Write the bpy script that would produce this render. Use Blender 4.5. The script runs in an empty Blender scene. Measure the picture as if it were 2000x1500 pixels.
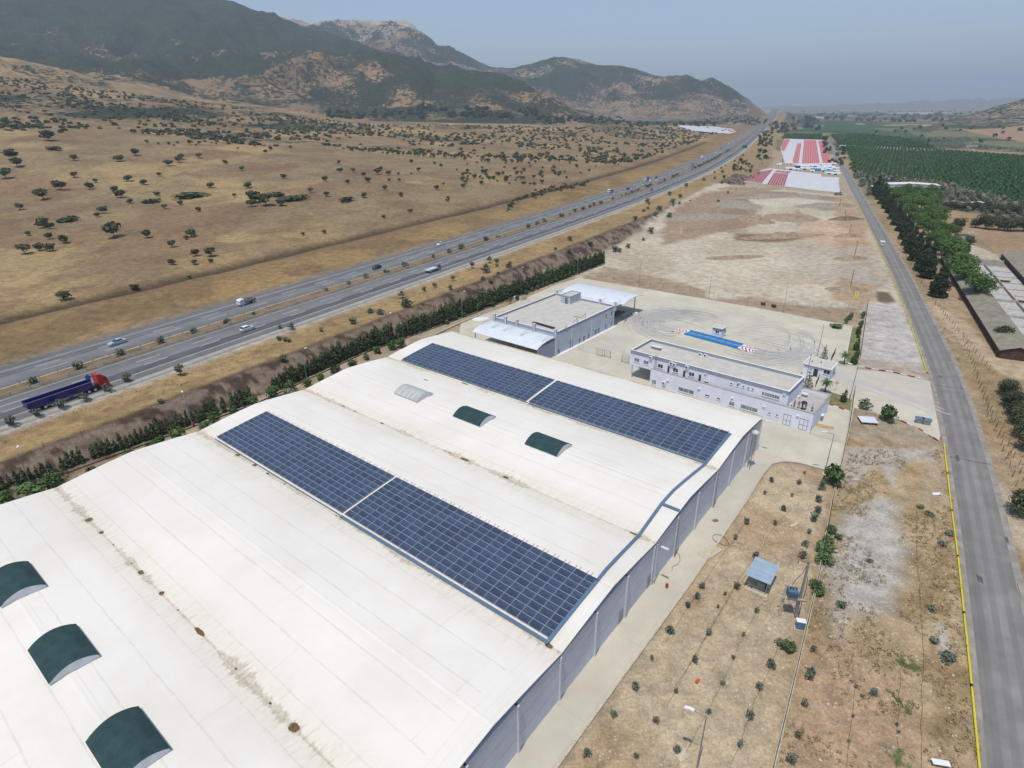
import bpy, math, random
import numpy as np
from mathutils import Matrix, Vector
from mathutils.geometry import tessellate_polygon

# ------------------------------------------------------------------ camera
CF, CP, CR, CH = 1155., math.radians(24.8), math.radians(-.8), 60.
_up = np.array([math.sin(CR)*math.cos(CP), -math.cos(CR)*math.cos(CP), -math.sin(CP)])
_fw = np.array([0, 0, 1.]) - _up*_up[2]; _fw /= np.linalg.norm(_fw)
_rt = np.cross(_fw, -_up); _rt = _rt if _rt[0] > 0 else -_rt
def ray(x, y):
    d = np.array([(x-1000)/CF, (y-750)/CF, 1.]); return np.array([d@_rt, d@_fw, d@_up])
def P(x, y, z=0.):
    w = ray(x, y); s = (z-CH)/w[2]; return np.array([w[0]*s, w[1]*s, z])
def D(x, y, d): return np.array([0, 0, CH]) + ray(x, y)*d
SC = bpy.context.scene
cam = bpy.data.objects.new('camera', bpy.data.cameras.new('camera')); SC.collection.objects.link(cam)
cam.data.sensor_width = 36; cam.data.lens = 36*CF/2000; cam.data.clip_start = 1; cam.data.clip_end = 60000
cam.matrix_world = Matrix(((_rt[0], -_rt[1], -_rt[2], 0), (_fw[0], -_fw[1], -_fw[2], 0), (_up[0], -_up[1], -_up[2], CH), (0, 0, 0, 1)))
SC.camera = cam

# ------------------------------------------------------------------ light
SUN_AZ, SUN_EL = math.radians(209), math.radians(70)
W = bpy.data.worlds.new('World'); SC.world = W; W.use_nodes = True
nt = W.node_tree; bg = nt.nodes['Background']
sky = nt.nodes.new('ShaderNodeTexSky'); sky.sky_type = 'NISHITA'; sky.sun_disc = False
sky.sun_elevation = SUN_EL; sky.sun_rotation = SUN_AZ; sky.air_density = 1.0; sky.dust_density = 1.0; sky.ozone_density = 2.0
sky.altitude = 100
hs = nt.nodes.new('ShaderNodeHueSaturation'); hs.inputs['Saturation'].default_value = 1.0
nt.links.new(sky.outputs[0], hs.inputs['Color']); nt.links.new(hs.outputs[0], bg.inputs[0]); bg.inputs[1].default_value = .145
sl = bpy.data.lights.new('sun', 'SUN'); sl.energy = 3.6; sl.angle = math.radians(.53); sl.color = (1, .95, .88)
sun = bpy.data.objects.new('sun', sl); SC.collection.objects.link(sun)
sd = Vector((math.sin(SUN_AZ)*math.cos(SUN_EL), math.cos(SUN_AZ)*math.cos(SUN_EL), math.sin(SUN_EL)))
sun.rotation_euler = sd.to_track_quat('Z', 'Y').to_euler()
SC.view_settings.view_transform = 'Standard'; SC.view_settings.look = 'None'
SC.view_settings.exposure = 0; SC.view_settings.gamma = 1; SC.view_settings.use_curve_mapping = False
HAZE_DENSITY = 1.2e-4

# ------------------------------------------------------------------ helpers
COL = SC.collection
rng = np.random.default_rng(7); random.seed(7)
def lin(*c):
    return tuple(((v/255)/12.92 if v/255 <= .04045 else ((v/255+.055)/1.055)**2.4) for v in c)
def tag(o, label=None, cat=None, group=None, kind=None):
    if label: o['label'] = label
    if cat: o['category'] = cat
    if group: o['group'] = group
    if kind: o['kind'] = kind
    return o
class Frame:
    """a local frame: origin (x,y,z) and the compass bearing of its 'a' axis; b points to the right of a"""
    def __init__(s, o, az): s.o = np.array(o, float); s.az = az; s.a = np.array([math.sin(az), math.cos(az), 0]); s.b = np.array([math.cos(az), -math.sin(az), 0])
    def w(s, a, b, z=0): return s.o + s.a*a + s.b*b + np.array([0, 0, z])
    def loc(s, p): d = np.array(p)-s.o; return float(d@s.a), float(d@s.b), float(d[2])
# local coords of built things: x = b (right), y = a (ahead), z up ; rotation_z = -az
def empty(name, loc, az=0, **k):
    o = bpy.data.objects.new(name, None); COL.objects.link(o); o.location = tuple(float(v) for v in loc); o.rotation_euler = (0, 0, -az); o.empty_display_size = .5
    return tag(o, **k)
class MB:
    def __init__(s): s.v = []; s.f = []; s.m = []; s.cm = 0
    def add(s, vs, fs):
        n = len(s.v); s.v += [tuple(map(float, v)) for v in vs]; s.f += [tuple(i+n for i in f) for f in fs]; s.m += [s.cm]*len(fs); return s
    def mi(s, i): s.cm = i; return s
    def box(s, x0, x1, y0, y1, z0, z1):
        return s.add([(x0,y0,z0),(x1,y0,z0),(x1,y1,z0),(x0,y1,z0),(x0,y0,z1),(x1,y0,z1),(x1,y1,z1),(x0,y1,z1)],
                     [(0,3,2,1),(4,5,6,7),(0,1,5,4),(1,2,6,5),(2,3,7,6),(3,0,4,7)])
    def prism(s, poly, z0, z1, top=True):
        n = len(poly); vs = [(x, y, z0) for x, y in poly]+[(x, y, z1) for x, y in poly]
        fs = [(i, (i+1) % n, n+(i+1) % n, n+i) for i in range(n)]+[tuple(range(n, 2*n))]+[tuple(range(n-1, -1, -1))]
        return s.add(vs, fs)
    def extr(s, prof, x0, x1):      # profile in (y,z) extruded along x
        n = len(prof); vs = [(x0, y, z) for y, z in prof]+[(x1, y, z) for y, z in prof]
        fs = [(i, (i+1) % n, n+(i+1) % n, n+i) for i in range(n)]+[tuple(range(n-1, -1, -1)), tuple(range(n, 2*n))]
        return s.add(vs, fs)
    def tube(s, p, q, r, n=6, r2=None, cap=True):
        p, q = Vector(p), Vector(q); d = (q-p).normalized(); u = d.orthogonal().normalized(); w = d.cross(u); r2 = r if r2 is None else r2
        vs = [p+(u*math.cos(2*math.pi*i/n)+w*math.sin(2*math.pi*i/n))*r for i in range(n)]+[q+(u*math.cos(2*math.pi*i/n)+w*math.sin(2*math.pi*i/n))*r2 for i in range(n)]
        fs = [(i, (i+1) % n, n+(i+1) % n, n+i) for i in range(n)]
        if cap: fs += [tuple(range(n-1, -1, -1)), tuple(range(n, 2*n))]
        return s.add(vs, fs)
    def path(s, pts, r, n=5):
        for p, q in zip(pts, pts[1:]): s.tube(p, q, r, n)
        return s
    def lathe(s, prof, n=10, c=(0, 0, 0)):
        vs = []; fs = []
        for r, z in prof:
            for i in range(n): vs.append((c[0]+r*math.cos(2*math.pi*i/n), c[1]+r*math.sin(2*math.pi*i/n), c[2]+z))
        for k in range(len(prof)-1):
            for i in range(n): j = (i+1) % n; fs.append((k*n+i, k*n+j, (k+1)*n+j, (k+1)*n+i))
        fs.append(tuple(range(n-1, -1, -1))); fs.append(tuple((len(prof)-1)*n+i for i in range(n)))
        return s.add(vs, fs)
    def mesh(s, name, mats, smooth=False):
        me = bpy.data.meshes.new(name); me.from_pydata(s.v, [], s.f)
        for m in (mats if isinstance(mats, (list, tuple)) else [mats]): me.materials.append(m)
        if len(me.materials) > 1: me.polygons.foreach_set('material_index', s.m)
        if smooth: me.polygons.foreach_set('use_smooth', [True]*len(me.polygons))
        me.update(); return me
    def obj(s, name, mats, parent=None, smooth=False, loc=(0, 0, 0), rz=0, **k):
        return link(name, s.mesh(name, mats, smooth), parent, loc, rz, **k)
def link(name, me, parent=None, loc=(0, 0, 0), rz=0, scale=None, **k):
    o = bpy.data.objects.new(name, me); COL.objects.link(o); o.location = tuple(float(v) for v in loc); o.rotation_euler = (0, 0, rz)
    if scale is not None: o.scale = scale if hasattr(scale, '__len__') else (scale,)*3
    if parent: o.parent = parent
    return tag(o, **k)
def npmesh(name, V, F, mats, smooth=False, mi=None, attrs=None):
    V = np.asarray(V, np.float32); F = np.asarray(F, np.int32); me = bpy.data.meshes.new(name)
    me.vertices.add(len(V)); me.vertices.foreach_set('co', V.ravel())
    k = F.shape[1]; me.loops.add(F.size); me.loops.foreach_set('vertex_index', F.ravel())
    me.polygons.add(len(F)); me.polygons.foreach_set('loop_start', np.arange(0, F.size, k, dtype=np.int32))
    try: me.polygons.foreach_set('loop_total', np.full(len(F), k, np.int32))
    except Exception: pass
    for m in (mats if isinstance(mats, (list, tuple)) else [mats]): me.materials.append(m)
    if mi is not None: me.polygons.foreach_set('material_index', np.asarray(mi, np.int32))
    if smooth: me.polygons.foreach_set('use_smooth', np.ones(len(F), bool))
    for n, a in (attrs or {}).items():
        if a.ndim == 2: at = me.attributes.new(n, 'FLOAT_COLOR', 'POINT'); at.data.foreach_set('color', np.hstack([a, np.ones((len(a), 1))]).astype(np.float32).ravel())
        else: at = me.attributes.new(n, 'FLOAT', 'POINT'); at.data.foreach_set('value', a.astype(np.float32))
    me.update(); me.validate(); return me
def copy_tree(o, parent=None):
    c = o.copy(); COL.objects.link(c)
    if parent: c.parent = parent
    for ch in list(o.children): copy_tree(ch, c)
    return c
def place(proto, loc, az=0, scale=1, **k):
    """first use moves the prototype itself, later uses copy it with its parts"""
    if proto.get('used'): o = copy_tree(proto); del o['used']
    else: o = proto
    proto['used'] = 1
    o.location = tuple(float(v) for v in loc); o.rotation_euler = (0, 0, -az); o.scale = (scale,)*3 if not hasattr(scale, '__len__') else scale
    return tag(o, **k)

# numpy value noise
_G = np.random.default_rng(3).random((256, 256))
def vnoise(x, y):
    xi = np.floor(x).astype(int); yi = np.floor(y).astype(int); fx = x-xi; fy = y-yi
    fx = fx*fx*(3-2*fx); fy = fy*fy*(3-2*fy); g = lambda a, b: _G[a & 255, b & 255]
    return (g(xi, yi)*(1-fx)+g(xi+1, yi)*fx)*(1-fy)+(g(xi, yi+1)*(1-fx)+g(xi+1, yi+1)*fx)*fy
def fbm(x, y, s, o=4, g=.5):
    t = 0; a = 1; n = 0
    for k in range(o): t = t+a*vnoise(x/s+17.3*k, y/s+5.1*k); n += a; a *= g; s /= 2.03
    return t/n
def sstep(a, b, x): t = np.clip((x-a)/(b-a), 0, 1); return t*t*(3-2*t)

# ------------------------------------------------------------------ materials
def mat(name, col, rough=.8, var=.12, scale=3., col2=None, bump=0., bscale=None, metal=0., spec=.3, coords='Object', stretch=None, stain=None, stscale=.6, stamt=.5, rnd=0.):
    m = bpy.data.materials.new(name); m.use_nodes = True; t = m.node_tree; L = t.links.new; b = t.nodes['Principled BSDF']
    b.inputs['Roughness'].default_value = rough; b.inputs['Metallic'].default_value = metal; b.inputs['Specular IOR Level'].default_value = spec
    if coords == 'World': c = t.nodes.new('ShaderNodeNewGeometry').outputs['Position']
    else: c = t.nodes.new('ShaderNodeTexCoord').outputs['Object']
    if stretch:
        mp = t.nodes.new('ShaderNodeMapping'); mp.inputs['Scale'].default_value = stretch; L(c, mp.inputs[0]); c = mp.outputs[0]
    n = t.nodes.new('ShaderNodeTexNoise'); n.inputs['Scale'].default_value = scale; n.inputs['Detail'].default_value = 6; n.inputs['Roughness'].default_value = .62; L(c, n.inputs['Vector'])
    mx = t.nodes.new('ShaderNodeMix'); mx.data_type = 'RGBA'
    c2 = col2 or tuple(v*(1-2*var) for v in col); c1 = col if col2 else tuple(min(1, v*(1+var*.6)) for v in col)
    mx.inputs[6].default_value = (*c1, 1); mx.inputs[7].default_value = (*c2, 1)
    r = t.nodes.new('ShaderNodeMapRange'); r.inputs[1].default_value = .36; r.inputs[2].default_value = .64; L(n.outputs[0], r.inputs[0]); L(r.outputs[0], mx.inputs[0]); out = mx.outputs[2]
    if stain:
        n2 = t.nodes.new('ShaderNodeTexNoise'); n2.inputs['Scale'].default_value = stscale; n2.inputs['Detail'].default_value = 5; L(c, n2.inputs['Vector'])
        r2 = t.nodes.new('ShaderNodeMapRange'); r2.inputs[1].default_value = .5; r2.inputs[2].default_value = .75; r2.inputs[4].default_value = stamt; L(n2.outputs[0], r2.inputs[0])
        m2 = t.nodes.new('ShaderNodeMix'); m2.data_type = 'RGBA'; m2.inputs[7].default_value = (*stain, 1); L(out, m2.inputs[6]); L(r2.outputs[0], m2.inputs[0]); out = m2.outputs[2]
    if rnd:
        oi = t.nodes.new('ShaderNodeObjectInfo'); r3 = t.nodes.new('ShaderNodeMapRange'); r3.inputs[3].default_value = 1-rnd; r3.inputs[4].default_value = 1+rnd; L(oi.outputs['Random'], r3.inputs[0])
        hv = t.nodes.new('ShaderNodeHueSaturation'); L(r3.outputs[0], hv.inputs['Value']); L(out, hv.inputs['Color']); out = hv.outputs[0]
    L(out, b.inputs['Base Color'])
    if bump:
        n3 = t.nodes.new('ShaderNodeTexNoise'); n3.inputs['Scale'].default_value = bscale or scale*3; n3.inputs['Detail'].default_value = 4; L(c, n3.inputs['Vector'])
        bp = t.nodes.new('ShaderNodeBump'); bp.inputs['Strength'].default_value = 1; bp.inputs['Distance'].default_value = bump; L(n3.outputs[0], bp.inputs['Height']); L(bp.outputs[0], b.inputs['Normal'])
    m['out'] = 1
    return m
def ground_mat():
    m = bpy.data.materials.new('ground'); m.use_nodes = True; t = m.node_tree; L = t.links.new; b = t.nodes['Principled BSDF']
    b.inputs['Roughness'].default_value = .95; b.inputs['Specular IOR Level'].default_value = .1
    pos = t.nodes.new('ShaderNodeNewGeometry').outputs['Position']
    ac = t.nodes.new('ShaderNodeAttribute'); ac.attribute_name = 'base'
    asb = t.nodes.new('ShaderNodeAttribute'); asb.attribute_name = 'scrub'
    asz = t.nodes.new('ShaderNodeAttribute'); asz.attribute_name = 'speck'
    def noise(sc, det=5, rough=.6):
        n = t.nodes.new('ShaderNodeTexNoise'); n.inputs['Scale'].default_value = sc; n.inputs['Detail'].default_value = det; n.inputs['Roughness'].default_value = rough; L(pos, n.inputs['Vector']); return n.outputs[0]
    def rng_(x, a, b_, c, d):
        r = t.nodes.new('ShaderNodeMapRange'); r.inputs[1].default_value = a; r.inputs[2].default_value = b_; r.inputs[3].default_value = c; r.inputs[4].default_value = d; L(x, r.inputs[0]); return r.outputs[0]
    def mix(f, a, c, mode='MIX'):
        x = t.nodes.new('ShaderNodeMix'); x.data_type = 'RGBA'; x.blend_type = mode
        for v, i in ((f, 0), (a, 6), (c, 7)):
            if isinstance(v, (int, float)): x.inputs[i].default_value = v
            elif isinstance(v, tuple): x.inputs[i].default_value = (*v, 1)
            else: L(v, x.inputs[i])
        return x.outputs[2]
    def mth(op, a, c):
        x = t.nodes.new('ShaderNodeMath'); x.operation = op
        for v, i in ((a, 0), (c, 1)):
            if isinstance(v, (int, float)): x.inputs[i].default_value = v
            else: L(v, x.inputs[i])
        return x.outputs[0]
    v1 = rng_(noise(.35, 8, .72), .34, .66, .68, 1.28); v2 = rng_(noise(.03, 6, .65), .3, .7, .86, 1.14); v3 = rng_(noise(2.5, 5, .8), .36, .64, .74, 1.24)
    v = mth('MULTIPLY', mth('MULTIPLY', v1, v2), v3)
    cmb = t.nodes.new('ShaderNodeCombineColor'); [L(v, cmb.inputs[i]) for i in range(3)]
    c = mix(1., ac.outputs['Color'], cmb.outputs[0], 'MULTIPLY')
    # pebbles and tufts near by: pale stones, controlled by the 'speck' attribute
    vo = t.nodes.new('ShaderNodeTexVoronoi'); vo.inputs['Scale'].default_value = 2.2; L(pos, vo.inputs['Vector'])
    st = mth('MULTIPLY', rng_(vo.outputs['Distance'], .16, .1, 0, 1), asz.outputs['Fac'])
    sel = rng_(noise(.6, 3), .5, .6, 0, 1)
    c = mix(mth('MULTIPLY', mth('MULTIPLY', st, sel), .7), c, (.5, .46, .38))
    dk = t.nodes.new('ShaderNodeTexVoronoi'); dk.inputs['Scale'].default_value = .55; L(pos, dk.inputs['Vector']); dks = mth('MULTIPLY', rng_(dk.outputs['Distance'], .2, .1, 0, 1), rng_(noise(.09, 4), .5, .6, 0, 1)); c = mix(mth('MULTIPLY', dks, mth('SUBTRACT', .55, mth('MULTIPLY', asz.outputs['Fac'], .5))), c, (.10, .085, .05))
    # scrub: dark shrubs of a few metres
    s1 = noise(.085, 7, .72); s2 = noise(.02, 4, .6)
    sn = mth('ADD', mth('MULTIPLY', s1, .8), mth('MULTIPLY', s2, .2))
    th = mth('SUBTRACT', .72, mth('MULTIPLY', asb.outputs['Fac'], .40))
    ms = rng_(mth('SUBTRACT', sn, th), -.012, .02, 0, 1)
    ms = mth('MULTIPLY', ms, rng_(asb.outputs['Fac'], .0, .06, 0, 1))
    gc = mix(rng_(noise(.012, 4), .35, .65, 0, 1), (.028, .042, .024), (.05, .062, .036))
    gc = mix(rng_(noise(.11, 7, .8), .42, .62, 0, 1), gc, (.012, .02, .012)); gc = mix(rng_(noise(.16, 6, .8), .56, .64, 0, 1), gc, (.10, .10, .07)); rk_ = rng_(noise(.045, 8, .85), .615, .65, 0, .8); gc = mix(rk_, gc, (.26, .23, .19))
    c = mix(ms, c, gc)
    od = t.nodes.new('ShaderNodeTexVoronoi'); od.inputs['Scale'].default_value = .085; L(pos, od.inputs['Vector']); c = mix(mth('MULTIPLY', mth('MULTIPLY', rng_(od.outputs['Distance'], .34, .24, 0, 1), rng_(asb.outputs['Fac'], .18, .3, 0, .85)), rng_(noise(.01, 4), .4, .5, 0, 1)), c, (.045, .058, .032))
    L(c, b.inputs['Base Color'])
    bp = t.nodes.new('ShaderNodeBump'); bp.inputs['Strength'].default_value = .6; bp.inputs['Distance'].default_value = .25
    L(mth('ADD', mth('ADD', noise(1.6, 6, .7), mth('MULTIPLY', noise(.12, 4), 1.5)), mth('MULTIPLY', ms, 3.)), bp.inputs['Height']); L(bp.outputs[0], b.inputs['Normal'])
    return m

# ------------------------------------------------------------------ terrain
def px3(pts, z=3): return np.array([P(x, y, z) for x, y in pts])
HW_UE = [(-260, 788), (0, 719.5), (245, 646), (490, 579.5), (700, 520), (1000, 425), (1175, 369), (1300, 330), (1405, 286), (1450, 261), (1493, 239)]
HW_LE = [(-200, 905), (0, 833), (245, 747), (490, 662), (700, 595), (874, 525), (1000, 485), (1175, 422), (1300, 374), (1405, 326), (1454, 292), (1482, 265), (1506, 241)]
def resample(pts, step):
    pts = np.asarray(pts, float); d = np.r_[0, np.cumsum(np.linalg.norm(np.diff(pts[:, :2], axis=0), axis=1))]
    n = max(2, int(d[-1]/step)+1); t = np.linspace(0, d[-1], n)
    return np.array([np.interp(t, d, pts[:, k]) for k in range(pts.shape[1])]).T
def smooth(pts, it):
    p = np.array(pts)
    for _ in range(it): p[1:-1] = (p[:-2]+2*p[1:-1]+p[2:])/4
    return p
_u = resample(px3(HW_UE), 10); _l = resample(px3(HW_LE), 10)
# centre line: lower edge shifted left by half the width
_l = smooth(_l, 60)
def normals(p):
    t = np.gradient(p[:, :2], axis=0); t /= np.linalg.norm(t, axis=1)[:, None]; return np.c_[-t[:, 1], t[:, 0]]   # left normal
_n = normals(_l); HC = _l.copy(); HC[:, :2] += _n*19
HC = HC[:-4]
_d = HC[0]-HC[4]; HC = np.vstack([HC[0]+_d*2.5*k for k in (3, 2, 1)]+[HC])
ext = [D(1507, 229, 2850), D(1512, 217, 3350), D(1516, 212, 3900)]
HC = smooth(resample(np.vstack([HC, ext]), 10), 25)
HC[:, 2] = np.maximum(HC[:, 2], 3)
HN = normals(HC)
HL = np.r_[0, np.cumsum(np.linalg.norm(np.diff(HC[:, :2], axis=0), axis=1))]
def hway(x, y):
    """signed distance right(+)/left(-) of the motorway centre, and its height there"""
    x = np.atleast_1d(x).astype(float); y = np.atleast_1d(y).astype(float)
    Q = HC[::3]; best = np.full(x.shape, 1e9); s = np.zeros(x.shape); z = np.zeros(x.shape); tt = np.zeros(x.shape)
    for i in range(len(Q)-1):
        a = Q[i]; d = Q[i+1]-a; L2 = d[0]**2+d[1]**2; t = np.clip(((x-a[0])*d[0]+(y-a[1])*d[1])/L2, 0, 1)
        dx = x-a[0]-t*d[0]; dy = y-a[1]-t*d[1]; dd = np.hypot(dx, dy); k = dd < best
        best[k] = dd[k]; s[k] = (np.sign(dx*d[1]-dy*d[0])*dd)[k]; z[k] = (a[2]+t*d[2])[k]; tt[k] = (HL[min(i*3, len(HL)-1)]+t*math.sqrt(L2))[k]
    return s, z, tt
H0 = lambda x: 216.3-(x-1000)*.014
LAY = [  # (pixel x, pixel y, depth) knots of each terrain line, near to far
 [(-900, 520, 270), (-400, 475, 290), (0, 425, 330), (300, 410, 350), (600, 372, 400), (900, 350, 480), (1150, 322, 620), (1300, 300, 850), (1400, 280, 1050), (1450, 270, 1250)],
 [(-900, 200, 560), (-400, 225, 590), (0, 247, 600), (300, 263, 620), (600, 285, 660), (900, 292, 750), (1150, 284, 900), (1300, 268, 1250), (1400, 262, 1400), (1450, 256, 1600)],
 [(-900, 30, 1400), (-400, 90, 1350), (0, 140, 1300), (100, 155, 1280), (250, 176, 1250), (400, 197, 1250), (550, 213, 1250), (700, 236, 1200), (900, 240, 1200), (1150, 243, 1350), (1250, 243, 1500), (1400, 243, 1850), (1450, 242, 2100)],
 [(-900, 60, 1500), (-400, 105, 1460), (0, 152, 1430), (100, 164, 1420), (250, 184, 1400), (400, 204, 1400), (550, 220, 1400), (700, 240, 1350), (900, 243, 1350), (1150, 246, 1500), (1250, 246, 1650), (1400, 243, 2000), (1450, 241, 2200)],
 [(-900, -40, 2000), (-400, 50, 1950), (0, 110, 1850), (150, 130, 1850), (250, 140, 1850), (400, 138, 1850), (550, 132, 1900), (650, 128, 1900), (740, 137, 1850), (800, 152, 1800), (850, 185, 1750), (920, 186, 1700), (980, 176, 1700), (1050, 186, 1700), (1110, 212, 1750), (1200, 238, 1800), (1400, 240, 2100), (1450, 239, 2300)],
 [(-900, -500, 2900), (-400, -260, 2900), (0, -120, 2800), (200, -60, 2800), (430, 0, 2700), (490, 21, 2700), (540, 38, 2650), (612, 63, 2600), (700, 87, 2550), (780, 115, 2500), (860, 138, 2450), (940, 165, 2400), (1031, 184, 2300), (1070, 200, 2250), (1120, 218, 2200), (1196, 236, 2150), (1300, 237, 2200), (1450, 237, 2400)],
 [(-900, -460, 3200), (-400, -230, 3200), (0, -90, 3100), (430, 25, 3000), (540, 60, 3000), (700, 110, 2900), (860, 160, 2800), (940, 190, 2700), (1031, 208, 2550), (1120, 228, 2450), (1196, 234, 2400), (1300, 230, 2400), (1380, 226, 2450), (1450, 230, 2500)],
 [(-900, -420, 4200), (-400, -200, 4200), (0, -60, 4100), (430, 30, 4000), (500, 36, 3950), (540, 34, 3900), (575, 42, 3900), (650, 43, 3850), (740, 45, 3800), (800, 43, 3800), (815, 52, 3780), (850, 82, 3750), (900, 105, 3700), (955, 130, 3600), (1000, 132, 3550), (1040, 120, 3450), (1088, 110, 3400), (1130, 119, 3380), (1170, 132, 3350), (1210, 131, 3300), (1240, 139, 3280), (1285, 153, 3200), (1345, 145, 3100), (1380, 153, 3000), (1430, 170, 2900), (1465, 184, 2800), (1482, 199, 2750), (1500, 222, 2700), (1515, 224, 2700), (1530, 218, 2650), (1548, 221, 2650), (1570, 228, 2650), (1605, 235, 2650)],
]
RIGHT = {4: [(1780, 245, 1600), (1850, 244, 1500), (1900, 247, 1450), (2000, 245, 1350), (2300, 240, 1200), (3200, 240, 1100)],
         5: [(1790, 243, 1680), (1835, 237, 1750), (1870, 229, 1750), (1900, 223, 1750), (1940, 211, 1750), (1970, 204, 1750), (2000, 196, 1700), (2200, 150, 1700), (2600, 90, 1700), (3200, 100, 1700)],
         6: [(1790, 243, 2200), (1900, 234, 2300), (2000, 220, 2300), (2300, 215, 2300), (3200, 210, 2300)]}
DEFD = [420, 800, 1250, 1400, 1500, 1750, 2300, 2900]
_AZ = np.radians(np.arange(-100, 101, .5)); LR = []; LZ = []
for i, kn in enumerate(LAY):
    pts = [D(*k) for k in kn]
    lx = kn[-1][0]
    flat = np.arange(lx+70, 3300, 60)
    for x in flat:
        if i in RIGHT and x >= RIGHT[i][0][0]: break
        w = ray(x, 400); r = math.hypot(w[0], w[1]); pts.append(np.array([w[0]/r*DEFD[i], w[1]/r*DEFD[i], 0.]))
    if i in RIGHT: pts += [D(*k) for k in RIGHT[i]]
    pts = np.array(pts); az = np.arctan2(pts[:, 0], pts[:, 1]); o = np.argsort(az)
    R_ = np.hypot(pts[:, 0], pts[:, 1])
    LR.append(np.interp(_AZ, az[o], R_[o])); LZ.append(np.interp(_AZ, az[o], np.maximum(pts[o, 2], 0)))
LR = [np.full(_AZ.shape, 25.), np.full(_AZ.shape, 120.)]+LR; LZ = [np.zeros(_AZ.shape)]*2+LZ
for i in range(1, len(LR)): LR[i] = np.maximum(LR[i], LR[i-1]+60)
LR.append(LR[-1]+1300); LZ.append(LZ[-1]*0)
mz = np.interp(np.degrees(_AZ), [-60, -30, -5, 10, 20, 28, 36, 50, 100], [300, 250, 200, 130, 90, 160, 260, 300, 300])
mz = mz*.55; LR.append(np.full(_AZ.shape, 11000.)); LZ.append(mz*0)
LR.append(np.full(_AZ.shape, 15000.)); LZ.append(mz)
LR.append(np.full(_AZ.shape, 19000.)); LZ.append(mz*0)
LR.append(np.full(_AZ.shape, 26000.)); LZ.append(mz*0)
LR = np.array(LR); LZ = np.array(LZ)
def loft(x, y):
    az = np.arctan2(x, y); R = np.hypot(x, y); z = np.zeros(x.shape); k0 = np.interp(az, _AZ, np.arange(len(_AZ)))
    i0 = np.clip(k0.astype(int), 0, len(_AZ)-2); f = k0-i0; pos = np.zeros(x.shape)
    for k in range(len(LR)-1):
        r0 = LR[k, i0]*(1-f)+LR[k, i0+1]*f; r1 = LR[k+1, i0]*(1-f)+LR[k+1, i0+1]*f
        z0 = LZ[k, i0]*(1-f)+LZ[k, i0+1]*f; z1 = LZ[k+1, i0]*(1-f)+LZ[k+1, i0+1]*f
        m = (R >= r0) & (R < r1); t = np.clip((R-r0)/(r1-r0), 0, 1); t2 = .55*t+.45*t*t*(3-2*t)
        z[m] = (z0+(z1-z0)*t2)[m]; pos[m] = (k+t)[m]
    return z, pos
def ZT(x, y, full=False):
    x = np.atleast_1d(np.asarray(x, float)); y = np.atleast_1d(np.asarray(y, float))
    z, pos = loft(x, y); s, hz, tt = hway(x, y); R = np.hypot(x, y)
    # relief: gullies and knolls that grow with height above the plain
    amp = sstep(2, 140, z)*sstep(500, 1500, R)
    rid = 1-np.abs(2*fbm(x, y, 420, 5)-1)*2
    rid2 = 1-np.abs(2*fbm(x+900, y, 130, 3)-1)*2
    mt = amp*sstep(1300, 2000, R)
    crest = 1-.75*np.exp(-((pos-np.round(pos))/.18)**2)*(np.isin(np.round(pos), (7, 9)))*1.
    z = z+mt*crest*((rid-.45)*75+(rid2-.45)*22)+amp*(fbm(x, y, 160, 3)-.5)*10
    lf = sstep(30, 90, -s)*sstep(0, 12, z)
    z = z+lf*(fbm(x, y, 60, 3)-.5)*2.5*(R < 1800)
    z = np.maximum(z, -.2)
    z = np.where(s > 0, z*sstep(1350, 1700, R), z)
    # left bank of the motorway, with the drainage ditch that runs along it
    zl = hz-.35-.5*sstep(20, 26, -s)+1.2*sstep(28, 46, -s)+2.*sstep(55, 80, -s)-1.1*np.exp(-((-s-61)/2.6)**2)+(fbm(x, y, 14, 3)-.5)*.9*sstep(22, 30, -s)
    w = sstep(60, 170, -s); zleft = zl*(1-w)+np.maximum(z, zl*.9)*w
    farp = sstep(2300, 2700, tt); zcut = hz-.35+np.maximum(0, np.abs(s)-24)*.7; zleft = np.where(farp > 0, zleft*(1-farp)+np.minimum(zcut, z+0*zcut)*farp, zleft)
    # right bank: verge, then a stony slope down to the plot
    e0 = 35.5+np.interp(tt, [0, 300, 460, 700, 1000], [0, 0, 4, 10, 12]); e1 = e0+np.interp(tt, [0, 460, 700, 1500], [8.5, 9, 12, 25])
    zr = hz-.35-.3*sstep(20, 24, s)+.5*sstep(26, 33, s)+(fbm(x, y, 11, 3)-.5)*.5*sstep(22, 30, s)
    k = sstep(0, 1, (s-e0)/(e1-e0)); zright = zr*(1-k)+z*k+k*(1-k)*(fbm(x, y, 2.3, 3)-.5)*2.2
    zright = np.where(farp > 0, zright*(1-farp)+np.minimum(zcut, z)*farp, zright)
    z = np.where(s < 0, zleft, zright)
    if full: return z, pos, s, tt, R
    return z
def zt(x, y): return float(ZT(x, y)[0])
def sdf(poly, x, y):
    """signed distance to a polygon, negative inside"""
    poly = np.asarray(poly)[:, :2]; d = np.full(x.shape, 1e9); ins = np.zeros(x.shape, bool)
    for a, b in zip(poly, np.roll(poly, -1, 0)):
        e = b-a; t = np.clip(((x-a[0])*e[0]+(y-a[1])*e[1])/(e@e), 0, 1); d = np.minimum(d, np.hypot(x-a[0]-t*e[0], y-a[1]-t*e[1]))
        c = (a[1] > y) != (b[1] > y); xx = a[0]+(y-a[1])*e[0]/(e[1] if e[1] else 1e-9); ins ^= c & (x < xx)
    return np.where(ins, -d, d)
def G(*pts, z=0): return [tuple(P(x, y, z)[:2]) for x, y in pts]

def alb(r, g, b, k=1.2): return np.array(lin(r, g, b))/k
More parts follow.
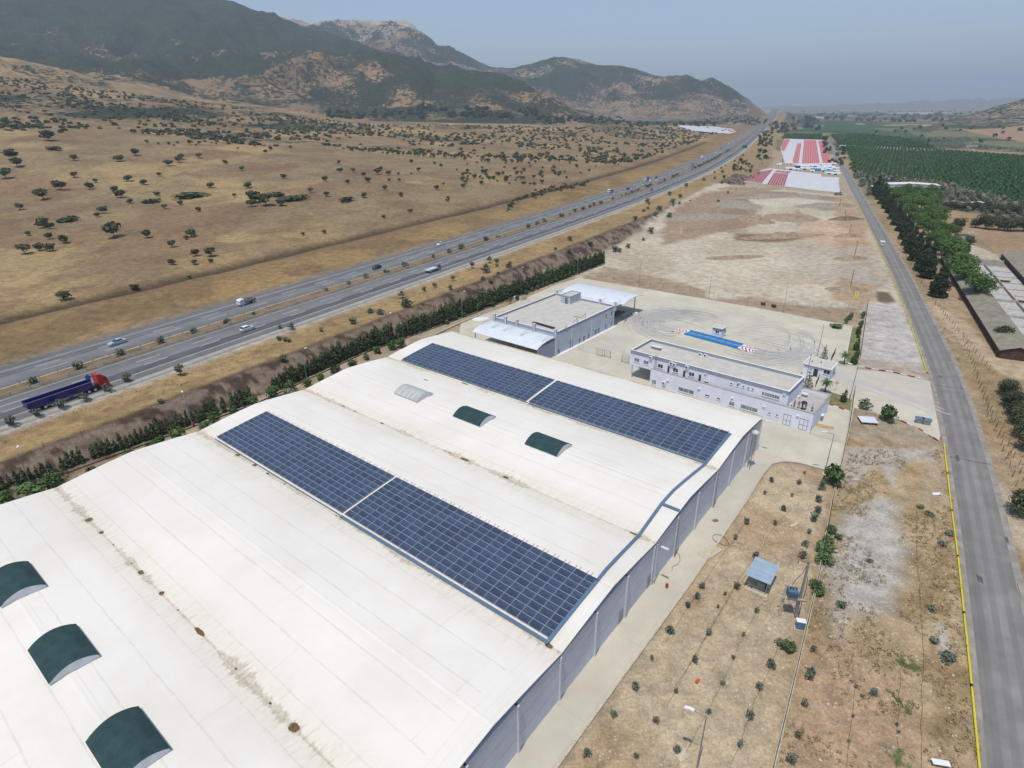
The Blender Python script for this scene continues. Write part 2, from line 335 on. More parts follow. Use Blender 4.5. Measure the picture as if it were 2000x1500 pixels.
# ---- ground sheet: polar grid round the viewpoint, finer near by
OA_ = G((1650, 285), (1740, 287), (1860, 295), (2100, 312), (2100, 420), (1965, 388), (1850, 358), (1700, 343), (1672, 335)); OG_ = G((1664, 338), (1700, 345), (1850, 360), (1960, 390), (2100, 424), (2100, 450), (1830, 405), (1735, 392), (1700, 388))
OB_ = G((1622, 263), (1690, 262), (1800, 275), (1828, 289), (1750, 288), (1640, 283)); OC_ = G((1531, 262), (1606, 262), (1609, 272), (1527, 271))
def build_ground():
    az = np.radians(np.r_[np.arange(-110, -48, 2.), np.arange(-48, 48, .17), np.arange(48, 111, 2.)])
    R = [20.]
    while R[-1] < 26000: R.append(R[-1]*(1.011 if R[-1] < 130 else 1.0085 if R[-1] < 4200 else 1.06)+.0)
    R = np.array(R); A, RR = np.meshgrid(az, R); X = (RR*np.sin(A)).ravel(); Y = (RR*np.cos(A)).ravel()
    z, pos, s, tt, Rv = ZT(X, Y, True)
    n = lambda sc, o=4, off=0: fbm(X+off, Y+off*.7, sc, o)
    def mixc(c, m, col): return c*(1-m[:, None])+np.array(col)*m[:, None]
    C = np.zeros((len(X), 3))+alb(160, 138, 98)
    scrub = np.zeros(len(X)); speck = np.zeros(len(X))
    left = s < 0
    # left hillside
    C = mixc(C, sstep(.45, .62, n(90))*left, alb(184, 156, 104)); C = mixc(C, sstep(.5, .62, n(35, 4, 300))*left*.8, alb(152, 122, 88))
    C = mixc(C, sstep(.52, .6, n(18, 5, 77))*left*.35, alb(128, 104, 80))
    C = mixc(C, left*sstep(75, 45, -s)*.9, alb(146, 118, 78)); C = mixc(C, left*sstep(60, 35, -s)*sstep(.42, .6, n(16, 4, 50)), alb(170, 140, 86))
    C = mixc(C, left*np.exp(-((-s-61)/3.4)**2)*(tt < 1500), alb(92, 74, 58)); C = mixc(C, left*sstep(31, 20, -s), alb(150, 136, 112))
    far = left*sstep(1150, 1500, Rv)
    mpos = pos
    hill = left*sstep(4.3, 5.0, mpos)
    C = mixc(C, hill, alb(148, 124, 94))
    terr = left*((mpos > 5) & (mpos < 6.6))
    C = mixc(C, terr*sstep(.45, .6, n(120, 4, 20)), alb(170, 138, 100))
    # pale rock and bare soil on the ridges
    rock = left*sstep(8.1, 8.9, mpos)*sstep(.40, .5, n(120, 5, 40)); C = mixc(C, rock*.9, alb(205, 184, 168))
    azd = np.degrees(np.arctan2(X, Y))
    scrub = np.where(left, sstep(6.0, 6.06, mpos)*(.96+.6*(n(260, 4, 9)-.5)+.45*(n(60, 3, 19)-.5)), 0)
    scrub = np.where(left & (mpos > 5) & (mpos <= 6.03), .60+1.0*(n(110, 4, 64)-.47)+.6*np.where(mpos > 5.5, sstep(-19, -22, azd), 0)+.3*sstep(-24, -30, azd), scrub)
    lowr = left & (azd > 4) & (mpos > 6.9) & (z < 95); scrub = np.where(lowr, scrub*.6, scrub)
    C = mixc(C, lowr*.8, alb(172, 142, 114))
    rk = left & (mpos > 8.2) & (azd > -20) & (azd < -5); scrub = np.where(rk, .50+1.7*(n(120, 4, 31)-.5)-.35*sstep(8.7, 8.95, mpos), scrub)
    sky2 = left & (mpos > 8.2) & (azd >= -5); scrub = np.where(sky2, np.minimum(scrub, (.80+1.1*(n(130, 4, 88)-.5))*np.clip(.42+z/150, 0, 1)), scrub)
    fs = left & (mpos > 3.0) & (mpos <= 4.6); scrub = np.where(fs, .12+.42*sstep(.46, .64, n(110, 4, 200)), scrub)
    scrub = np.where(left & (mpos > 4.6) & (mpos <= 5.05), .5, scrub)
    azm = sstep(-8, -32, azd); up2 = left & (mpos > 3.05) & (mpos < 4.0); scrub = np.where(up2, scrub+azm*.42*np.exp(-((mpos-3.35)/.25)**2), scrub)
    scrub[Rv < 520] = 0
    # right verge of the motorway and stony slope
    rt = (~left)
    C = mixc(C, rt*sstep(48, 30, s), alb(170, 142, 92)); C = mixc(C, rt*sstep(.5, .62, n(9, 4, 12))*sstep(50, 30, s)*.7, alb(150, 122, 80))
    C = mixc(C, rt*sstep(24, 20, s), alb(186, 180, 166))
    e0 = 35.5+np.interp(tt, [0, 300, 460, 700, 1000], [0, 0, 4, 10, 12]); e1 = e0+np.interp(tt, [0, 460, 700, 1500], [8.5, 9, 12, 25])
    slope = rt*sstep(-1.5, 0, s-e0)*sstep(1., -.5, s-e1)*(tt < 900); C = mixc(C, slope, alb(134, 116, 98)); C = mixc(C, slope*sstep(.5, .6, n(2.2, 3, 5)), alb(84, 68, 56))
    edge = rt*np.exp(-((s-e0+.6)/1.)**2)*(tt < 900); C = mixc(C, edge*.8, alb(96, 76, 58)); speck += slope*.6
    # plot: everything right of the slope
    plot = rt*sstep(0, 2, s-e1)
    C = mixc(C, plot, alb(178, 160, 132))
    C = mixc(C, plot*(Rv < 520)*sstep(.5, .62, n(7, 4, 8))*.5, alb(160, 138, 108))
    speck += plot*(Rv < 260)*.7
    nz = (n(7, 4, 33)-.5)*5
    def zone(poly, col, soft=1.2, amt=1., rough=1.):
        nonlocal C
        p = np.array(poly); cx, cy = p.mean(0)[:2]; rad = np.hypot(p[:, 0]-cx, p[:, 1]-cy).max()+15
        k = (np.hypot(X-cx, Y-cy) < rad) & (s > -5); d = sdf(poly, X[k], Y[k])+nz[k]*rough; m = np.zeros(len(X)); m[k] = sstep(soft, -soft, d)*amt
        C = mixc(C, m, col); return m
    # big levelled lot
    lot = G((1060, 530), (1175, 508), (1230, 468), (1300, 418), (1395, 366), (1440, 362), (1640, 382), (1690, 425), (1765, 600), (1790, 680), (1690, 610), (1400, 580), (1130, 545))
    zone(lot, alb(206, 194, 168), 3); m = zone(lot, alb(190, 174, 144), 3, .7); 
    C = mixc(C, m*sstep(.45, .6, n(22, 4, 400)), alb(208, 196, 170))
    for pl, cc, a in [([(1290, 480), (1400, 455), (1480, 440), (1475, 400), (1420, 372), (1370, 385), (1300, 425)], (166, 140, 112), .95),
                      ([(1400, 375), (1500, 372), (1640, 385), (1640, 398), (1560, 392), (1460, 396)], (160, 136, 112), .9),
                      ([(1430, 455), (1560, 460), (1565, 468), (1500, 474), (1440, 470)], (140, 110, 84), 1),
                      ([(1520, 405), (1545, 402), (1580, 425), (1560, 448), (1520, 440)], (168, 140, 108), 1),
                      ([(1575, 395), (1625, 390), (1650, 410), (1600, 412)], (158, 152, 142), 1),
                      ([(1480, 378), (1600, 380), (1600, 392), (1500, 390)], (166, 158, 146), .8),
                      ([(1560, 425), (1690, 440), (1700, 480), (1600, 480), (1560, 455)], (206, 168, 132), .7),
                      ([(1630, 470), (1700, 470), (1720, 560), (1690, 600), (1620, 585), (1640, 520)], (180, 148, 112), .8),
                      ([(1640, 380), (1700, 430), (1690, 470), (1640, 440), (1625, 400)], (180, 150, 116), .8),
                      ([(1300, 545), (1420, 575), (1600, 600), (1690, 600), (1665, 635), (1480, 603), (1140, 545), (1180, 520)], (172, 148, 118), .95),
                      ([(1385, 566), (1450, 572), (1440, 585), (1380, 580)], (212, 200, 180), .9),
                      ([(1450, 470), (1460, 380), (1440, 380), (1400, 440)], (150, 122, 96), .5),
                      ([(1540, 490), (1700, 480), (1740, 560), (1640, 545), (1560, 540)], (186, 176, 158), .6),
                      ([(1660, 520), (1700, 520), (1705, 550), (1665, 550)], (190, 182, 166), .8)]:
        zone(G(*pl), alb(*cc), 2.5, a, 1.2)
    zone(G((1712, 570), (1735, 570), (1750, 590), (1740, 597), (1715, 588)), alb(120, 104, 80), .8, 1, .3)
    zone(G((1480, 398), (1560, 402), (1600, 395), (1640, 396), (1560, 386), (1500, 384), (1450, 386)), alb(206, 196, 172), 1.5, .9)
    zone(G((1490, 400), (1550, 400), (1560, 450), (1500, 455)), alb(202, 190, 164), 2, .8)
    # pale gravel strip between wall and road, verge
    zone(G((1688, 598), (1750, 590), (1765, 600), (1812, 735), (1800, 745), (1672, 718)), alb(190, 184, 174), 1., 1, .3)
    zone(G((1672, 700), (1810, 716), (1812, 740), (1672, 722)), alb(178, 158, 128), 1., .6, .6)
    ver = G((1660, 860), (1850, 870), (1915, 1560), (1500, 1560), (1625, 980)); zone(ver, alb(186, 160, 118), 1., 1, .3)
    mv = zone(ver, alb(184, 160, 116), .5, .01)*100
    C = mixc(C, mv*sstep(.45, .58, n(5, 5, 60)), alb(166, 140, 96)); speck += mv*.8
    zone(G((1655, 880), (1740, 878), (1838, 868), (1850, 1000), (1800, 985), (1790, 905), (1760, 900), (1745, 960), (1720, 900), (1655, 940)), alb(184, 176, 164), 1, .8, .9)
    zone(G((1640, 1010), (1720, 960), (1765, 1000), (1770, 1100), (1750, 1190), (1680, 1215), (1640, 1260), (1610, 1200), (1625, 1100)), alb(186, 179, 168), 1.6, .9, 1.)
    zone(G((1825, 1215), (1850, 1230), (1860, 1280), (1835, 1275)), alb(196, 192, 182), .6, .9, .3)
    zone(G((1560, 1255), (1650, 1250), (1780, 1330), (1790, 1560), (1540, 1560)), alb(190, 158, 122), 1.5, .9)
    zone(G((1780, 900), (1840, 900), (1850, 1000), (1790, 990)), alb(184, 150, 92), .8, .6, 1.4)
    # olive plot
    pl = G((1545, 905), (1615, 925), (1600, 1020), (1510, 1560), (1060, 1580), (1462, 978), (1500, 912)); m = zone(pl, alb(196, 174, 138), 1., 1, .1)
    C = mixc(C, m*sstep(.42, .6, n(14, 4, 90)), alb(182, 156, 118)); speck += m
    # between hedge and hall
    # right side of the road: bank, dirt track, farm ground
    rr = sdf(ROADPOLY, X, Y); right = (X > np.interp(Y, ROADC[:, 1], ROADC[:, 0])) & (Rv < 1600)
    C = mixc(C, right*1., alb(176, 150, 114)); C = mixc(C, right*sstep(.45, .6, n(12, 4, 15)), alb(166, 138, 100)); C = mixc(C, right*sstep(.54, .62, n(30, 3, 95))*.6, alb(150, 132, 92))
    zone(G((1815, 590), (1850, 640), (1905, 700), (1960, 730), (2060, 760), (2060, 710), (1960, 700), (1900, 650), (1860, 610)), alb(196, 172, 138), 1.2, .8)
    zone(G((1905, 900), (1960, 1000), (1990, 1060), (2040, 1200), (2100, 1200), (2010, 1050), (1975, 960)), alb(196, 178, 150), 1., .8)
    zone(G((1910, 450), (2060, 450), (2060, 520), (1960, 505)), alb(170, 140, 106), 2, 1)
    zone(G((1870, 470), (1930, 490), (1960, 510), (1945, 520), (1880, 500)), alb(196, 184, 158), 1, .9)
    # far plain: a patchwork of plots
    if True:
        k = (s > 60) & (Rv > 900) & (mpos < 12)
        th = math.radians(20); u = X*math.cos(th)+Y*math.sin(th); v = -X*math.sin(th)+Y*math.cos(th)
        cu = np.floor((u+60*n(300, 2, 3))/np.where(Rv > 4000, 420, 190)); cv = np.floor((v+40*n(300, 2, 5))/np.where(Rv > 4000, 700, 330)+.5*(cu % 2))
        h = _G[(cu.astype(int)*7+cv.astype(int)*13) & 255, (cu.astype(int)*31+cv.astype(int)*3) & 255]
        pal = np.array([alb(170, 140, 106), alb(132, 128, 84), alb(80, 100, 62), alb(160, 134, 96), alb(60, 88, 50), alb(150, 122, 92), alb(96, 108, 72), alb(182, 156, 116)])
        C[k] = pal[(h*7.99).astype(int)][k]
        edge = np.minimum(np.abs(((u+60*n(300, 2, 3))/np.where(Rv > 4000, 420, 190)) % 1-.5), 1); scrub = np.where(k, .22+.25*sstep(.47, .5, edge)+.3*(n(240, 3, 71) > .6), scrub)
        rh = (s > 60) & (mpos > 6.02) & (z > 3) & (azd > 20); C = mixc(C, rh*1., alb(160, 142, 118)); scrub = np.where(rh, .6, scrub)
        rt2 = k & (Rv > 900) & (Rv < 1800) & (azd > 31); C = mixc(C, rt2*1., alb(170, 138, 106)); scrub = np.where(rt2, .18+.4*(n(90, 3, 14) > .6), scrub)
    # wide irrigated strips (real fields further on)
    for pl, cc in [([(1560, 240), (1700, 240), (1760, 252), (1570, 256)], (66, 96, 66)), ([(1640, 252), (1760, 256), (2060, 300), (2060, 312), (1800, 283), (1660, 262)], (64, 96, 58)),
                   ([(1700, 250), (1800, 252), (2060, 285), (2060, 298), (1800, 268)], (120, 124, 84)), ([(1860, 284), (2060, 300), (2060, 322), (1900, 300)], (166, 138, 106))]:
        zone(G(*pl), alb(*cc), 8, .95, 1)
    lum = C.mean(1)[:, None]; C = (C*.86+lum*.14)*np.where(left & (Rv < 4000), .84, .95)[:, None]
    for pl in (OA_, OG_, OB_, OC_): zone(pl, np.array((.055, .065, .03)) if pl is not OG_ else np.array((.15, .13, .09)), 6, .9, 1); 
    nR, nA = len(R), len(az)
    i = np.arange(nR*nA).reshape(nR, nA); F = np.stack([i[:-1, :-1], i[:-1, 1:], i[1:, 1:], i[1:, :-1]], -1).reshape(-1, 4)[:, ::-1]
    me = npmesh('ground', np.c_[X, Y, z], F, ground_mat(), True, attrs=dict(base=np.clip(C, .01, 1), scrub=np.clip(scrub, 0, 1), speck=np.clip(speck, 0, 1)))
    link('ground', me, kind='structure')
# ---- side road
RL = px3([(1925, 1700), (1914, 1500), (1889, 1225), (1850, 900), (1816, 730), (1738, 530), (1668, 385), (1640, 328), (1606, 263)], 0); RRt = px3([(2075, 1300), (2030, 1150), (1966, 1000), (1908, 862), (1872, 780), (1813, 600), (1728, 420), (1660, 302), (1621, 263)], 0)
_rl = smooth(resample(RL, 6), 12); _rn = normals(_rl)
ROADW = 7.3; _rc = _rl.copy(); _rc[:, :2] -= _rn*ROADW/2; _pre = _rc[0]-(_rc[1]-_rc[0])*np.array([[8], [6], [4], [2], [1]]); ROADC = np.vstack([_pre, _rc])
ROADN = normals(ROADC)
ROADPOLY = np.vstack([ROADC[:, :2]+ROADN*ROADW/2, (ROADC[:, :2]-ROADN*ROADW/2)[::-1]])
def ribbon(name, C, N, offs, zoff, m, skirt=.3, kind='structure', fz=None, **k):
    """strip swept along a centre line; offs = lateral offsets (left +)"""
    offs = list(offs); V = []; z0 = C[:, 2]
    cols = [(offs[0], -skirt)]+[(o, 0) for o in offs]+[(offs[-1], -skirt)] if skirt else [(o, 0) for o in offs]
    for o, dz in cols: V.append(np.c_[C[:, :2]+N*o, z0+zoff+dz])
    V = np.stack(V, 1); n, c = V.shape[:2]; i = np.arange(n*c).reshape(n, c)
    F = np.stack([i[:-1, :-1], i[:-1, 1:], i[1:, 1:], i[1:, :-1]], -1).reshape(-1, 4)
    return link(name, npmesh(name, V.reshape(-1, 3), F, m), kind=kind, **k)
build_ground()
HAZE_ON = True
M = {}
M['asphalt'] = mat('asphalt', tuple(alb(146, 143, 138)), .92, .1, .25, coords='World', stain=tuple(alb(130, 127, 122)), stscale=.08, stamt=.6, bump=.01, bscale=20)
M['hw_asphalt'] = mat('motorway asphalt', tuple(alb(130, 130, 130)), .9, .08, .2, coords='World', stain=tuple(alb(112, 112, 114)), stscale=.05, stamt=.6)
M['hw_dark'] = mat('fresh lane asphalt', tuple(alb(98, 98, 100)), .9, .1, .2, coords='World')
M['white_paint'] = mat('road paint', tuple(alb(226, 226, 222)), .7, .1, 1.5, coords='World')
M['yellow_paint'] = mat('yellow coating', tuple(alb(232, 214, 40)), .5, .06, .5)
M['black'] = mat('black plastic', (.02, .02, .02), .6)
M['concrete'] = mat('concrete', tuple(alb(208, 201, 181)), .9, .07, .12, coords='World', stain=tuple(alb(186, 180, 166)), stscale=.25, stamt=.5)
M['kerb'] = mat('kerb concrete', tuple(alb(206, 196, 170)), .9, .1, 2.)
M['gutter'] = mat('gutter concrete', tuple(alb(176, 172, 162)), .9, .1, .8, coords='World')
# ---- motorway
HCr = HC[1:]
HNr = normals(HCr)
for nm, o0, o1 in (('motorway', 3, 18.6), ('motorway', -18.6, -3)):
    ribbon(nm, HCr, HNr, (o1, o0), 0, M['hw_asphalt'], 1.2)
ribbon('motorway_lane', HCr, HNr, (-11.2, -14.9), .012, M['hw_dark'], 0)
ribbon('motorway_lane', HCr, HNr, (13.6, 12.9), .012, M['hw_dark'], 0); ribbon('motorway_lane', HCr, HNr, (12., 11.3), .012, M['hw_dark'], 0)
ribbon('concrete_gutter', HCr[:120], normals(HCr[:120]), (-18.65, -20.6), .02, M['gutter'], .8)
M['median'] = mat('median soil', tuple(alb(140, 118, 84)), .95, .25, .3, coords='World', stain=tuple(alb(164, 138, 92)), stscale=.15, stamt=.8)
ribbon('median_strip', HCr, HNr, (3, 1.6, 0, -1.6, -3), .03, M['median'], .3)
for o in (15.2, 4.2, -4.2, -15.4): ribbon('edge_line', HCr, HNr, (o+.09, o-.09), .025, M['white_paint'], 0)
def dashes():
    V = []; F = []
    t = HL[2]; L1 = HL[-1]
    def at(t, o):
        i = min(int(np.searchsorted(HL, t)), len(HL)-1); j = max(i-1, 0); f = (t-HL[j])/max(HL[i]-HL[j], 1e-6); c = HC[j]*(1-f)+HC[i]*f; n = HN[j]
        return (c[0]+n[0]*o, c[1]+n[1]*o, c[2]+.025)
    for o in (11.5, 7.8, -7.8, -11.4):
        t = HL[2]
        while t < min(L1-20, 2200):
            n = len(V); V += [at(t, o+.1), at(t, o-.1), at(t+6, o-.1), at(t+6, o+.1)]; F.append((n, n+1, n+2, n+3)); t += 15
    link('lane_dashes', npmesh('lane_dashes', V, F, M['white_paint']), kind='structure')
dashes()
# ---- side road with its shoulders
ribbon('road', ROADC, ROADN, (ROADW/2, -ROADW/2), .05, M['asphalt'], .2)
# ---- haze
m = bpy.data.materials.new('haze'); m.use_nodes = True; t = m.node_tree; t.nodes.clear(); ou = t.nodes.new('ShaderNodeOutputMaterial'); pv = t.nodes.new('ShaderNodeVolumePrincipled')
pv.inputs['Color'].default_value = (.76, .87, 1, 1); pv.inputs['Density'].default_value = HAZE_DENSITY; pv.inputs['Anisotropy'].default_value = 0.; t.links.new(pv.outputs[0], ou.inputs['Volume'])
hb = MB().box(-27500, 27500, -27500, 27500, -3, 1050)
if HAZE_ON: hb.obj('haze', m, kind='stuff')

# ------------------------------------------------------------------ warehouse
WH = Frame(P(1091.7, 1367), math.radians(38.7))
M['membrane'] = mat('white roof membrane', tuple(alb(242, 237, 226)), .55, .04, .06, coords='Object', stain=tuple(alb(235, 228, 210)), stscale=.12, stamt=.5)

# ------------------------------------------------------------------ buildings
M['fascia'] = mat('blue grey cladding', tuple(alb(92, 108, 132)), .5, .05, 1.)
M['panel'] = mat('grey wall panel', (.58, .60, .66), .8, .05, .35, stain=(.52, .54, .6), stscale=.3, stamt=.5, rnd=.05)
M['column'] = mat('pale column', (.56, .58, .62), .7, .05, 1.)
M['tray'] = mat('cable tray', tuple(alb(112, 140, 166)), .4, .06, 1., metal=.3)
M['cell'] = mat('solar cell', (.05, .07, .115), .22, .15, .8, spec=.5, rnd=.18)
M['pframe'] = mat('panel frame', (.42, .47, .56), .4, .05, 1., metal=.2)
M['green_cover'] = mat('dark green mesh cover', (.026, .062, .064), .9, .14, .8, bump=.01, bscale=25)
M['sky_side'] = mat('skylight flank', (.72, .73, .74), .7, .06, 1.5)
M['poly'] = mat('translucent ribs', (.42, .44, .41), .4, .06, 1.)
M['puddle'] = mat('muddy puddle', (.20, .13, .045), .25, .35, 3., col2=(.09, .06, .025), spec=.6)
M['grime'] = mat('grime', (.42, .37, .28), .8, .2, 2.)
M['dark'] = mat('dark opening', (.03, .032, .036), .7, .1, 1.)
M['glass'] = mat('window glass', (.035, .045, .055), .08, .2, .6, spec=.6)
M['glass_pale'] = mat('pale window glass', (.20, .26, .27), .12, .2, .8, spec=.6)
M['wframe'] = mat('window frame', (.62, .63, .64), .5, .04, 2.)
M['lilac'] = mat('pale lilac render', (.76, .78, .86), .85, .04, .3, stain=(.58, .6, .68), stscale=.35, stamt=.4)
M['band'] = mat('blue grey band', (.30, .33, .40), .8, .05, .5)
M['deck'] = mat('flat roof screed', (.50, .48, .43), .95, .10, .45, col2=(.43, .41, .37), stain=(.55, .52, .45), stscale=.5, stamt=.7)
M['terrace'] = mat('terrace floor', (.42, .40, .38), .9, .06, .8)
M['dpwall'] = mat('grey blue depot wall', (.50, .54, .61), .85, .05, .3, stain=(.46, .5, .56), stscale=.4, stamt=.4)
M['metal_roof'] = mat('white metal sheet', (.70, .73, .76), .35, .04, .5, metal=.1)
M['metal_grey'] = mat('grey steel', (.30, .31, .33), .45, .1, 2., metal=.4)
M['steel_dark'] = mat('dark steel', (.07, .07, .075), .5, .1, 2., metal=.4)
M['white'] = mat('white paint', (.72, .72, .72), .5, .04, 1.)
M['red'] = mat('red paint', (.42, .035, .025), .5, .1, 2.)
M['rust'] = mat('rusty steel', (.16, .08, .05), .8, .2, 3.)
M['wood'] = mat('weathered wood', (.20, .15, .10), .9, .2, 3.)
def hit(F, ax, v, x, y):
    w = ray(x, y); n = F.a if ax == 'a' else F.b; o = np.array([0, 0, CH])-F.o; s = (v-o@n)/(w@n); p = o+w*s; return float(p@(F.b if ax == 'a' else F.a)), float(p[2])
# roof material of the hall: sheet seams across and along, dirty valleys
def roof_mat():
    m = M['membrane']; t = m.node_tree; L = t.links.new; b = t.nodes['Principled BSDF']; src = b.inputs['Base Color'].links[0].from_socket
    tc = t.nodes.new('ShaderNodeTexCoord').outputs['Object']; sp = t.nodes.new('ShaderNodeSeparateXYZ'); L(tc, sp.inputs[0])
    def mth(op, a, c=None, e=None):
        x = t.nodes.new('ShaderNodeMath'); x.operation = op
        for v, i in ((a, 0), (c, 1), (e, 2)):
            if v is None: continue
            if isinstance(v, (int, float)): x.inputs[i].default_value = v
            else: L(v, x.inputs[i])
        return x.outputs[0]
    def mr(x, a, b_, c=0., d=1.):
        r = t.nodes.new('ShaderNodeMapRange'); r.inputs[1].default_value = a; r.inputs[2].default_value = b_; r.inputs[3].default_value = c; r.inputs[4].default_value = d; L(x, r.inputs[0]); return r.outputs[0]
    def nz(sc, stretch=(1, 1, 1), det=5, ro=.6):
        mp = t.nodes.new('ShaderNodeMapping'); mp.inputs['Scale'].default_value = stretch; L(tc, mp.inputs[0]); n = t.nodes.new('ShaderNodeTexNoise'); n.inputs['Scale'].default_value = sc; n.inputs['Detail'].default_value = det; n.inputs['Roughness'].default_value = ro; L(mp.outputs[0], n.inputs['Vector']); return n.outputs[0]
    def mix(f, a, c):
        x = t.nodes.new('ShaderNodeMix'); x.data_type = 'RGBA'; L(f, x.inputs[0])
        for v, i in ((a, 6), (c, 7)):
            if isinstance(v, tuple): x.inputs[i].default_value = (*v, 1)
            else: L(v, x.inputs[i])
        return x.outputs[2]
    x, y = sp.outputs[0], sp.outputs[1]
    yw = mth('ADD', y, mth('MULTIPLY', mth('SUBTRACT', nz(.25, (1, .2, 1)), .5), .35))
    def lines(v, per, w): d = mth('ABSOLUTE', mth('SUBTRACT', mth('FRACT', mth('MULTIPLY', v, 1/per)), .5)); return mr(d, w/per, .3*w/per)
    seam = mth('MULTIPLY', lines(yw, 3.73, .14), mr(x, -3.1, -3.0, 1, 0))
    edge = mth('MULTIPLY', lines(mth('ADD', x, .9), 1., .07), mr(x, -3.0, -2.9, 0, .6))
    cs = mth('MULTIPLY', lines(mth('ADD', x, mth('MULTIPLY', mth('ROUND', mth('MULTIPLY', y, 1/11.2)), 7.3)), 24.6, .09), mr(nz(.15), .42, .55))
    ln = mth('MULTIPLY', mth('MAXIMUM', mth('MAXIMUM', seam, edge), cs), mr(nz(.7, (1, 1, 1), 6), .3, .6, .18, .75))
    # distance to the nearest valley, metres (signed: + towards higher a)
    vd = mth('SUBTRACT', y, mth('MULTIPLY', mth('ROUND', mth('MULTIPLY', y, 1/22.4)), 22.4))
    ad = mth('ABSOLUTE', vd)
    n1 = nz(1.1, (1.6, .3, 1), 6, .7); n2 = nz(.11, (1, .05, 1), 3); n3 = nz(2.4, (1.4, .5, 1), 5, .75)
    wid = mth('MULTIPLY', mr(n2, .46, .62, .12, 1), mr(n1, .35, .65, .2, 1.15))
    g1 = mth('MULTIPLY', mr(mth('SUBTRACT', ad, wid), .12, -.1), mr(n3, .3, .5, .45, 1))
    g2 = mth('MULTIPLY', mr(ad, 3.6, .4), mth('MULTIPLY', mr(n1, .45, .66), mr(nz(5., (1.2, .2, 1)), .4, .62)))
    g3 = mr(ad, 4.2, 0., 0, .5)
    c = mix(mth('MULTIPLY', ln, .42), src, (.45, .40, .32))
    c = mix(g3, c, (.66, .59, .45)); c = mix(mth('MULTIPLY', g2, .45), c, (.33, .27, .18)); c = mix(mth('MULTIPLY', g1, mr(nz(3.5), .35, .6, .25, .8)), c, (.37, .31, .22))
    L(c, b.inputs['Base Color'])
    bp = t.nodes.new('ShaderNodeBump'); bp.inputs['Distance'].default_value = .03; L(mth('ADD', nz(.5, (.5, 2, 1)), mth('MULTIPLY', ln, .3)), bp.inputs['Height']); L(bp.outputs[0], b.inputs['Normal'])
roof_mat()
def rz(a):   # roof height of the hall
    u = ((a+67.2) % 22.4)/22.4; h = 1-abs(2*u-1); h2 = h if h < .9 else .9+.1*(1-(1-(h-.9)/.1)**2)*.75; return 7.3+1.08*h2*(1+.28*(1-h2))
LOA, HIA = -67.2, 67.2
wh = empty('warehouse', WH.o, WH.az, label='huge white multi-bay warehouse with low arched roof and grey panel walls', cat='warehouse')
aa = [LOA+22.4*b_+22.4*k/20 for b_ in range(6) for k in range(20)]+[HIA]
r = MB(); prof = [(a, rz(a) if a < HIA else 7.3) for a in aa]
xs = [-80, -60, -40, -20, 0.12]
nA = len(prof); vs = []; fs = []
for x in xs: vs += [(x, a, z) for a, z in prof]
for i in range(len(xs)-1):
    for j in range(nA-1): fs.append((i*nA+j, (i+1)*nA+j, (i+1)*nA+j+1, i*nA+j+1))
r.add(vs, fs)
n0 = len(r.v)
r.add([(0.12, a, z) for a, z in prof]+[(0.12, a, z-.14) for a, z in prof]+[(-.3, a, z-.14) for a, z in prof],
      [(j, nA+j, nA+j+1, j+1) for j in range(nA-1)]+[(nA+j, 2*nA+j, 2*nA+j+1, nA+j+1) for j in range(nA-1)])
r.box(-80, .12, HIA-.02, HIA+.14, 7.1, 7.4)
r.obj('roof', M['membrane'], wh)
b = MB()                                       # dark cladding strip below the roof edge, back walls
b.add([(-.3, a, z-.13) for a, z in prof]+[(-.3, a, 6.0) for a, z in prof], [(j, nA+j, nA+j+1, j+1) for j in range(nA-1)]); b.obj('fascia', M['fascia'], wh)
b = MB(); b.box(-80, -.32, HIA-.3, HIA, 0, 7.1); b.box(-80, -79.7, LOA, HIA, 0, 7.3); b.obj('wall', M['panel'], wh)
for k in range(6):                             # crown of each bay: a welded cap strip
    a = LOA+22.4*k+11.2; b = MB(); b.add([(x, a+d, rz(a+d)+.025+.03*(d == 0)) for x in (-79.9, .1) for d in (-.55, -.3, 0, .3, .55)], [(j, 5+j, 6+j, j+1) for j in range(4)]); b.obj('ridge_cap', M['membrane'], wh)
ct = lambda a: 6.72+.42*(rz(a)-7.3)              # top of the wall panels
colm = {}
for k in range(19):
    a = LOA+k*7.4667; top = ct(min(max(a, LOA+.1), HIA-.1))-.02
    b = MB().box(-.05, .22, a-.14, a+.14, 0, top+.04); b.obj('column', M['column'], wh)
    if k == 18: break
    for j in range(3):
        z0 = .04+j*2.3; a0, a1 = a+.16, a+7.4667-.16
        if j < 2: b = MB().box(-.3, 0, a0, a1, z0, z0+2.23)
        else:
            n = 4; A_ = np.linspace(a0, a1, n+1); b = MB(); b.extr([(a1, z0), (a0, z0)][::-1]+[(x, ct(x)) for x in A_[::-1]], -.3, 0)
        b.obj('wall_panel', M['panel'], wh)
for (x, y), w in (((1266, 1145), .95), ((1213, 1192), 1.)):   # service doors
    a, z = hit(WH, 'b', 0, x, y); d = MB().box(.0, .05, a-w/2, a+w/2, 0, 2.15).obj('door', M['metal_grey'], wh); MB().box(.05, .1, a+w*.3, a+w*.38, 1, 1.12).obj('handle', M['steel_dark'], d)
for a in (29.6, 22.7, 44.6): MB().box(.3, .42, a-.07, a+.07, 0, 7.0).obj('downpipe', M['column'] if a < 29 else M['metal_grey'], wh)
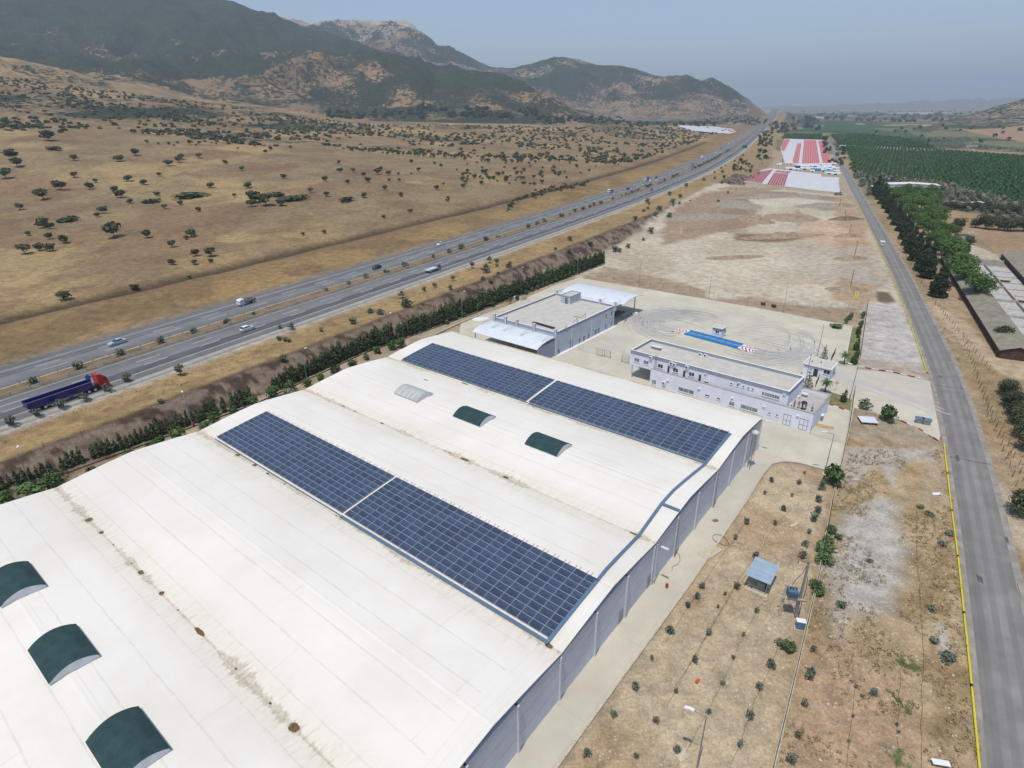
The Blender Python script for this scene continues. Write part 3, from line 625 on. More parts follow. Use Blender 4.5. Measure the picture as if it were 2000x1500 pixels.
# puddles left in the valleys
def blob(rx, ry, n=14, j=.18): return [(rx*(1+random.uniform(-j, j))*math.cos(t), ry*(1+random.uniform(-j, j))*math.sin(t)) for t in [2*math.pi*i/n for i in range(n)]]
pud = []
for x, y, rx, ry in [(197, 1005, .55, .5), (221, 1030, .4, .3), (295, 1108, .55, .28), (335, 1148, .4, .3), (407, 1222, 1.1, .26), (591, 1407, .6, .45), (245, 1053, .14, .1), (278, 1089, .14, .1), (367, 1180, .15, .1), (479, 1293, .2, .1), (545, 1360, .18, .12),
                      (908, 897, 1.0, .3), (988, 932, .6, .28), (747, 826, .6, .2), (697, 802, .4, .12), (674, 792, .55, .16), (870, 879, .25, .1), (881, 884, .4, .12), (832, 746, .7, .2), (911, 747, 1.0, .22), (475, 884, .6, .25), (505, 905, .5, .3), (529, 922, .4, .2), (660, 1005, .2, .1), (560, 943, .25, .1), (1243, 1041, 1.0, .16), (1075, 1257, .5, .3), (1057, 786, .3, .1)]:
    b_, a_ = None, None
    for v in (-67.2, -44.8, -22.4, 0, 22.4, 44.8):
        q = WH.loc(P(x, y, 7.32)); pass
    a_ = round(q[0]/22.4)*22.4 if abs(q[0]-round(q[0]/22.4)*22.4) < 3 else q[0]
    m_ = MB().add([(px_, py_, rz(a_+py_)+.02) for px_, py_ in blob(rx, ry)], [tuple(range(14))]); 
    m_.obj('puddle', M['puddle'], wh, loc=(q[1], a_, 0))
# weeds and silt clumps are left to the material; cable trays
M['tuft'] = mat('moss tuft', (.10, .10, .05), .95, .3, 6.)
def tray(pts, w, name='cable_tray'):
    b = MB()
    for (x0, a0), (x1, a1) in zip(pts, pts[1:]):
        n = max(1, int(abs(a1-a0)/1.2))
        for i in range(n):
            f0, f1 = i/n, (i+1)/n; p = (x0+(x1-x0)*f0, a0+(a1-a0)*f0); q = (x0+(x1-x0)*f1, a0+(a1-a0)*f1); d = Vector((q[0]-p[0], q[1]-p[1])).normalized(); s = Vector((-d.y, d.x))*w/2
            for h0, h1 in ((.06, .22),):
                b.add([(p[0]+s.x, p[1]+s.y, rz(p[1])+h0), (p[0]-s.x, p[1]-s.y, rz(p[1])+h0), (q[0]-s.x, q[1]-s.y, rz(q[1])+h0), (q[0]+s.x, q[1]+s.y, rz(q[1])+h0),
                       (p[0]+s.x, p[1]+s.y, rz(p[1])+h1), (p[0]-s.x, p[1]-s.y, rz(p[1])+h1), (q[0]-s.x, q[1]-s.y, rz(q[1])+h1), (q[0]+s.x, q[1]+s.y, rz(q[1])+h1)],
                      [(0, 3, 2, 1), (4, 5, 6, 7), (0, 1, 5, 4), (1, 2, 6, 5), (2, 3, 7, 6), (3, 0, 4, 7)])
    return b.obj(name, M['tray'], wh)
tray([(-1.85, .25), (-1.85, 11.), (-2.0, 13), (-2.3, 22.4), (-2.6, 30.1), (-2.1, 45), (-1.9, 55.4)], .42)
tray([(-38.2, .22), (-1.7, .22)], .42); tray([(-38.2, 45.2), (-2.1, 45.2)], .3); tray([(-2.5, 29.8), (.1, 29.8)], .5); tray([(-74.6, .3), (-38.5, .3)], .12); tray([(-75.4, 45.3), (-38.5, 45.3)], .12)
# ---- solar arrays : every module is a part
cellm = MB(); cellm.mi(0).box(-.80, .80, -.495, .495, 0, .03); cellm.mi(1).box(-.775, .775, -.468, .468, .03, .036)
for i in range(1, 6): pass
cell_me = cellm.mesh('solar_panel', [M['pframe'], M['cell']])
rail_me = MB().box(-.025, .025, 0, 5.45, -.02, .0).mesh('rail', M['metal_grey'])
def array(b0, a0, lab, cols=22, rows=10, span=9.85):
    ar = empty('solar_array', WH.w(b0*0+0, 0, 0), WH.az, label=lab, cat='solar array', group='solar arrays on the warehouse roof')
    ar.location = tuple(WH.w(a0, b0, rz(a0))); cw = 1.655
    a = a0
    for rr_ in range(rows):
        s = (rz(a+.6)-rz(a+.1))/.5; th = math.atan(s); da = 1.012*math.cos(th); am = a+da/2
        for c in range(cols):
            o = link('solar_panel', cell_me, ar, (.83+c*cw, am-a0, rz(am)+.17-rz(a0))); o.rotation_euler = (th, 0, 0)
        a += da
    for c in range(cols*2):
        x = .35+c*cw/2+(.25 if c % 2 else 0)
        for h in (0, 1):
            y0 = h*5.2; z0 = rz(a0+y0+.05); z1 = rz(a0+y0+5.2); o = link('rail', rail_me, ar, (x, y0-.0, z0+.15-rz(a0))); o.rotation_euler = (math.atan2(z1-z0, 5.15), 0, 0)
    return ar
array(-74.9, .75, 'solar array on the near bay, its far left half, above the brown puddled gutter')
array(-38.05, .75, 'large solar array on the near bay, right half, framed by the pale blue cable tray')
array(-75.6, 45.6, 'solar array on the farthest bay, left half towards the motorway')
array(-38.6, 45.6, 'solar array on the farthest bay, right half ending near the caged ladder')
# ---- skylights straddling the crowns
def skylight(b0, a, lab, w=6.4, d=4.4, green=True):
    s = empty('skylight', WH.w(a, b0, rz(a)-.3), WH.az, label=lab, cat='skylight', group='vaulted skylights on the warehouse roof')
    n = 10; zc = .5; cur = [(-d/2+d*i/n, zc+.9*math.sin(math.pi*i/n)**.85 if 0 < i < n else zc) for i in range(n+1)]
    bx = MB(); bx.box(-w/2, w/2, -d/2, d/2, -.4, zc)
    for x in (-w/2, w/2):
        bx.add([(x, y, z) for y, z in cur], [tuple(range(n+1)) if x > 0 else tuple(range(n, -1, -1))])
    bx.obj('curb', M['sky_side'], s)
    cv = MB(); e = .12; t = .05
    cv.add([(x, y*(1.03), z+t) for x in (-w/2-e, w/2+e) for y, z in cur]+[(x, y*1.03, z-.12) for x in (-w/2-e, w/2+e) for y, z in (cur[0], cur[-1])],
           [(i, i+1, n+2+i, n+1+i)[::-1] for i in range(n)]+[(0, n+1, 2*n+4, 2*n+2), (n, 2*n+3, 2*n+5, 2*n+1)])
    cv.obj('cover', M['green_cover'] if green else M['poly'], s)
    if not green:
        for i in range(1, 5):
            x = -w/2+w*i/5; rb = MB(); rb.add([(x+dx, y*1.04, z+t+.04) for dx in (-.06, .06) for y, z in cur], [(i_, i_+1, n+2+i_, n+1+i_)[::-1] for i_ in range(n)]); rb.obj('rib', M['white'], s)
    return s
skylight(-58.2, 33.2, 'pale grey ribbed skylight, the only one without a green cover', green=False)
skylight(-41.8, 33.2, 'green covered skylight right of the pale ribbed skylight')
skylight(-25.0, 33.2, 'green covered skylight nearest the right wall, on the same bay as the pale skylight')
skylight(-57.6, -33.0, 'green covered skylight cut by the left edge of the photo', 6.5)
skylight(-41.0, -33.0, 'middle green covered skylight of the near row of three', 6.5)
skylight(-24.6, -33.0, 'nearest and largest looking green covered skylight, cut by the bottom edge', 6.5)

# ------------------------------------------------------------------ windows, cooling units, ladders
def bxo(x0, x1, z0, z1, d0, d1, along):      # box on a facade: along 'b' -> facade faces -a ; along 'a' -> faces +b
    return (x0, x1, d0, d1, z0, z1) if along == 'b' else (d0, d1, x0, x1, z0, z1)
def window(par, F, ax, v, x0, y0, x1, y1, nm='window', panes=2, glass='glass', out=None, sill=True, frame='wframe', hgt=None, wdt=None):
    """window whose outline is read off at two corner points on the facade plane"""
    p, q = hit(F, ax, v, x0, y0), hit(F, ax, v, x1, y1); l, r_ = sorted((p[0], q[0])); z0, z1 = sorted((p[1], q[1]))
    if hgt: zm = (z0+z1)/2; z0, z1 = zm-hgt/2, zm+hgt/2
    if wdt: lm = (l+r_)/2; l, r_ = lm-wdt/2, lm+wdt/2
    al = 'b' if ax == 'a' else 'a'; s = -1 if ax == 'a' else 1
    def bo(m, x0, x1, z0, z1, a, b): m.box(*bxo(x0, x1, z0, z1, min(v+s*a, v+s*b), max(v+s*a, v+s*b), al))
    f = .055; m = MB()
    for c in ((l, l+f, z0, z1), (r_-f, r_, z0, z1), (l+f, r_-f, z0, z0+f), (l+f, r_-f, z1-f, z1)): bo(m, *c, -.02, .035)
    for k in range(1, panes): x = l+(r_-l)*k/panes; bo(m, x-.03, x+.03, z0+f, z1-f, -.02, .03)
    o = m.obj(nm, M[frame], par)
    for k in range(panes):
        a_ = l+(r_-l)*k/panes+.05; b_ = l+(r_-l)*(k+1)/panes-.05
        m = MB(); bo(m, a_, b_, z0+f, z1-f, -.01, .012); m.obj('pane', M[glass], o)
    if sill: m = MB(); bo(m, l-.12, r_+.12, z0-.09, z0, -.02, .12); m.obj('sill', M['white'], o)
    return o
def ladder(par, loc, rot, h, cage=False, name='ladder'):
    m = MB()
    for x in (-.22, .22): m.tube((x, 0, 0), (x, 0, h), .03, 5)
    for i in range(int(h/.3)): m.tube((-.22, 0, .25+.3*i), (.22, 0, .25+.3*i), .02, 4)
    if cage:
        for i in range(int((h-2)/.8)):
            z = 2.2+.8*i; pts = [(.38*math.cos(t)*1., -.38+.0-.38*math.sin(t)*1., z) for t in np.linspace(0, math.pi, 7)]; pts = [(.38*math.cos(t), -.75*math.sin(t), z) for t in np.linspace(0, math.pi, 7)]; m.path(pts, .02, 4)
        for t in np.linspace(.3, math.pi-.3, 5): m.tube((.38*math.cos(t), -.75*math.sin(t), 2.2), (.38*math.cos(t), -.75*math.sin(t), h), .02, 4)
    return m.obj(name, M['metal_grey'], par, loc=loc, rz=rot)
def ac_mesh():
    m = MB(); m.mi(0).box(-.42, .42, -.18, .18, 0, .62); m.mi(1)
    m.tube((-.1, -.185, .31), (-.1, -.2, .31), .24, 12); m.mi(2); m.tube((-.1, -.2, .31), (-.1, -.215, .31), .07, 8); return m.mesh('cooling_unit', [M['white'], M['steel_dark'], M['metal_grey']])
ac_me = ac_mesh()

# ---- depot with curved canopies
DF = Frame(P(1085, 695), math.radians(39.8))
dp = empty('depot', DF.o, DF.az, label='grey two-storey depot with flat roof and curved white canopies at both ends', cat='building')
W_, Ld, Hd = 21.8, 30.4, 6.62
m = MB(); m.box(-W_, 0, 0, Ld, 0, 5.85); m.obj('wall', M['dpwall'], dp)
m = MB(); m.box(-W_, .03, -.02, Ld+.02, 5.85, 6.0)
for x0, x1, y0, y1 in ((-.28, .03, -.02, Ld+.02), (-W_-.02, -W_+.26, -.02, Ld+.02), (-W_+.26, -.28, -.02, .26), (-W_+.26, -.28, Ld-.26, Ld+.02)): m.box(x0, x1, y0, y1, 6.0, Hd)
m.obj('parapet', M['band'], dp)
m = MB()
for x0, x1, y0, y1 in ((-.32, .07, -.06, Ld+.06), (-W_-.06, -W_+.3, -.06, Ld+.06), (-W_+.3, -.32, -.06, .3), (-W_+.3, -.32, Ld-.3, Ld+.06)): m.box(x0, x1, y0, y1, Hd, Hd+.06)
m.obj('coping', M['white'], dp)
MB().box(-W_+.26, -.28, .26, Ld-.26, 6.0, 6.04).obj('roof', M['deck'], dp)
MB().box(.0, .9, 0, Ld, 0, .14).obj('plinth', M['white'], dp)
def cx(x): return 1060+x/8.333
def cy(y): return 540+y/8.333
for (x0, y0, x1, y1) in ((245, 1180, 275, 1280), (583, 995, 613, 1095), (655, 960, 685, 1055), (732, 918, 760, 1018), (842, 860, 873, 950), (893, 835, 922, 925), (1010, 770, 1035, 865), (1100, 725, 1123, 815), (1018, 600, 1043, 695), (1108, 555, 1132, 645)):
    xm = (x0+x1)/2; ym = (y0+y1)/2; window(dp, DF, 'b', 0, cx(x0), cy(ym), cx(x1), cy(ym), panes=2, hgt=1.75 if y0 > 700 else 1.7)
a, z = hit(DF, 'b', 0, cx(462), cy(1150)); d = MB().box(0, .06, a-.7, a+.7, .15, 2.5).obj('door', M['metal_grey'], dp); MB().box(.06, .1, a+.4, a+.5, 1.1, 1.25).obj('handle', M['steel_dark'], d)
for a in (7.5, 17.6, 26.): MB().box(0, .16, a-.13, a+.13, .14, 5.8).obj('pilaster', M['column'], dp)
for i, (x, a) in enumerate([(-W_+.3, 0), (-17.3, 0), (-13.2, 0), (-7.2, 0), (0, -.1), (-W_+.3, Ld), (-5.3, Ld), (0, Ld)]):
    m = MB(); m.box(x-.32, x+.32, a-.3, a-.22, 5, 7.55); m.box(x-.32, x+.32, a+.22, a+.3, 5, 7.55); m.box(x-.05, x+.05, a-.22, a+.22, 5, 7.55); m.box(x-.36, x+.36, a-.34, a+.34, 7.55, 7.62); m.obj('roof_post', M['column'], dp)
    s = -1 if a < 1 else 1
    m = MB(); m.tube((x, a, 7.3), (x-.8, a+s*5, 5.6 if s < 0 else 6.6), .04, 5); m.tube((x, a, 6.2), (x-.8, a+s*5, 5.5 if s < 0 else 6.5), .03, 5); m.obj('tie_rod', M['metal_grey'], dp)
m = MB().box(-.15, .25, -.25, .2, .0, 6.6).obj('corner_pier', M['column'], dp)
def vault(prof, x0, x1, name, th=.12):
    m = MB(); n = len(prof)
    vs = [(x, y, z+t) for t in (0, -th) for x in (x0, x1) for y, z in prof]; fs = []
    for j in range(n-1):
        fs += [(j, n+j, n+j+1, j+1), (2*n+j+1, 3*n+j+1, 3*n+j, 2*n+j), (j, j+1, 2*n+j+1, 2*n+j), (n+j+1, n+j, 3*n+j, 3*n+j+1)]
    fs += [(0, 2*n, 3*n, n), (n-1, 2*n-1, 4*n-1, 3*n-1)]
    m.add(vs, fs)
    k = int((x1-x0)/1.1)
    for i in range(k+1):     # standing seams
        x = x0+(x1-x0)*i/k
        for (ya, za), (yb, zb) in zip(prof, prof[1:]): m.add([(x-.03, ya, za+.05), (x+.03, ya, za+.05), (x+.03, yb, zb+.05), (x-.03, yb, zb+.05), (x-.03, ya, za), (x+.03, ya, za), (x+.03, yb, zb), (x-.03, yb, zb)], [(0, 1, 2, 3), (0, 3, 7, 4), (1, 5, 6, 2)])
    return m.obj(name, M['metal_roof'], dp)
vault([(-8.1, 4.2), (-7.4, 4.55), (-6.4, 4.9), (-5, 5.2), (-3.3, 5.38), (-1.6, 5.42), (-.1, 5.35)], -22.7, -.1, 'canopy')
vault([(Ld+.1, 5.9), (31.6, 6.1), (33.2, 6.15), (34.6, 5.85), (35.4, 5.55)], -22.4, -.1, 'canopy')
vault([(34.8, 5.3), (36, 5.75), (37.5, 6.1), (39.4, 6.32), (41.6, 6.42), (43.8, 6.35), (46, 6.1), (48, 5.65)], -23.2, .1, 'canopy', .16)
for x in (-22.5, -15.2, -7.8, -.6): MB().tube((x, 43.9, 0), (x, 43.9, 6.1), .17, 8).obj('canopy_post', M['metal_grey'], dp)
for x in (-22.5, -15.2, -7.8): MB().tube((x, -7.2, 0), (x, -7.2, 4.4), .14, 8).obj('canopy_post', M['metal_grey'], dp)
MB().box(-.3, -.05, -7.9, 0, 0, 4.3).obj('screen_wall', M['band'], dp)
h = MB().box(-15.7, -12.2, 24.4, 30.3, 6.04, 8.3).obj('stair_hut', M['dpwall'], dp); m = MB()
for x0, x1, y0, y1 in ((-15.8, -12.1, 24.3, 24.55), (-15.8, -12.1, 30.15, 30.4), (-15.8, -15.55, 24.55, 30.15), (-12.35, -12.1, 24.55, 30.15)): m.box(x0, x1, y0, y1, 8.3, 8.5)
m.obj('rim', M['band'], h); MB().box(-15.55, -12.35, 24.55, 30.15, 8.3, 8.34).obj('roof', M['deck'], h)
m = MB(); m.box(-14.1, -13.0, 24.32, 24.4, 6.1, 7.55); m.add([(-13.55+.55*math.cos(t), 24.34, 7.55+.4*math.sin(t)) for t in np.linspace(0, math.pi, 9)], [tuple(range(9))[::-1]]); m.obj('door', M['glass'], h)
m = MB()
for z in (6.85, 7.5): m.box(-14.1, -13.0, 24.29, 24.32, z-.04, z+.04)
for x in (-14.1, -13.55, -13.0): m.box(x-.04, x+.04, 24.29, 24.32, 6.1, 7.6)
m.obj('door_frame', M['wframe'], h)
# lumber and frames left on the depot roof
DR = lambda a, b, z=6.05: DF.w(a, b, z)
m = MB(); random.seed(4)
for i in range(9): y = random.uniform(-.5, .5); m.tube((-3.6+random.uniform(-.8, .3), y, .12+.1*(i % 3)), (3.4+random.uniform(-.5, .8), y+random.uniform(-.2, .2), .12+.1*(i % 3)), .06, 5)
m.obj('pipe_stack', M['steel_dark'], loc=DR(3.6, -6.6), rz=-DF.az-.06, label='stack of dark steel pipes lying across the depot roof', cat='pipes')
for i, (x, y, s) in enumerate([(1106, 648, 1.1), (1127, 634, 1.3), (1143, 624, 1.2)]):
    p = P(x, y, 6.05); t = empty('strut_frame', p, DF.az, label=['short leaning steel strut nearest the pipe stack', 'T-shaped steel strut with a crossbar on the depot roof', 'leaning steel strut farthest along the roof edge'][i], cat='steel frame', group='steel struts along the depot roof edge')
    MB().tube((0, 0, 0), (0, 0, 1.6*s), .06, 5).obj('post', M['wood'], t); MB().tube((0, 0, 1.5*s), (-1.2*s, 0, 0), .05, 5).obj('brace', M['wood'], t)
    if i == 1: MB().tube((-1.3, 0, 1.65*s), (1.2, 0, 1.75*s), .08, 5).obj('crossbar', M['wood'], t)

# ---- office block
OF = Frame(P(1582, 845), math.radians(41.3))
of = empty('office_building', OF.o, OF.az, label='long pale lilac two-storey office block with flat roof and roof terrace at its right end', cat='building')
U0, U1, UB0, UB1, UH = .55, 10.4, -42.4, -5.5, 7.3
# lower storey (open car port at the left end)
m = MB(); m.box(-36.4, 0, 0, 9.9, 0, 3.58); m.box(-6.0, 0, 9.9, 11.8, 0, 3.58); m.obj('wall', M['lilac'], of)
m = MB(); m.box(-36.4, 0, 0, .24, 3.58, 4.2); m.box(-.24, 0, .24, 11.56, 3.58, 4.2); m.box(-5.5, 0, 11.56, 11.8, 3.58, 4.2); m.obj('terrace_parapet', M['lilac'], of)
m = MB(); m.box(-36.45, .05, -.05, .28, 4.2, 4.27); m.box(-.28, .05, .28, 11.52, 4.2, 4.27); m.box(-5.5, .05, 11.52, 11.85, 4.2, 4.27); m.obj('coping', M['grime'], of)
MB().box(-5.5, -.24, .24, 11.56, 3.58, 3.64).obj('terrace_floor', M['terrace'], of); MB().box(-36.4, -5.5, .24, U0, 3.58, 3.62).obj('ledge', M['white'], of)
m = MB(); m.box(UB0, UB1, U0, U1, 3.58, 6.42); m.obj('wall', M['lilac'], of)
m = MB()
m.box(UB0-.02, UB1+.02, U0-.02, U1+.02, 6.42, 6.6)
for x0, x1, y0, y1 in ((UB0-.02, UB1+.02, U0-.02, U0+.24), (UB0-.02, UB1+.02, U1-.24, U1+.02), (UB0-.02, UB0+.24, U0+.24, U1-.24), (UB1-.24, UB1+.02, U0+.24, U1-.24)): m.box(x0, x1, y0, y1, 6.6, UH)
m.obj('parapet', M['band'], of)
m = MB()
for x0, x1, y0, y1 in ((UB0-.07, UB1+.07, U0-.07, U0+.29), (UB0-.07, UB1+.07, U1-.29, U1+.07), (UB0-.07, UB0+.29, U0+.29, U1-.29), (UB1-.29, UB1+.07, U0+.29, U1-.29)): m.box(x0, x1, y0, y1, UH, UH+.07)
m.obj('coping', M['white'], of)
MB().box(UB0+.24, UB1-.24, U0+.24, U1-.24, 6.6, 6.66).obj('roof', M['deck'], of)
for x, y in ((UB0+.3, U0+.3), (UB0+.3, 5.4), (UB0+.3, U1-.35), (-38.6, U1-.35)): MB().box(x-.28, x+.28, y-.28, y+.28, 0, 3.58).obj('pier', M['lilac'], of)
MB().box(-42.1, -36.5, U0+.6, U1-.6, 0, .02).obj('car_port_floor', M['terrace'], of)
ox = lambda x: 1220+x/10; oy = lambda y: 640+y/10
def ow(x0, y0, x1, y1, v=U0, **k): return window(of, OF, 'a', v, ox(x0), oy((y0+y1)/2), ox(x1), oy((y0+y1)/2)+.0, **k)
ow(190, 580, 290, 680, glass='glass_pale', hgt=.95); ow(367, 628, 470, 728, glass='glass_pale', hgt=.95)
for x0, y0, x1, y1 in ((650, 703, 750, 798), (943, 783, 1046, 880), (1255, 862, 1362, 958)): ow(x0, y0, x1, y1, hgt=1.0)
for x0, y0, x1, y1 in ((833, 750, 882, 885), (1138, 833, 1190, 968), (1442, 910, 1495, 1050)): ow(x0, y0, x1, y1, nm='balcony_door', panes=1, hgt=1.7, sill=False)
ow(1550, 1045, 1640, 1090, panes=1, hgt=.42)
px = lambda x: 1400+x/8.333; py = lambda y: 700+y/8.333
def pw(x0, y0, x1, y1, v=U0, **k): return window(of, OF, 'a', v, px(x0), py((y0+y1)/2), px(x1), py((y0+y1)/2), **k)
for x0, x1, y in ((217, 252, 410), (320, 355, 436), (415, 450, 460), (498, 533, 483), (567, 602, 501)): pw(x0, y-15, x1, y+15, panes=1, hgt=.42)
pw(725, 530, 1027, 680, panes=7, glass='glass_pale', hgt=.85)
for x0, x1, y in ((838, 876, 890), (962, 1000, 924)): pw(x0, y-15, x1, y+15, v=0, panes=1, hgt=.42)
for x0, x1, y in ((0, 58, 655),): pw(x0, y-15, x1, y+15, v=0, panes=1, hgt=.42)
ow(1567, 1300, 1660, 1350, v=0, panes=1, hgt=.42)
pw(200, 700, 290, 775, v=0, panes=2, glass='glass_pale', hgt=1.0); pw(383, 745, 668, 880, v=0, panes=3, glass='glass_pale', hgt=1.0)
ow(1045, 1160, 1355, 1300, v=0, panes=3, glass='glass_pale', hgt=1.0); ow(528, 1020, 615, 1100, v=0, panes=2, glass='glass_pale', hgt=1.1)
for x0, x1, yb in ((1070, 1195, 1030), (1328, 1470, 1110)):    # glazed double doors
    p = hit(OF, 'a', 0, px(x0), py(yb))[0]; q = hit(OF, 'a', 0, px(x1), py(yb))[0]; m = MB()
    w = q-p
    for x in (p, p+w/2-.04, q-.08): m.box(x, x+.08, -.05, 0, .1, 2.55)
    for z in (.1, 1.15, 2.47): m.box(p, q, -.05, 0, z, z+.08)
    o = m.obj('double_door', M['metal_grey'], of); MB().box(p+.1, q-.1, -.02, 0, .15, 2.5).obj('door_leaf', M['lilac'], o)
for (x, y, v) in ((848, 1025, 0), (1455, 1187, 0), (1580, 895, U0), (865, 705, U0)): p = hit(OF, 'a', v, ox(x), oy(y)); MB().box(p[0]-.3, p[0]+.3, v-.25, v, p[1]-.06, p[1]+.06).obj('wall_light', M['white'], of)
for (x, y, v) in ((255, 640, 0), (773, 780, 0), (1322, 932, 0), (365, 390, U0), (1103, 582, U0)): p = hit(OF, 'a', v, px(x), py(y)); MB().box(p[0]-.3, p[0]+.3, v-.25, v, p[1]-.06, p[1]+.06).obj('wall_light', M['white'], of)
for b_, v, z0, z1 in ((-30, 0, 0, 4.1), (-24.4, 0, 0, 4.1), (-18.6, 0, 0, 4.1), (-12.6, 0, 0, 4.1), (-6.6, 0, 0, 4.1), (-.5, 0, 0, 4.1), (-27.2, U0, 3.6, 6.4), (-22, U0, 3.6, 6.4), (-15, U0, 3.6, 6.4), (-10.1, U0, 3.6, 6.4)):
    MB().tube((b_, v-.07, z0), (b_, v-.07, z1), .045, 6).obj('downpipe', M['lilac'], of)
ladder(of, (hit(OF, 'a', U0, ox(612), oy(700))[0], U0-.12, 3.7), 0, 4.1)
# cooling units
def ac(p, rot, lab): return link('cooling_unit', ac_me, None, p, rot, label=lab, cat='air conditioner', group='cooling units round the office block')
for x, y, v, lab in ((520, 580, U0, 'cooling unit high on the wall left of the ladder'), (925, 690, U0, 'left of the paired cooling units above the middle upstairs window'), (985, 715, U0, 'right of the paired cooling units above the middle upstairs window'), (1228, 765, U0, 'lone cooling unit above the third upstairs window'), (775, 1075, 0, 'ground floor cooling unit beside the car port')):
    p = hit(OF, 'a', v, ox(x), oy(y)); ac(OF.w(v-.22, p[0], p[1]-.3), -OF.az, lab)
for (a_, b_, z_, lab) in ((U1-1.3, -28.6, 6.66, 'cooling unit on the office roof by the far parapet, left one'), (U1-1.3, -27.3, 6.66, 'cooling unit on the office roof by the far parapet, right one'), (1.8, -5.1, 3.66, 'cooling unit on the terrace floor by the upper wall'), (6.5, -5., 3.66, 'cooling unit on the terrace further back')):
    ac(OF.w(a_, b_, z_), -OF.az+(math.pi/2 if b_ > -10 else 0), lab)
t = empty('solar_water_heater', OF.w(6.2, -38.6, 6.66), OF.az, label='long roof ventilation unit on the left end of the office roof', cat='roof unit')
MB().box(-1.2, 1.2, -.35, .35, .1, .65).obj('body', M['metal_grey'], t); MB().box(-1.25, 1.25, -.4, .4, .65, .72).obj('lid', M['white'], t)
m = MB(); m.box(0, .9, -.1, 1.6, 3.0, 3.1).obj('awning', M['white'], of, loc=(0, 1.2, 0)) if False else None
tb = empty('table', OF.w(8.4, -4.3, 3.66), OF.az, label='white table standing on the terrace by the wall', cat='table'); MB().box(-.6, .6, -.4, .4, .7, .76).obj('table_top', M['white'], tb)
for x in (-.5, .5):
    for y in (-.3, .3): MB().box(x-.03, x+.03, y-.03, y+.03, 0, .7).obj('leg', M['metal_grey'], tb)

# ------------------------------------------------------------------ yard
def sheet(name, poly, z, m, skirt=.12, kind='structure', **k):
    b = MB(); n = len(poly); vs = [(x, y, z) for x, y in poly]+[(x, y, z-skirt) for x, y in poly]
    a = sum(poly[i][0]*poly[(i+1) % n][1]-poly[(i+1) % n][0]*poly[i][1] for i in range(n)); o = list(range(n)) if a > 0 else list(range(n))[::-1]
    tri = tessellate_polygon([[Vector((x, y, 0)) for x, y in poly]]); up_f = []
    for t_ in tri:
        a_, b_, c_ = (poly[i] for i in t_); ar = (b_[0]-a_[0])*(c_[1]-a_[1])-(b_[1]-a_[1])*(c_[0]-a_[0]); up_f.append(tuple(t_) if ar > 0 else tuple(t_)[::-1])
    b.add(vs, up_f+[(o[i], o[i]+n, o[(i+1) % n]+n, o[(i+1) % n]) for i in range(n)]); return b.obj(name, m, kind=kind, **k)
yard = G((900, 632), (939, 616), (994, 597), (1034, 579), (1090, 555), (1131, 543), (1300, 571), (1480, 602), (1663, 637), (1658, 665), (1650, 706), (1676, 712), (1672, 722), (1740, 728), (1816, 745), (1836, 850), (1834, 862), (1760, 822), (1668, 797), (1655, 860), (1640, 922), (1615, 920), (1560, 905), (1530, 902), (1508, 907), (1490, 927), (1461, 975), (1350, 1139.5), (1220, 1318), (1091, 1496), (980, 1650))
yard += [tuple(WH.w(a, b)[:2]) for a, b in ((-40, -3), (66.8, -3), (66.8, -79))]
ym = M['concrete']
def yard_mat():      # joints between the cast slabs
    t = ym.node_tree; L = t.links.new; b = t.nodes['Principled BSDF']; src = b.inputs['Base Color'].links[0].from_socket
    g = t.nodes.new('ShaderNodeNewGeometry').outputs['Position']; mp = t.nodes.new('ShaderNodeMapping'); mp.inputs['Rotation'].default_value = (0, 0, WH.az); L(g, mp.inputs[0]); sp = t.nodes.new('ShaderNodeSeparateXYZ'); L(mp.outputs[0], sp.inputs[0]); outs = []
    for i, per in ((0, 5.2), (1, 6.3)):
        m1 = t.nodes.new('ShaderNodeMath'); m1.operation = 'DIVIDE'; m1.inputs[1].default_value = per; L(sp.outputs[i], m1.inputs[0]); m2 = t.nodes.new('ShaderNodeMath'); m2.operation = 'PINGPONG'; m2.inputs[1].default_value = 1; L(m1.outputs[0], m2.inputs[0])
        r = t.nodes.new('ShaderNodeMapRange'); r.inputs[1].default_value = .08/per; r.inputs[2].default_value = .02/per; L(m2.outputs[0], r.inputs[0]); outs.append(r.outputs[0])
    mm = t.nodes.new('ShaderNodeMath'); mm.operation = 'MAXIMUM'; L(outs[0], mm.inputs[0]); L(outs[1], mm.inputs[1])
    m3 = t.nodes.new('ShaderNodeMath'); m3.operation = 'MULTIPLY'; m3.inputs[1].default_value = .3; L(mm.outputs[0], m3.inputs[0])
    x = t.nodes.new('ShaderNodeMix'); x.data_type = 'RGBA'; L(m3.outputs[0], x.inputs[0]); L(src, x.inputs[6]); x.inputs[7].default_value = (.3, .28, .24, 1)
    # rubber and oil grime: broad soft patches
    for sc, lo, hi, amt, col in ((.035, .52, .68, .35, (.36, .35, .33)), (.6, .5, .72, .25, (.40, .38, .33))):
        n = t.nodes.new('ShaderNodeTexNoise'); n.inputs['Scale'].default_value = sc; n.inputs['Detail'].default_value = 6; L(g, n.inputs['Vector']); r = t.nodes.new('ShaderNodeMapRange'); r.inputs[1].default_value = lo; r.inputs[2].default_value = hi; r.inputs[4].default_value = amt; L(n.outputs[0], r.inputs[0])
        y = t.nodes.new('ShaderNodeMix'); y.data_type = 'RGBA'; L(r.outputs[0], y.inputs[0]); L(x.outputs[2], y.inputs[6]); y.inputs[7].default_value = (*col, 1); x = y
    L(x.outputs[2], b.inputs['Base Color'])
yard_mat()
sheet('yard_paving', yard, .08, M['concrete'])
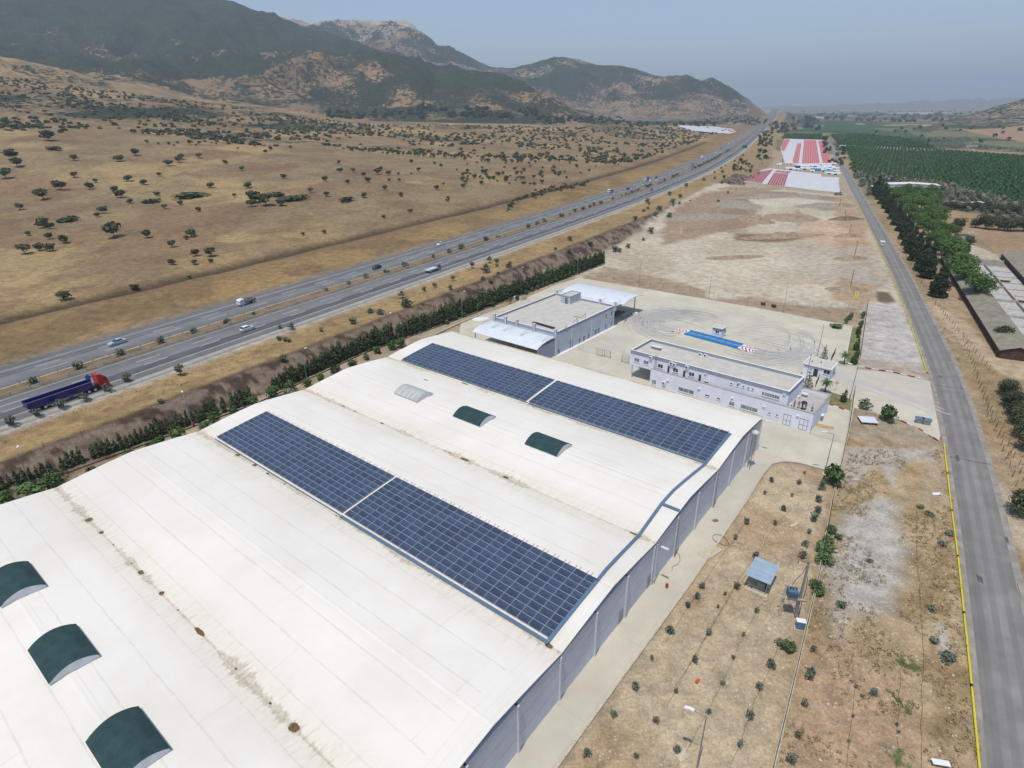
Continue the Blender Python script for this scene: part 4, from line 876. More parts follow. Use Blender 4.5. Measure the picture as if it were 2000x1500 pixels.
# rubber marks left by turning lorries
def alpha_mat(name, col, a, sc=1.):
    m = bpy.data.materials.new(name); m.use_nodes = True; t = m.node_tree; b = t.nodes['Principled BSDF']; b.inputs['Base Color'].default_value = (*col, 1); b.inputs['Roughness'].default_value = .95
    n = t.nodes.new('ShaderNodeTexNoise'); n.inputs['Scale'].default_value = sc; n.inputs['Detail'].default_value = 5; g = t.nodes.new('ShaderNodeNewGeometry'); t.links.new(g.outputs['Position'], n.inputs['Vector'])
    r = t.nodes.new('ShaderNodeMapRange'); r.inputs[1].default_value = .35; r.inputs[2].default_value = .65; r.inputs[3].default_value = a*.5; r.inputs[4].default_value = a; t.links.new(n.outputs[0], r.inputs[0]); t.links.new(r.outputs[0], b.inputs['Alpha']); return m
M['rubber'] = mat('rubber mark', (.42, .41, .385), .95, .1, .4, col2=(.345, .34, .325), coords='World'); M['rubber_faint'] = mat('faint rubber mark', (.45, .44, .41), .95, .05, .3, col2=(.40, .39, .37), coords='World')
def strip(pts, w, z):
    p = np.array(pts); n = normals(np.c_[p, p[:, 0]*0]); l = p+n*w/2; r_ = p-n*w/2; k = len(p)
    return np.vstack([np.c_[l, np.full(k, z)], np.c_[r_, np.full(k, z)]]), np.array([(i, k+i, k+i+1, i+1) for i in range(k-1)])
rr = random.Random(5); Vs = {0: [], 1: []}; Fs = {0: [], 1: []}; cnt = {0: 0, 1: 0}
YC = P(1400, 655)
YF = Frame(YC, math.radians(42))
for i in range(100):
    k = 0 if i < 46 else 1; side = rr.random() < .5; cb = rr.uniform(10, 17)*(1 if side else -1); ra = rr.uniform(4, 15); rb = rr.uniform(5, 15); ca = rr.uniform(-3, 4)
    if abs(cb)+rb > 33: rb = 33-abs(cb)
    t0 = rr.uniform(-2.2, -.2)+(0 if side else math.pi); t1 = t0+rr.uniform(1.2, 3.4)
    pts = []
    for t in np.linspace(t0, t1, 34): q = YF.w(ca+ra*math.sin(t), cb+rb*math.cos(t)); pts.append(q[:2])
    for off in ((0, 2.) if rr.random() < .5 else (0,)):
        p2 = [(x+off*.4, y+off) for x, y in pts]; V_, F_ = strip(p2, rr.uniform(.1, .24) if k == 0 else rr.uniform(.2, .5), (.125 if k == 0 else .085)+i*.0003); Vs[k].append(V_); Fs[k].append(F_+cnt[k]); cnt[k] += len(V_)
for pa, pb, n_ in (((1190, 620), (1330, 640), 12), ((1480, 690), (1820, 800), 14), ((1150, 660), (1230, 700), 8), ((1300, 590), (1230, 640), 6)):
    for i in range(n_):
        p, q = P(*pa)[:2]+np.array([rr.uniform(-4, 4), rr.uniform(-2, 2)]), P(*pb)[:2]+np.array([rr.uniform(-3, 3), rr.uniform(-3, 3)]); m_ = (p+q)/2+np.array([rr.uniform(-4, 4), rr.uniform(2, 8)])
        pts = [(1-t)**2*p+2*t*(1-t)*m_+t*t*q for t in np.linspace(0, 1, 20)]; V_, F_ = strip(pts, rr.uniform(.15, .4), .084+i*.0005); Vs[1].append(V_); Fs[1].append(F_+cnt[1]); cnt[1] += len(V_)
for k, mm in ((0, 'rubber'), (1, 'rubber_faint')): link('tyre_marks', npmesh('tyre_marks', np.vstack(Vs[k]), np.vstack(Fs[k]), M[mm]), kind='stuff', label='dark curved tyre marks sweeping over the yard')
# kerbs
def kerb_run(px_pts, cols, lab, name='kerb', seg=1., h=.2, w=.22, z=.08, fr=None):
    p = resample(px3(px_pts, 0), seg); k = empty(name, (p[0][0], p[0][1], 0), 0, label=lab, cat='kerb'); me = {}
    for i in range(len(p)-1):
        d = p[i+1]-p[i]; L_ = math.hypot(d[0], d[1]); az = math.atan2(d[0], d[1]); c = cols[i % len(cols)]; key = (c,)
        if key not in me: me[key] = MB().box(-w/2, w/2, .015, seg-.015, 0, h).mesh('kerb_stone', M[c])
        link('kerb_stone', me[key], k, (p[i][0]-p[0][0], p[i][1]-p[0][1], z), -az)
    return k
RW = ['white', 'red']
kerb_run([(1675, 717), (1740, 727), (1802, 741)], RW, 'red and white kerb along the top side of the entrance apron', seg=1.45)
kerb_run([(1608, 786), (1632, 795), (1659, 805)], RW, 'short red and white kerb below the lawn by the office corner', seg=1.1)
kerb_run([(1668, 795), (1705, 806), (1748, 818)], ['white', 'kerb', 'kerb'], 'faded white kerb along the lower side of the entrance apron', seg=1.4)
kerb_run([(1748, 818), (1790, 836), (1832, 862)], ['kerb', 'red', 'white'], 'worn red and white kerb beside the two grey bins', seg=1.2)
kerb_run([(1664, 638), (1658, 668), (1651, 706)], ['white', 'kerb'], 'dashed white kerb between the yard and the planted strip', seg=.9)
kerb_run([(1461, 975), (1350, 1139.5), (1220, 1318), (1091, 1496), (1030, 1580)], ['kerb'], 'long plain kerb between the wall path and the olive plot', seg=2., h=.16)
kerb_run([(1640, 922), (1615, 920), (1560, 905), (1530, 902), (1508, 907), (1490, 927), (1461, 975)], ['kerb'], 'curved plain kerb round the far end of the olive plot', seg=1., h=.16)
kerb_run([(850, 655), (900, 632), (939, 616)], ['kerb'], 'thick pale kerb beside the blue sacks behind the hall', seg=2., h=.45, w=.5)
# lawns
M['lawn'] = mat('patchy lawn', (.10, .13, .04), .95, .3, .8, col2=(.24, .20, .09), coords='World')
sheet('lawn', G((1590, 762), (1617, 766), (1640, 772), (1663, 782), (1660, 803), (1634, 794), (1607, 784), (1612, 770)), .16, M['lawn'])
sheet('lawn', G((1664, 640), (1682, 643), (1676, 712), (1652, 706)), .14, M['lawn'])
# ---- weighbridge
WB = Frame(P(1336, 654), 0); q = P(1440, 682); WB = Frame(P(1336, 654), math.atan2(q[0]-WB.o[0], q[1]-WB.o[1])-math.pi/2)
wl = float(np.linalg.norm(q-WB.o)); M['wblue'] = mat('blue painted steel', (.03, .22, .52), .4, .1, 1.5, stain=(.12, .28, .48), stscale=1., stamt=.6); M['wplate'] = mat('worn deck plate', (.22, .30, .38), .5, .2, 2.)
wb = empty('weighbridge', WB.o, WB.az, label='long bright blue weighbridge in the middle of the yard', cat='weighbridge')
for i in range(6): x0 = wl*i/6; MB().box(x0+.02, x0+wl/6-.02, .25, 3.35, .08, .42).obj('deck_panel', M['wblue'], wb)
for i in range(7): x0 = wl*(i+.35)/7.3; MB().box(x0+.2, x0+wl/7-.5, 1.3, 2.2, .42, .435).obj('worn_plate', M['wplate'], wb)
for y in (0, 3.37, .95, 2.55): MB().box(0, wl, y, y+.22 if y in (0, 3.37) else y+.1, .08, .62 if y in (0, 3.37) else .47).obj('side_rail', M['wblue'], wb)
for s in (0, 1):
    L0 = 4.2; x0 = -L0 if s == 0 else wl; r_ = MB(); z0, z1 = (.09, .42) if s == 0 else (.42, .09)
    r_.add([(x0, 0, z0), (x0+L0, 0, z1), (x0+L0, 3.6, z1), (x0, 3.6, z0), (x0, 0, 0), (x0+L0, 0, 0), (x0+L0, 3.6, 0), (x0, 3.6, 0)], [(0, 1, 2, 3), (0, 4, 5, 1), (2, 6, 7, 3), (1, 5, 6, 2), (3, 7, 4, 0)]); ro = r_.obj('ramp', M['white'], wb)
    m = MB(); zz = lambda x: z0+(z1-z0)*(x-x0)/L0+.012
    for i in range(4):
        c = i*1.05+.15; w_ = .42
        for h_ in (0, 1):
            pts = []
            for (u, y) in ((c, 1.8), (c+w_, 1.8), (c+w_+1.1, 3.5 if h_ else .1), (c+1.1, 3.5 if h_ else .1)):
                u = min(max(u, 0), L0); x = x0+u if s == 1 else x0+L0-u; pts.append((x, y, zz(x)))
            m.add(pts, [(0, 1, 2, 3) if h_ == s else (3, 2, 1, 0)])
    m.obj('chevron', M['red'], ro)
    for i in range(4): x = x0+.2+i*1.05; MB().box(x, x+.5, -.22, -.02, .08, .3).obj('kerb_block', M['red'] if i % 2 == 0 else M['white'], wb)
# ---- kiosk and gatehouse
def hutbox(F, x0, x1, y0, y1, h, band, par, over=.22, rimh=.3, hollow=True):
    MB().box(x0, x1, y0, y1, .08, h-band).obj('wall', M['lilac'], par); MB().box(x0-.01, x1+.01, y0-.01, y1+.01, h-band, h).obj('band', M['band'], par)
    m = MB(); X0, X1, Y0, Y1 = x0-over, x1+over, y0-over, y1+over; t = .25
    for a, b_, c, d in ((X0, X1, Y0, Y0+t), (X0, X1, Y1-t, Y1), (X0, X0+t, Y0+t, Y1-t), (X1-t, X1, Y0+t, Y1-t)): m.box(a, b_, c, d, h, h+rimh)
    m.obj('rim', M['white'], par); MB().box(X0+t, X1-t, Y0+t, Y1-t, h, h+.08).obj('roof', M['deck'], par)
KF = Frame(P(1390, 658), math.radians(43)); kk = empty('weigh_kiosk', KF.o, KF.az, label='small square kiosk standing behind the blue weighbridge', cat='kiosk'); hutbox(KF, 0, 2.7, 0, 2.5, 2.9, .8, kk)
window(kk, KF, 'a', 0, 1397, 648, 1405, 648, hgt=.9, wdt=1.1); window(kk, KF, 'b', 2.7, 1414, 648, 1418, 646, hgt=1., wdt=1.)
GF = Frame(P(1566, 733), math.radians(41.3)); gh = empty('gatehouse', GF.o, GF.az, label='white flat-roofed gatehouse at the entrance with a glass corner booth', cat='building'); hutbox(GF, 0, 6., 0, 5.0, 3.05, .35, gh, .3, .3)
d = window(gh, GF, 'a', 0, 1587.5, 728, 1598, 728, nm='door', panes=1, hgt=2.1, wdt=1.1, sill=False); window(gh, GF, 'a', 0, 1609, 727, 1621, 727, hgt=1.1, wdt=1.4, glass='glass'); window(gh, GF, 'b', 6., 1627, 728, 1631, 724, hgt=1.1, wdt=1.6)
for x, y in ((1.2, 2.), (3., 3.)): MB().tube((x, y, 3.1), (x, y, 3.55), .15, 8).obj('vent', M['metal_grey'], gh)
# ---- fences and gates
def mesh_fence(pts, lab, h=2., step=2.4, name='wire_fence', cat='fence', z=.08, wires=5, pm='metal_grey', posts=True, frames=False, prad=.035):
    p = resample(np.array(pts), step); f = empty(name, p[0], 0, label=lab, cat=cat); o = p[0]
    for q in p if posts else p[[0, -1]]: MB().tube((0, 0, 0), (0, 0, h), prad, 5).obj('post', M[pm], f, loc=(q[0]-o[0], q[1]-o[1], z+q[2]-o[2])) if False else link('post', _post(h, prad, pm), f, (q[0]-o[0], q[1]-o[1], z+q[2]-o[2]))
    m = MB()
    for k in range(wires):
        zz = z+h*(.06+.9*k/max(1, wires-1))
        for a, b_ in zip(p, p[1:]): m.tube((a[0]-o[0], a[1]-o[1], zz+a[2]-o[2]), (b_[0]-o[0], b_[1]-o[1], zz+b_[2]-o[2]), .012 if not frames else .02, 3, cap=False)
    if frames:
        for a, b_ in zip(p, p[1:]):
            n = max(2, int(np.linalg.norm(b_-a)/.18))
            for i in range(1, n): q = a+(b_-a)*i/n; m.tube((q[0]-o[0], q[1]-o[1], z), (q[0]-o[0], q[1]-o[1], z+h*.95), .01, 3, cap=False)
    m.obj('wires' if not frames else 'bars', M[pm], f, kind='stuff'); return f
_pc = {}
def _post(h, r_, pm):
    k = (h, r_, pm)
    if k not in _pc: _pc[k] = MB().tube((0, 0, 0), (0, 0, h), r_, 5).mesh('post', M[pm])
    return _pc[k]
W3 = lambda *pts: [P(x, y, 0) for x, y in pts]
mesh_fence(W3((1130, 684), (1162, 692)), 'three-post wire fence panel running out from the depot wall', step=4.2)
for a_, b_, lab in (((1165.6, 694), (1177, 696.8), 'left leaf of the open mesh gate beside the depot'), ((1180, 697), (1192, 700), 'right leaf of the open mesh gate beside the depot'), ((1214, 707.5), (1228, 711), 'lone mesh gate leaf against the office corner')):
    f = mesh_fence(W3(a_, b_), lab, h=2.1, step=9, name='mesh_gate', cat='gate', frames=True, prad=.05, pm='steel_dark')
mesh_fence(W3((1581, 849), (1605, 855), (1631, 862), (1655, 869)), 'wire fence from the office corner to the boundary wall', step=4.5, h=2.2)
mesh_fence(W3((1592, 757), (1605, 728)), 'dark steel sliding gate in front of the gatehouse', h=1.7, step=20, name='sliding_gate', cat='gate', frames=True, pm='steel_dark', prad=.07)
mesh_fence(W3((1622, 707), (1630, 692)), 'dark steel gate leaf behind the gatehouse', h=1.7, step=20, name='steel_gate', cat='gate', frames=True, pm='steel_dark', prad=.07)
mesh_fence(W3((1617, 767), (1640, 775), (1663, 783)), 'thin fence along the lawn facing the entrance apron', h=1.5, step=3.5)
mesh_fence(W3((1631, 713), (1652, 716)), 'short grey fence behind the entrance apron', h=1.0, step=2.5)
mesh_fence(W3((1131, 535), (1300, 563), (1480, 594), (1690, 605)), 'old wire fence along the far side of the yard', h=1.6, step=5, pm='wood', prad=.05, wires=3, z=0)
mesh_fence(W3((1004, 597), (1034, 591)), 'short wire fence behind the depot', h=1.8, step=3)
# low boundary wall with a fence on it
def low_wall(pts, lab, h=.55, w=.28):
    p = resample(px3(pts, 0), 3.0); o = p[0]; f = empty('boundary_wall', o, 0, label=lab, cat='wall'); me = None
    for i in range(len(p)-1):
        d = p[i+1]-p[i]; az = math.atan2(d[0], d[1]); L_ = math.hypot(d[0], d[1]); MB().box(-w/2, w/2, .01, L_-.01, 0, h+random.uniform(-.02, .02)).obj('wall_section', M['kerb'], f, loc=(p[i][0]-o[0], p[i][1]-o[1], 0), rz=-az)
        link('post', _post(1.9, .04, 'steel_dark'), f, (p[i][0]-o[0], p[i][1]-o[1], h-.05))
    m = MB()
    for zz in (.9, 1.4, 1.9, 2.35):
        for a, b_ in zip(p, p[1:]): m.tube((a[0]-o[0], a[1]-o[1], zz), (b_[0]-o[0], b_[1]-o[1], zz), .016, 3, cap=False)
    m.obj('wires', M['steel_dark'], f, kind='stuff')
low_wall([(1693, 600), (1686, 650), (1677, 712)], 'upper stretch of low pale boundary wall beside the grey gravel')
low_wall([(1667, 770), (1655, 850), (1640, 920), (1625, 980), (1600, 1120), (1560, 1290), (1510, 1500), (1490, 1580)], 'long low pale boundary wall between the olive plot and the gravel')
m = px3([(1638, 1075), (1618, 1160), (1590, 1250), (1545, 1500)], 0)
# ---- street lamps
def lamp(base, h, az, lab, arm=1.3, foot=False, head=1.0, r_=.07):
    t = empty('street_lamp', base, az, label=lab, cat='street lamp', group='street lamps'); MB().tube((0, 0, 0), (0, 0, h), r_*1.3, 8, r_*.7).obj('pole', M['metal_grey'], t)
    MB().tube((0, 0, h-.05), (0, arm, h+.25), .04, 6).obj('arm', M['metal_grey'], t); m = MB(); m.extr([(arm-.15, h+.2), (arm+head*.75, h+.24), (arm+head*.75, h+.3), (arm+head*.3, h+.42), (arm-.15, h+.34)], -.15, .15); m.obj('lamp_head', M['white'], t)
    if foot: MB().box(-.4, .4, -.4, .4, 0, .22).obj('foot', M['kerb'], t)
    return t
LL = [((1596, 696), 8.6, 15, 'tall street lamp in the yard just left of the gatehouse'), ((1529, 611), 8.4, 60, 'street lamp behind the yard nearest the entrance drive'), ((1384, 584), 8.2, 60, 'street lamp behind the far yard edge, above the kiosk'),
      ((1571, 756), 8.5, 60, 'street lamp standing by the small tiered spruce'), ((1659, 782), 8.3, -60, 'street lamp at the corner of the lawn on the entrance apron'), ((1248, 558), 8.2, 60, 'street lamp behind the far corner of the depot'),
      ((1609.7, 927), 8.3, -75, 'street lamp on a concrete foot beside the green bush'), ((62, 950), 7.2, -30, 'leftmost street lamp, in front of the sparse hedge'), ((377, 835), 7.6, -40, 'street lamp in the hedge, second from the left'), ((600, 745), 8., 20, 'street lamp in the hedge above the near valley of the hall'),
      ((762.7, 669), 8.2, 25, 'street lamp in the hedge near the far left corner of the hall'), ((903, 621.5), 8.2, 40, 'street lamp in the hedge by the blue sacks'), ((1015, 568), 8.2, 50, 'street lamp in the hedge left of the depot'), ((1128, 537), 8.2, 45, 'street lamp at the far end of the hedge')]
for q, h, az, lab in LL: lamp(P(*q), h, math.radians(az), lab, foot='foot' in lab)
lp = P(1379.5, 1401, 8.2); lamp((lp[0], lp[1], 0), 8.2, math.radians(-64), 'nearest street lamp, rising from the olive plot at the bottom edge')
def wall_lamp(a, lab, z=6.9):
    t = empty('wall_lamp', WH.w(a, .3, z), WH.az, label=lab, cat='lamp', group='lamps on the hall wall'); MB().tube((0, 0, 0), (.95, 0, .1), .035, 6).obj('bracket', M['metal_grey'], t); m = MB(); m.extr([(-.13, .02), (.13, .02), (.13, .2), (-.13, .2)], .6, 1.65); m.obj('lamp_head', M['white'], t)
wall_lamp(22.6, 'white lamp on the hall wall below the near blue tray'); wall_lamp(66.7, 'white lamp on the far right corner of the hall'); 
t = empty('caged_ladder', WH.w(60.3, .35, 0), WH.az, label='tall caged steel ladder on the hall wall', cat='ladder'); ladder(t, (.3, 0, 0), -math.pi/2-math.pi, 8.6, True, 'rungs'); MB().tube((.9, -.7, 0), (.9, -.7, 8.0), .06, 6).obj('pole', M['metal_grey'], t)
t = empty('dome_lamp', WH.w(59.4, 1.25, 7.7), WH.az, label='round pale dome on a bracket above the caged ladder', cat='lamp'); MB().lathe([(.62, 0), (.68, .12), (.6, .36), (.38, .55), (.12, .63)], 16).obj('dome', mat('pale dome', (.55, .55, .5), .4, .05, 2.), t, smooth=True); MB().tube((0, 0, -.5), (0, 0, 0), .06, 6).obj('stem', M['metal_grey'], t)
# ---- small things in the yard
def boxthing(name, p, az, dims, m, lab, cat, **k):
    t = empty(name, p, az, label=lab, cat=cat, **k); l, w, h = dims; MB().box(-l/2, l/2, -w/2, w/2, .0, h*.86).obj('body', M[m], t); MB().box(-l/2-.04, l/2+.04, -w/2-.04, w/2+.04, h*.86, h).obj('lid', M['rust' if 'crate' in name else 'white'], t); return t
boxthing('white_cabinet', P(1600, 820, 0)+np.array([0, 0, .08]), OF.az, (1.3, 1.0, 1.3), 'metal_grey', 'white topped cabinet against the end wall of the office', 'cabinet')
for x, y, lab in ((1794, 826, 'left one of two grey bins beside the worn kerb'), (1808, 829, 'right one of two grey bins beside the worn kerb')):
    t = empty('waste_bin', P(x, y), math.radians(20), label=lab, cat='bin', group='grey bins on the apron edge'); m = MB(); m.add([(-.55, -.4, .12), (.55, -.4, .12), (.55, .4, .12), (-.55, .4, .12), (-.75, -.55, 1.1), (.75, -.55, 1.1), (.75, .55, 1.1), (-.75, .55, 1.1)], [(0, 3, 2, 1), (0, 1, 5, 4), (1, 2, 6, 5), (2, 3, 7, 6), (3, 0, 4, 7)]); m.obj('tub', M['metal_grey'], t); MB().extr([(-.6, 1.1), (.6, 1.1), (.5, 1.28), (-.5, 1.28)], -.8, .8).obj('lid', M['tray'], t)
t = empty('sheet_stack', P(1694, 824), math.radians(12), label='stack of white corrugated sheets on timber by the boundary wall', cat='building material')
for i in range(7): MB().box(-1.6, 1.6, -1.4+i*.4, -1.4+i*.4+.36, .5, .6).obj('sheet', M['metal_roof'], t)
for x in (-1.4, 0, 1.4): MB().box(x-.08, x+.08, -1.5, 1.5, 0, .5).obj('bearer', M['wood'], t)
m = MB().add([(-2.2, -.6, .03), (0, -.9, .03), (2.2, -.5, .03), (1.9, .5, .03), (.4, .4, .04), (-1.6, .8, .03), (-2.2, -.6, .08), (0, -.9, .08), (2.2, -.5, .08), (1.9, .5, .08), (.4, .4, .09), (-1.6, .8, .08)], [(6, 7, 8, 9, 10, 11), (0, 1, 7, 6), (1, 2, 8, 7), (2, 3, 9, 8), (3, 4, 10, 9), (4, 5, 11, 10), (5, 0, 6, 11)])
m.obj('cardboard', mat('tan board', (.45, .30, .16), .9, .1, 2.), loc=P(1607, 832, .06), rz=-.5, label='torn tan board lying in the corner behind the office', cat='board')
t = empty('round_sign', P(1631, 764, .08), OF.az, label='round red and white traffic sign on a post by the lawn', cat='road sign'); MB().tube((0, 0, 0), (0, 0, 2.2), .035, 6).obj('post', M['metal_grey'], t); MB().tube((0, -.06, 2.2), (0, -.1, 2.2), .36, 16).obj('disc', M['red'], t); MB().tube((0, -.1, 2.2), (0, -.115, 2.2), .26, 16).obj('centre', M['white'], t)
for i, (x, y) in enumerate(((1490, 596), (1511, 600))): boxthing('black_crate', P(x, y), .5+i, (1.4, 1., .9), 'steel_dark', ['dark metal crate left of its twin behind the yard', 'dark metal crate right of its twin behind the yard'][i], 'crate', group='dark crates behind the yard')
m = MB().box(-.45, .45, -.3, .3, 0, .05); m.obj('floor_board', M['wood'], loc=WH.w(41.5, 1.9, .09), rz=.3, label='small brown board lying on the path beside the hall', cat='board')
t = empty('fire_hydrant', WH.w(23.2, 2.1, .08), 0, label='small red hydrant on the path beside the hall wall', cat='hydrant'); MB().lathe([(.16, 0), (.16, .55), (.2, .6), (.12, .78)], 10).obj('barrel', M['red'], t); MB().tube((-.25, 0, .45), (.25, 0, .45), .07, 8).obj('outlet', M['red'], t)
m = MB()
pts = [(-1, 2.4, .05), (-.3, 1.2, .05), (-.5, 0, .05), (-1.2, -.9, .05), (-1.9, -1.2, .05), (-2.2, -2., .05)]; m.path(pts, .03, 4); m.obj('hose', M['black'], loc=P(1335, 1095, .08), label='thin dark cable lying across the path by the hall', cat='cable')
m = MB().path([(.9*math.cos(t)*(1+.15*math.sin(3*t)), 1.4*math.sin(t), .05) for t in np.linspace(0, 11, 40)], .025, 4); m.obj('cable_coil', M['black'], loc=P(1408, 1055, .12), rz=.5, label='loose coil of dark cable at the kerb of the olive plot', cat='cable')
# persons on the terrace
skin = mat('skin', (.35, .2, .13), .6); 
def person(p, az, shirt, trousers, lab, pose=0, umb=False, hair=(.02, .015, .01)):
    me = bpy.data.meshes.new('person'); sw = .1 if pose % 2 else .04
    J = dict(pel=(0, 0, .93), spi=(0, .0, 1.15), che=(0, 0, 1.36), nec=(0, 0, 1.5), hea=(0, .02, 1.62), top=(0, .01, 1.73), hl=(-.09, 0, .9), kl=(-.11, .05*pose, .5), al=(-.12, -.02, .08), tl=(-.13, .12, .03), hr=(.09, 0, .9), kr=(.11, -.03*pose, .5), ar=(.12, .03, .08), tr=(.13, .17, .03),
             sl_=(-.19, 0, 1.42), el=(-.27, .02, 1.15), wl=(-.25, .14+.2*(pose == 2), .93+.35*(pose == 2)), sr=(.19, 0, 1.42), er=(.27, .05+.1*umb, 1.15), wr=(.22, .2+.05*umb, .95+.28*umb), fl=(-.24, .2+.2*(pose == 2), .85+.38*(pose == 2)), fr=(.21, .25, .87+.33*umb))
    ks = list(J); R_ = dict(pel=.15, spi=.13, che=.16, nec=.06, hea=.095, top=.07, hl=.09, kl=.065, al=.045, tl=.04, hr=.09, kr=.065, ar=.045, tr=.04, sl_=.07, el=.045, wl=.032, sr=.07, er=.045, wr=.032, fl=.035, fr=.035)
    E_ = [('pel', 'spi'), ('spi', 'che'), ('che', 'nec'), ('nec', 'hea'), ('hea', 'top'), ('pel', 'hl'), ('hl', 'kl'), ('kl', 'al'), ('al', 'tl'), ('pel', 'hr'), ('hr', 'kr'), ('kr', 'ar'), ('ar', 'tr'), ('che', 'sl_'), ('sl_', 'el'), ('el', 'wl'), ('wl', 'fl'), ('che', 'sr'), ('sr', 'er'), ('er', 'wr'), ('wr', 'fr')]
    me.from_pydata([J[k] for k in ks], [(ks.index(a), ks.index(b_)) for a, b_ in E_], []); o = bpy.data.objects.new('tmp', me); COL.objects.link(o); o.modifiers.new('s', 'SKIN')
    for i, k in enumerate(ks): me.skin_vertices[0].data[i].radius = (R_[k], R_[k]*(.75 if k in ('pel', 'spi', 'che') else 1)); me.skin_vertices[0].data[i].use_root = (k == 'pel')
    o.modifiers.new('u', 'SUBSURF').levels = 1; dg = bpy.context.evaluated_depsgraph_get(); m2 = bpy.data.meshes.new_from_object(o.evaluated_get(dg)); bpy.data.objects.remove(o)
    m2.materials.clear(); sm_, tm_ = mat('shirt', shirt, .9), mat('trousers', trousers, .9); hm = mat('hair', hair, .8)
    for x in (skin, sm_, tm_, hm, M['black']): m2.materials.append(x)
    for f in m2.polygons:
        c = f.center; f.material_index = 4 if c.z < .09 else 2 if c.z < .95 and abs(c.x) < .2 else 1 if c.z < 1.47 and not (abs(c.x) > .2 and c.z < 1.2) else 3 if (c.z > 1.66 or (c.z > 1.57 and c.y < -.02)) else 0
        f.use_smooth = True
    m2.name = 'person'; t = link('person', m2, None, p, -az, label=lab, cat='person')
    return t
TZ = 3.65
person(P(1550.5, 794.5, TZ), 2.6, (.4, .36, .34), (.03, .035, .06), 'person in a pale shirt and dark trousers nearest the upper wall', 1)
person(P(1559, 797, TZ), 3.4, (.3, .26, .2), (.3, .26, .17), 'person in tan clothes standing left of the dark umbrella', 0)
up_ = P(1566, 799.5, TZ); person(up_, 3.0, (.04, .03, .06), (.02, .02, .03), 'person in dark clothes under the dark purple umbrella', 0, True)
t = empty('umbrella', up_+np.array([.1, -.25, 1.0]), 0, label='open dark purple umbrella held over a person on the terrace', cat='umbrella'); MB().tube((0, 0, 0), (0, 0, 1.0), .012, 5).obj('shaft', M['steel_dark'], t)
m = MB().lathe([(.62, .62), (.6, .7), (.45, .86), (.22, .97), (.03, 1.0)], 8); m.f = m.f[:-2]; m.m = m.m[:-2]; m.obj('canopy', mat('umbrella cloth', (.045, .02, .06), .7), t)
person(P(1572.5, 799.3, TZ), 2.9, (.22, .38, .7), (.12, .14, .18), 'person in a light blue shirt right of the umbrella', 1)
person(P(1585.5, 803.5, TZ), 3.6, (.6, .62, .7), (.02, .02, .03), 'person in a white shirt and black trousers alone at the terrace corner', 2)

# ---- transformer hut, pole platform, meter cabinet
TH = Frame(P(1459, 1150), 0); q = P(1494, 1165); TH = Frame(P(1459, 1150), math.atan2(q[0]-TH.o[0], q[1]-TH.o[1])-math.pi/2)
th = empty('generator_hut', TH.o, TH.az, label='small open hut with a pale blue corrugated roof in the olive plot', cat='hut'); tw = float(np.linalg.norm(q-TH.o)); td = 3.6
MB().box(-.25, tw+.25, -.3, td+.2, 0, .16).obj('slab', M['kerb'], th)
for x in (0, tw-.08):
    for y in (0, td-.08): MB().box(x, x+.08, y, y+.08, .16, 2.35).obj('post', M['metal_grey'], th)
m = MB(); m.box(.08, tw-.08, td-.06, td, .16, 2.3); m.box(tw-.06, tw-.02, .1, td-.1, .16, 2.3); m.obj('side_sheet', M['metal_grey'], th)
for z in (.9, 1.75): MB().box(.08, tw-.08, .01, .07, z, z+.05).obj('rail', M['metal_grey'], th)
M['corr'] = mat('blue grey corrugated sheet', (.27, .36, .44), .6, .06, .8)
for i in range(5):
    b = MB(); n = 6; x0 = -.45; x1 = tw+.4; y0 = -.35+i*(td+.7)/5; y1 = y0+(td+.7)/5-.02; zz = lambda y: 2.55+.14*(y/td); pr_ = []
    for j in range(n*2+1): y = y0+(y1-y0)*j/(n*2); pr_.append((y, zz(y)+(.045 if j % 2 else 0)))
    b.add([(x, y, z) for x in (x0, x1) for y, z in pr_]+[(x, y, z-.04) for x in (x0, x1) for y, z in pr_], [(j, len(pr_)+j, len(pr_)+j+1, j+1) for j in range(len(pr_)-1)]+[(2*len(pr_)+j+1, 3*len(pr_)+j+1, 3*len(pr_)+j, 2*len(pr_)+j) for j in range(len(pr_)-1)])
    b.obj('roof_sheet', M['corr'], th)
e = MB(); e.mi(0).box(1.0, 2.0, .8, 2.4, .16, 1.3); e.obj('generator', M['metal_grey'], th); MB().tube((.45, .3, .16), (.45, .3, .75), .1, 8).obj('fire_extinguisher', M['red'], th)
pb = P(1553, 1205); pf = P(1533, 1155)
tp = empty('transformer_station', pb, math.radians(12), label='grey transformer on a platform between two concrete poles by the wall', cat='transformer')
for x in (0, -1.9): MB().tube((x, 0, 0), (x, 0, 9.2 if x == 0 else 5.2), .2, 10, .13).obj('pole', M['kerb'] if x else M['metal_grey'], tp)
MB().box(-2.3, .4, -.45, -.3, 3.2, 3.4).obj('beam', M['kerb'], tp); MB().box(-2.3, .4, .3, .45, 3.2, 3.4).obj('beam', M['kerb'], tp)
x = MB(); x.box(-1.6, -.4, -.5, .5, 3.45, 4.5); 
for i in range(7): x.box(-1.55+i*.17, -1.49+i*.17, -.72, .72, 3.6, 4.35)
tr_ = x.obj('tank', M['tray'], tp)
for i in range(3): MB().lathe([(.09, 0), (.05, .06), (.09, .12), (.05, .18), (.09, .24), (.04, .36)], 8, (-1.35+i*.35, 0, 4.5)).obj('insulator', M['steel_dark'], tr_)
MB().box(-1.4, 1.2, -.06, .06, 8.6, 8.75).obj('crossarm', M['kerb'], tp)
for i in range(3): MB().lathe([(.07, 0), (.04, .06), (.07, .12), (.03, .25)], 8, (-1.2+i*1.1, 0, 8.75)).obj('insulator', M['steel_dark'], tp)
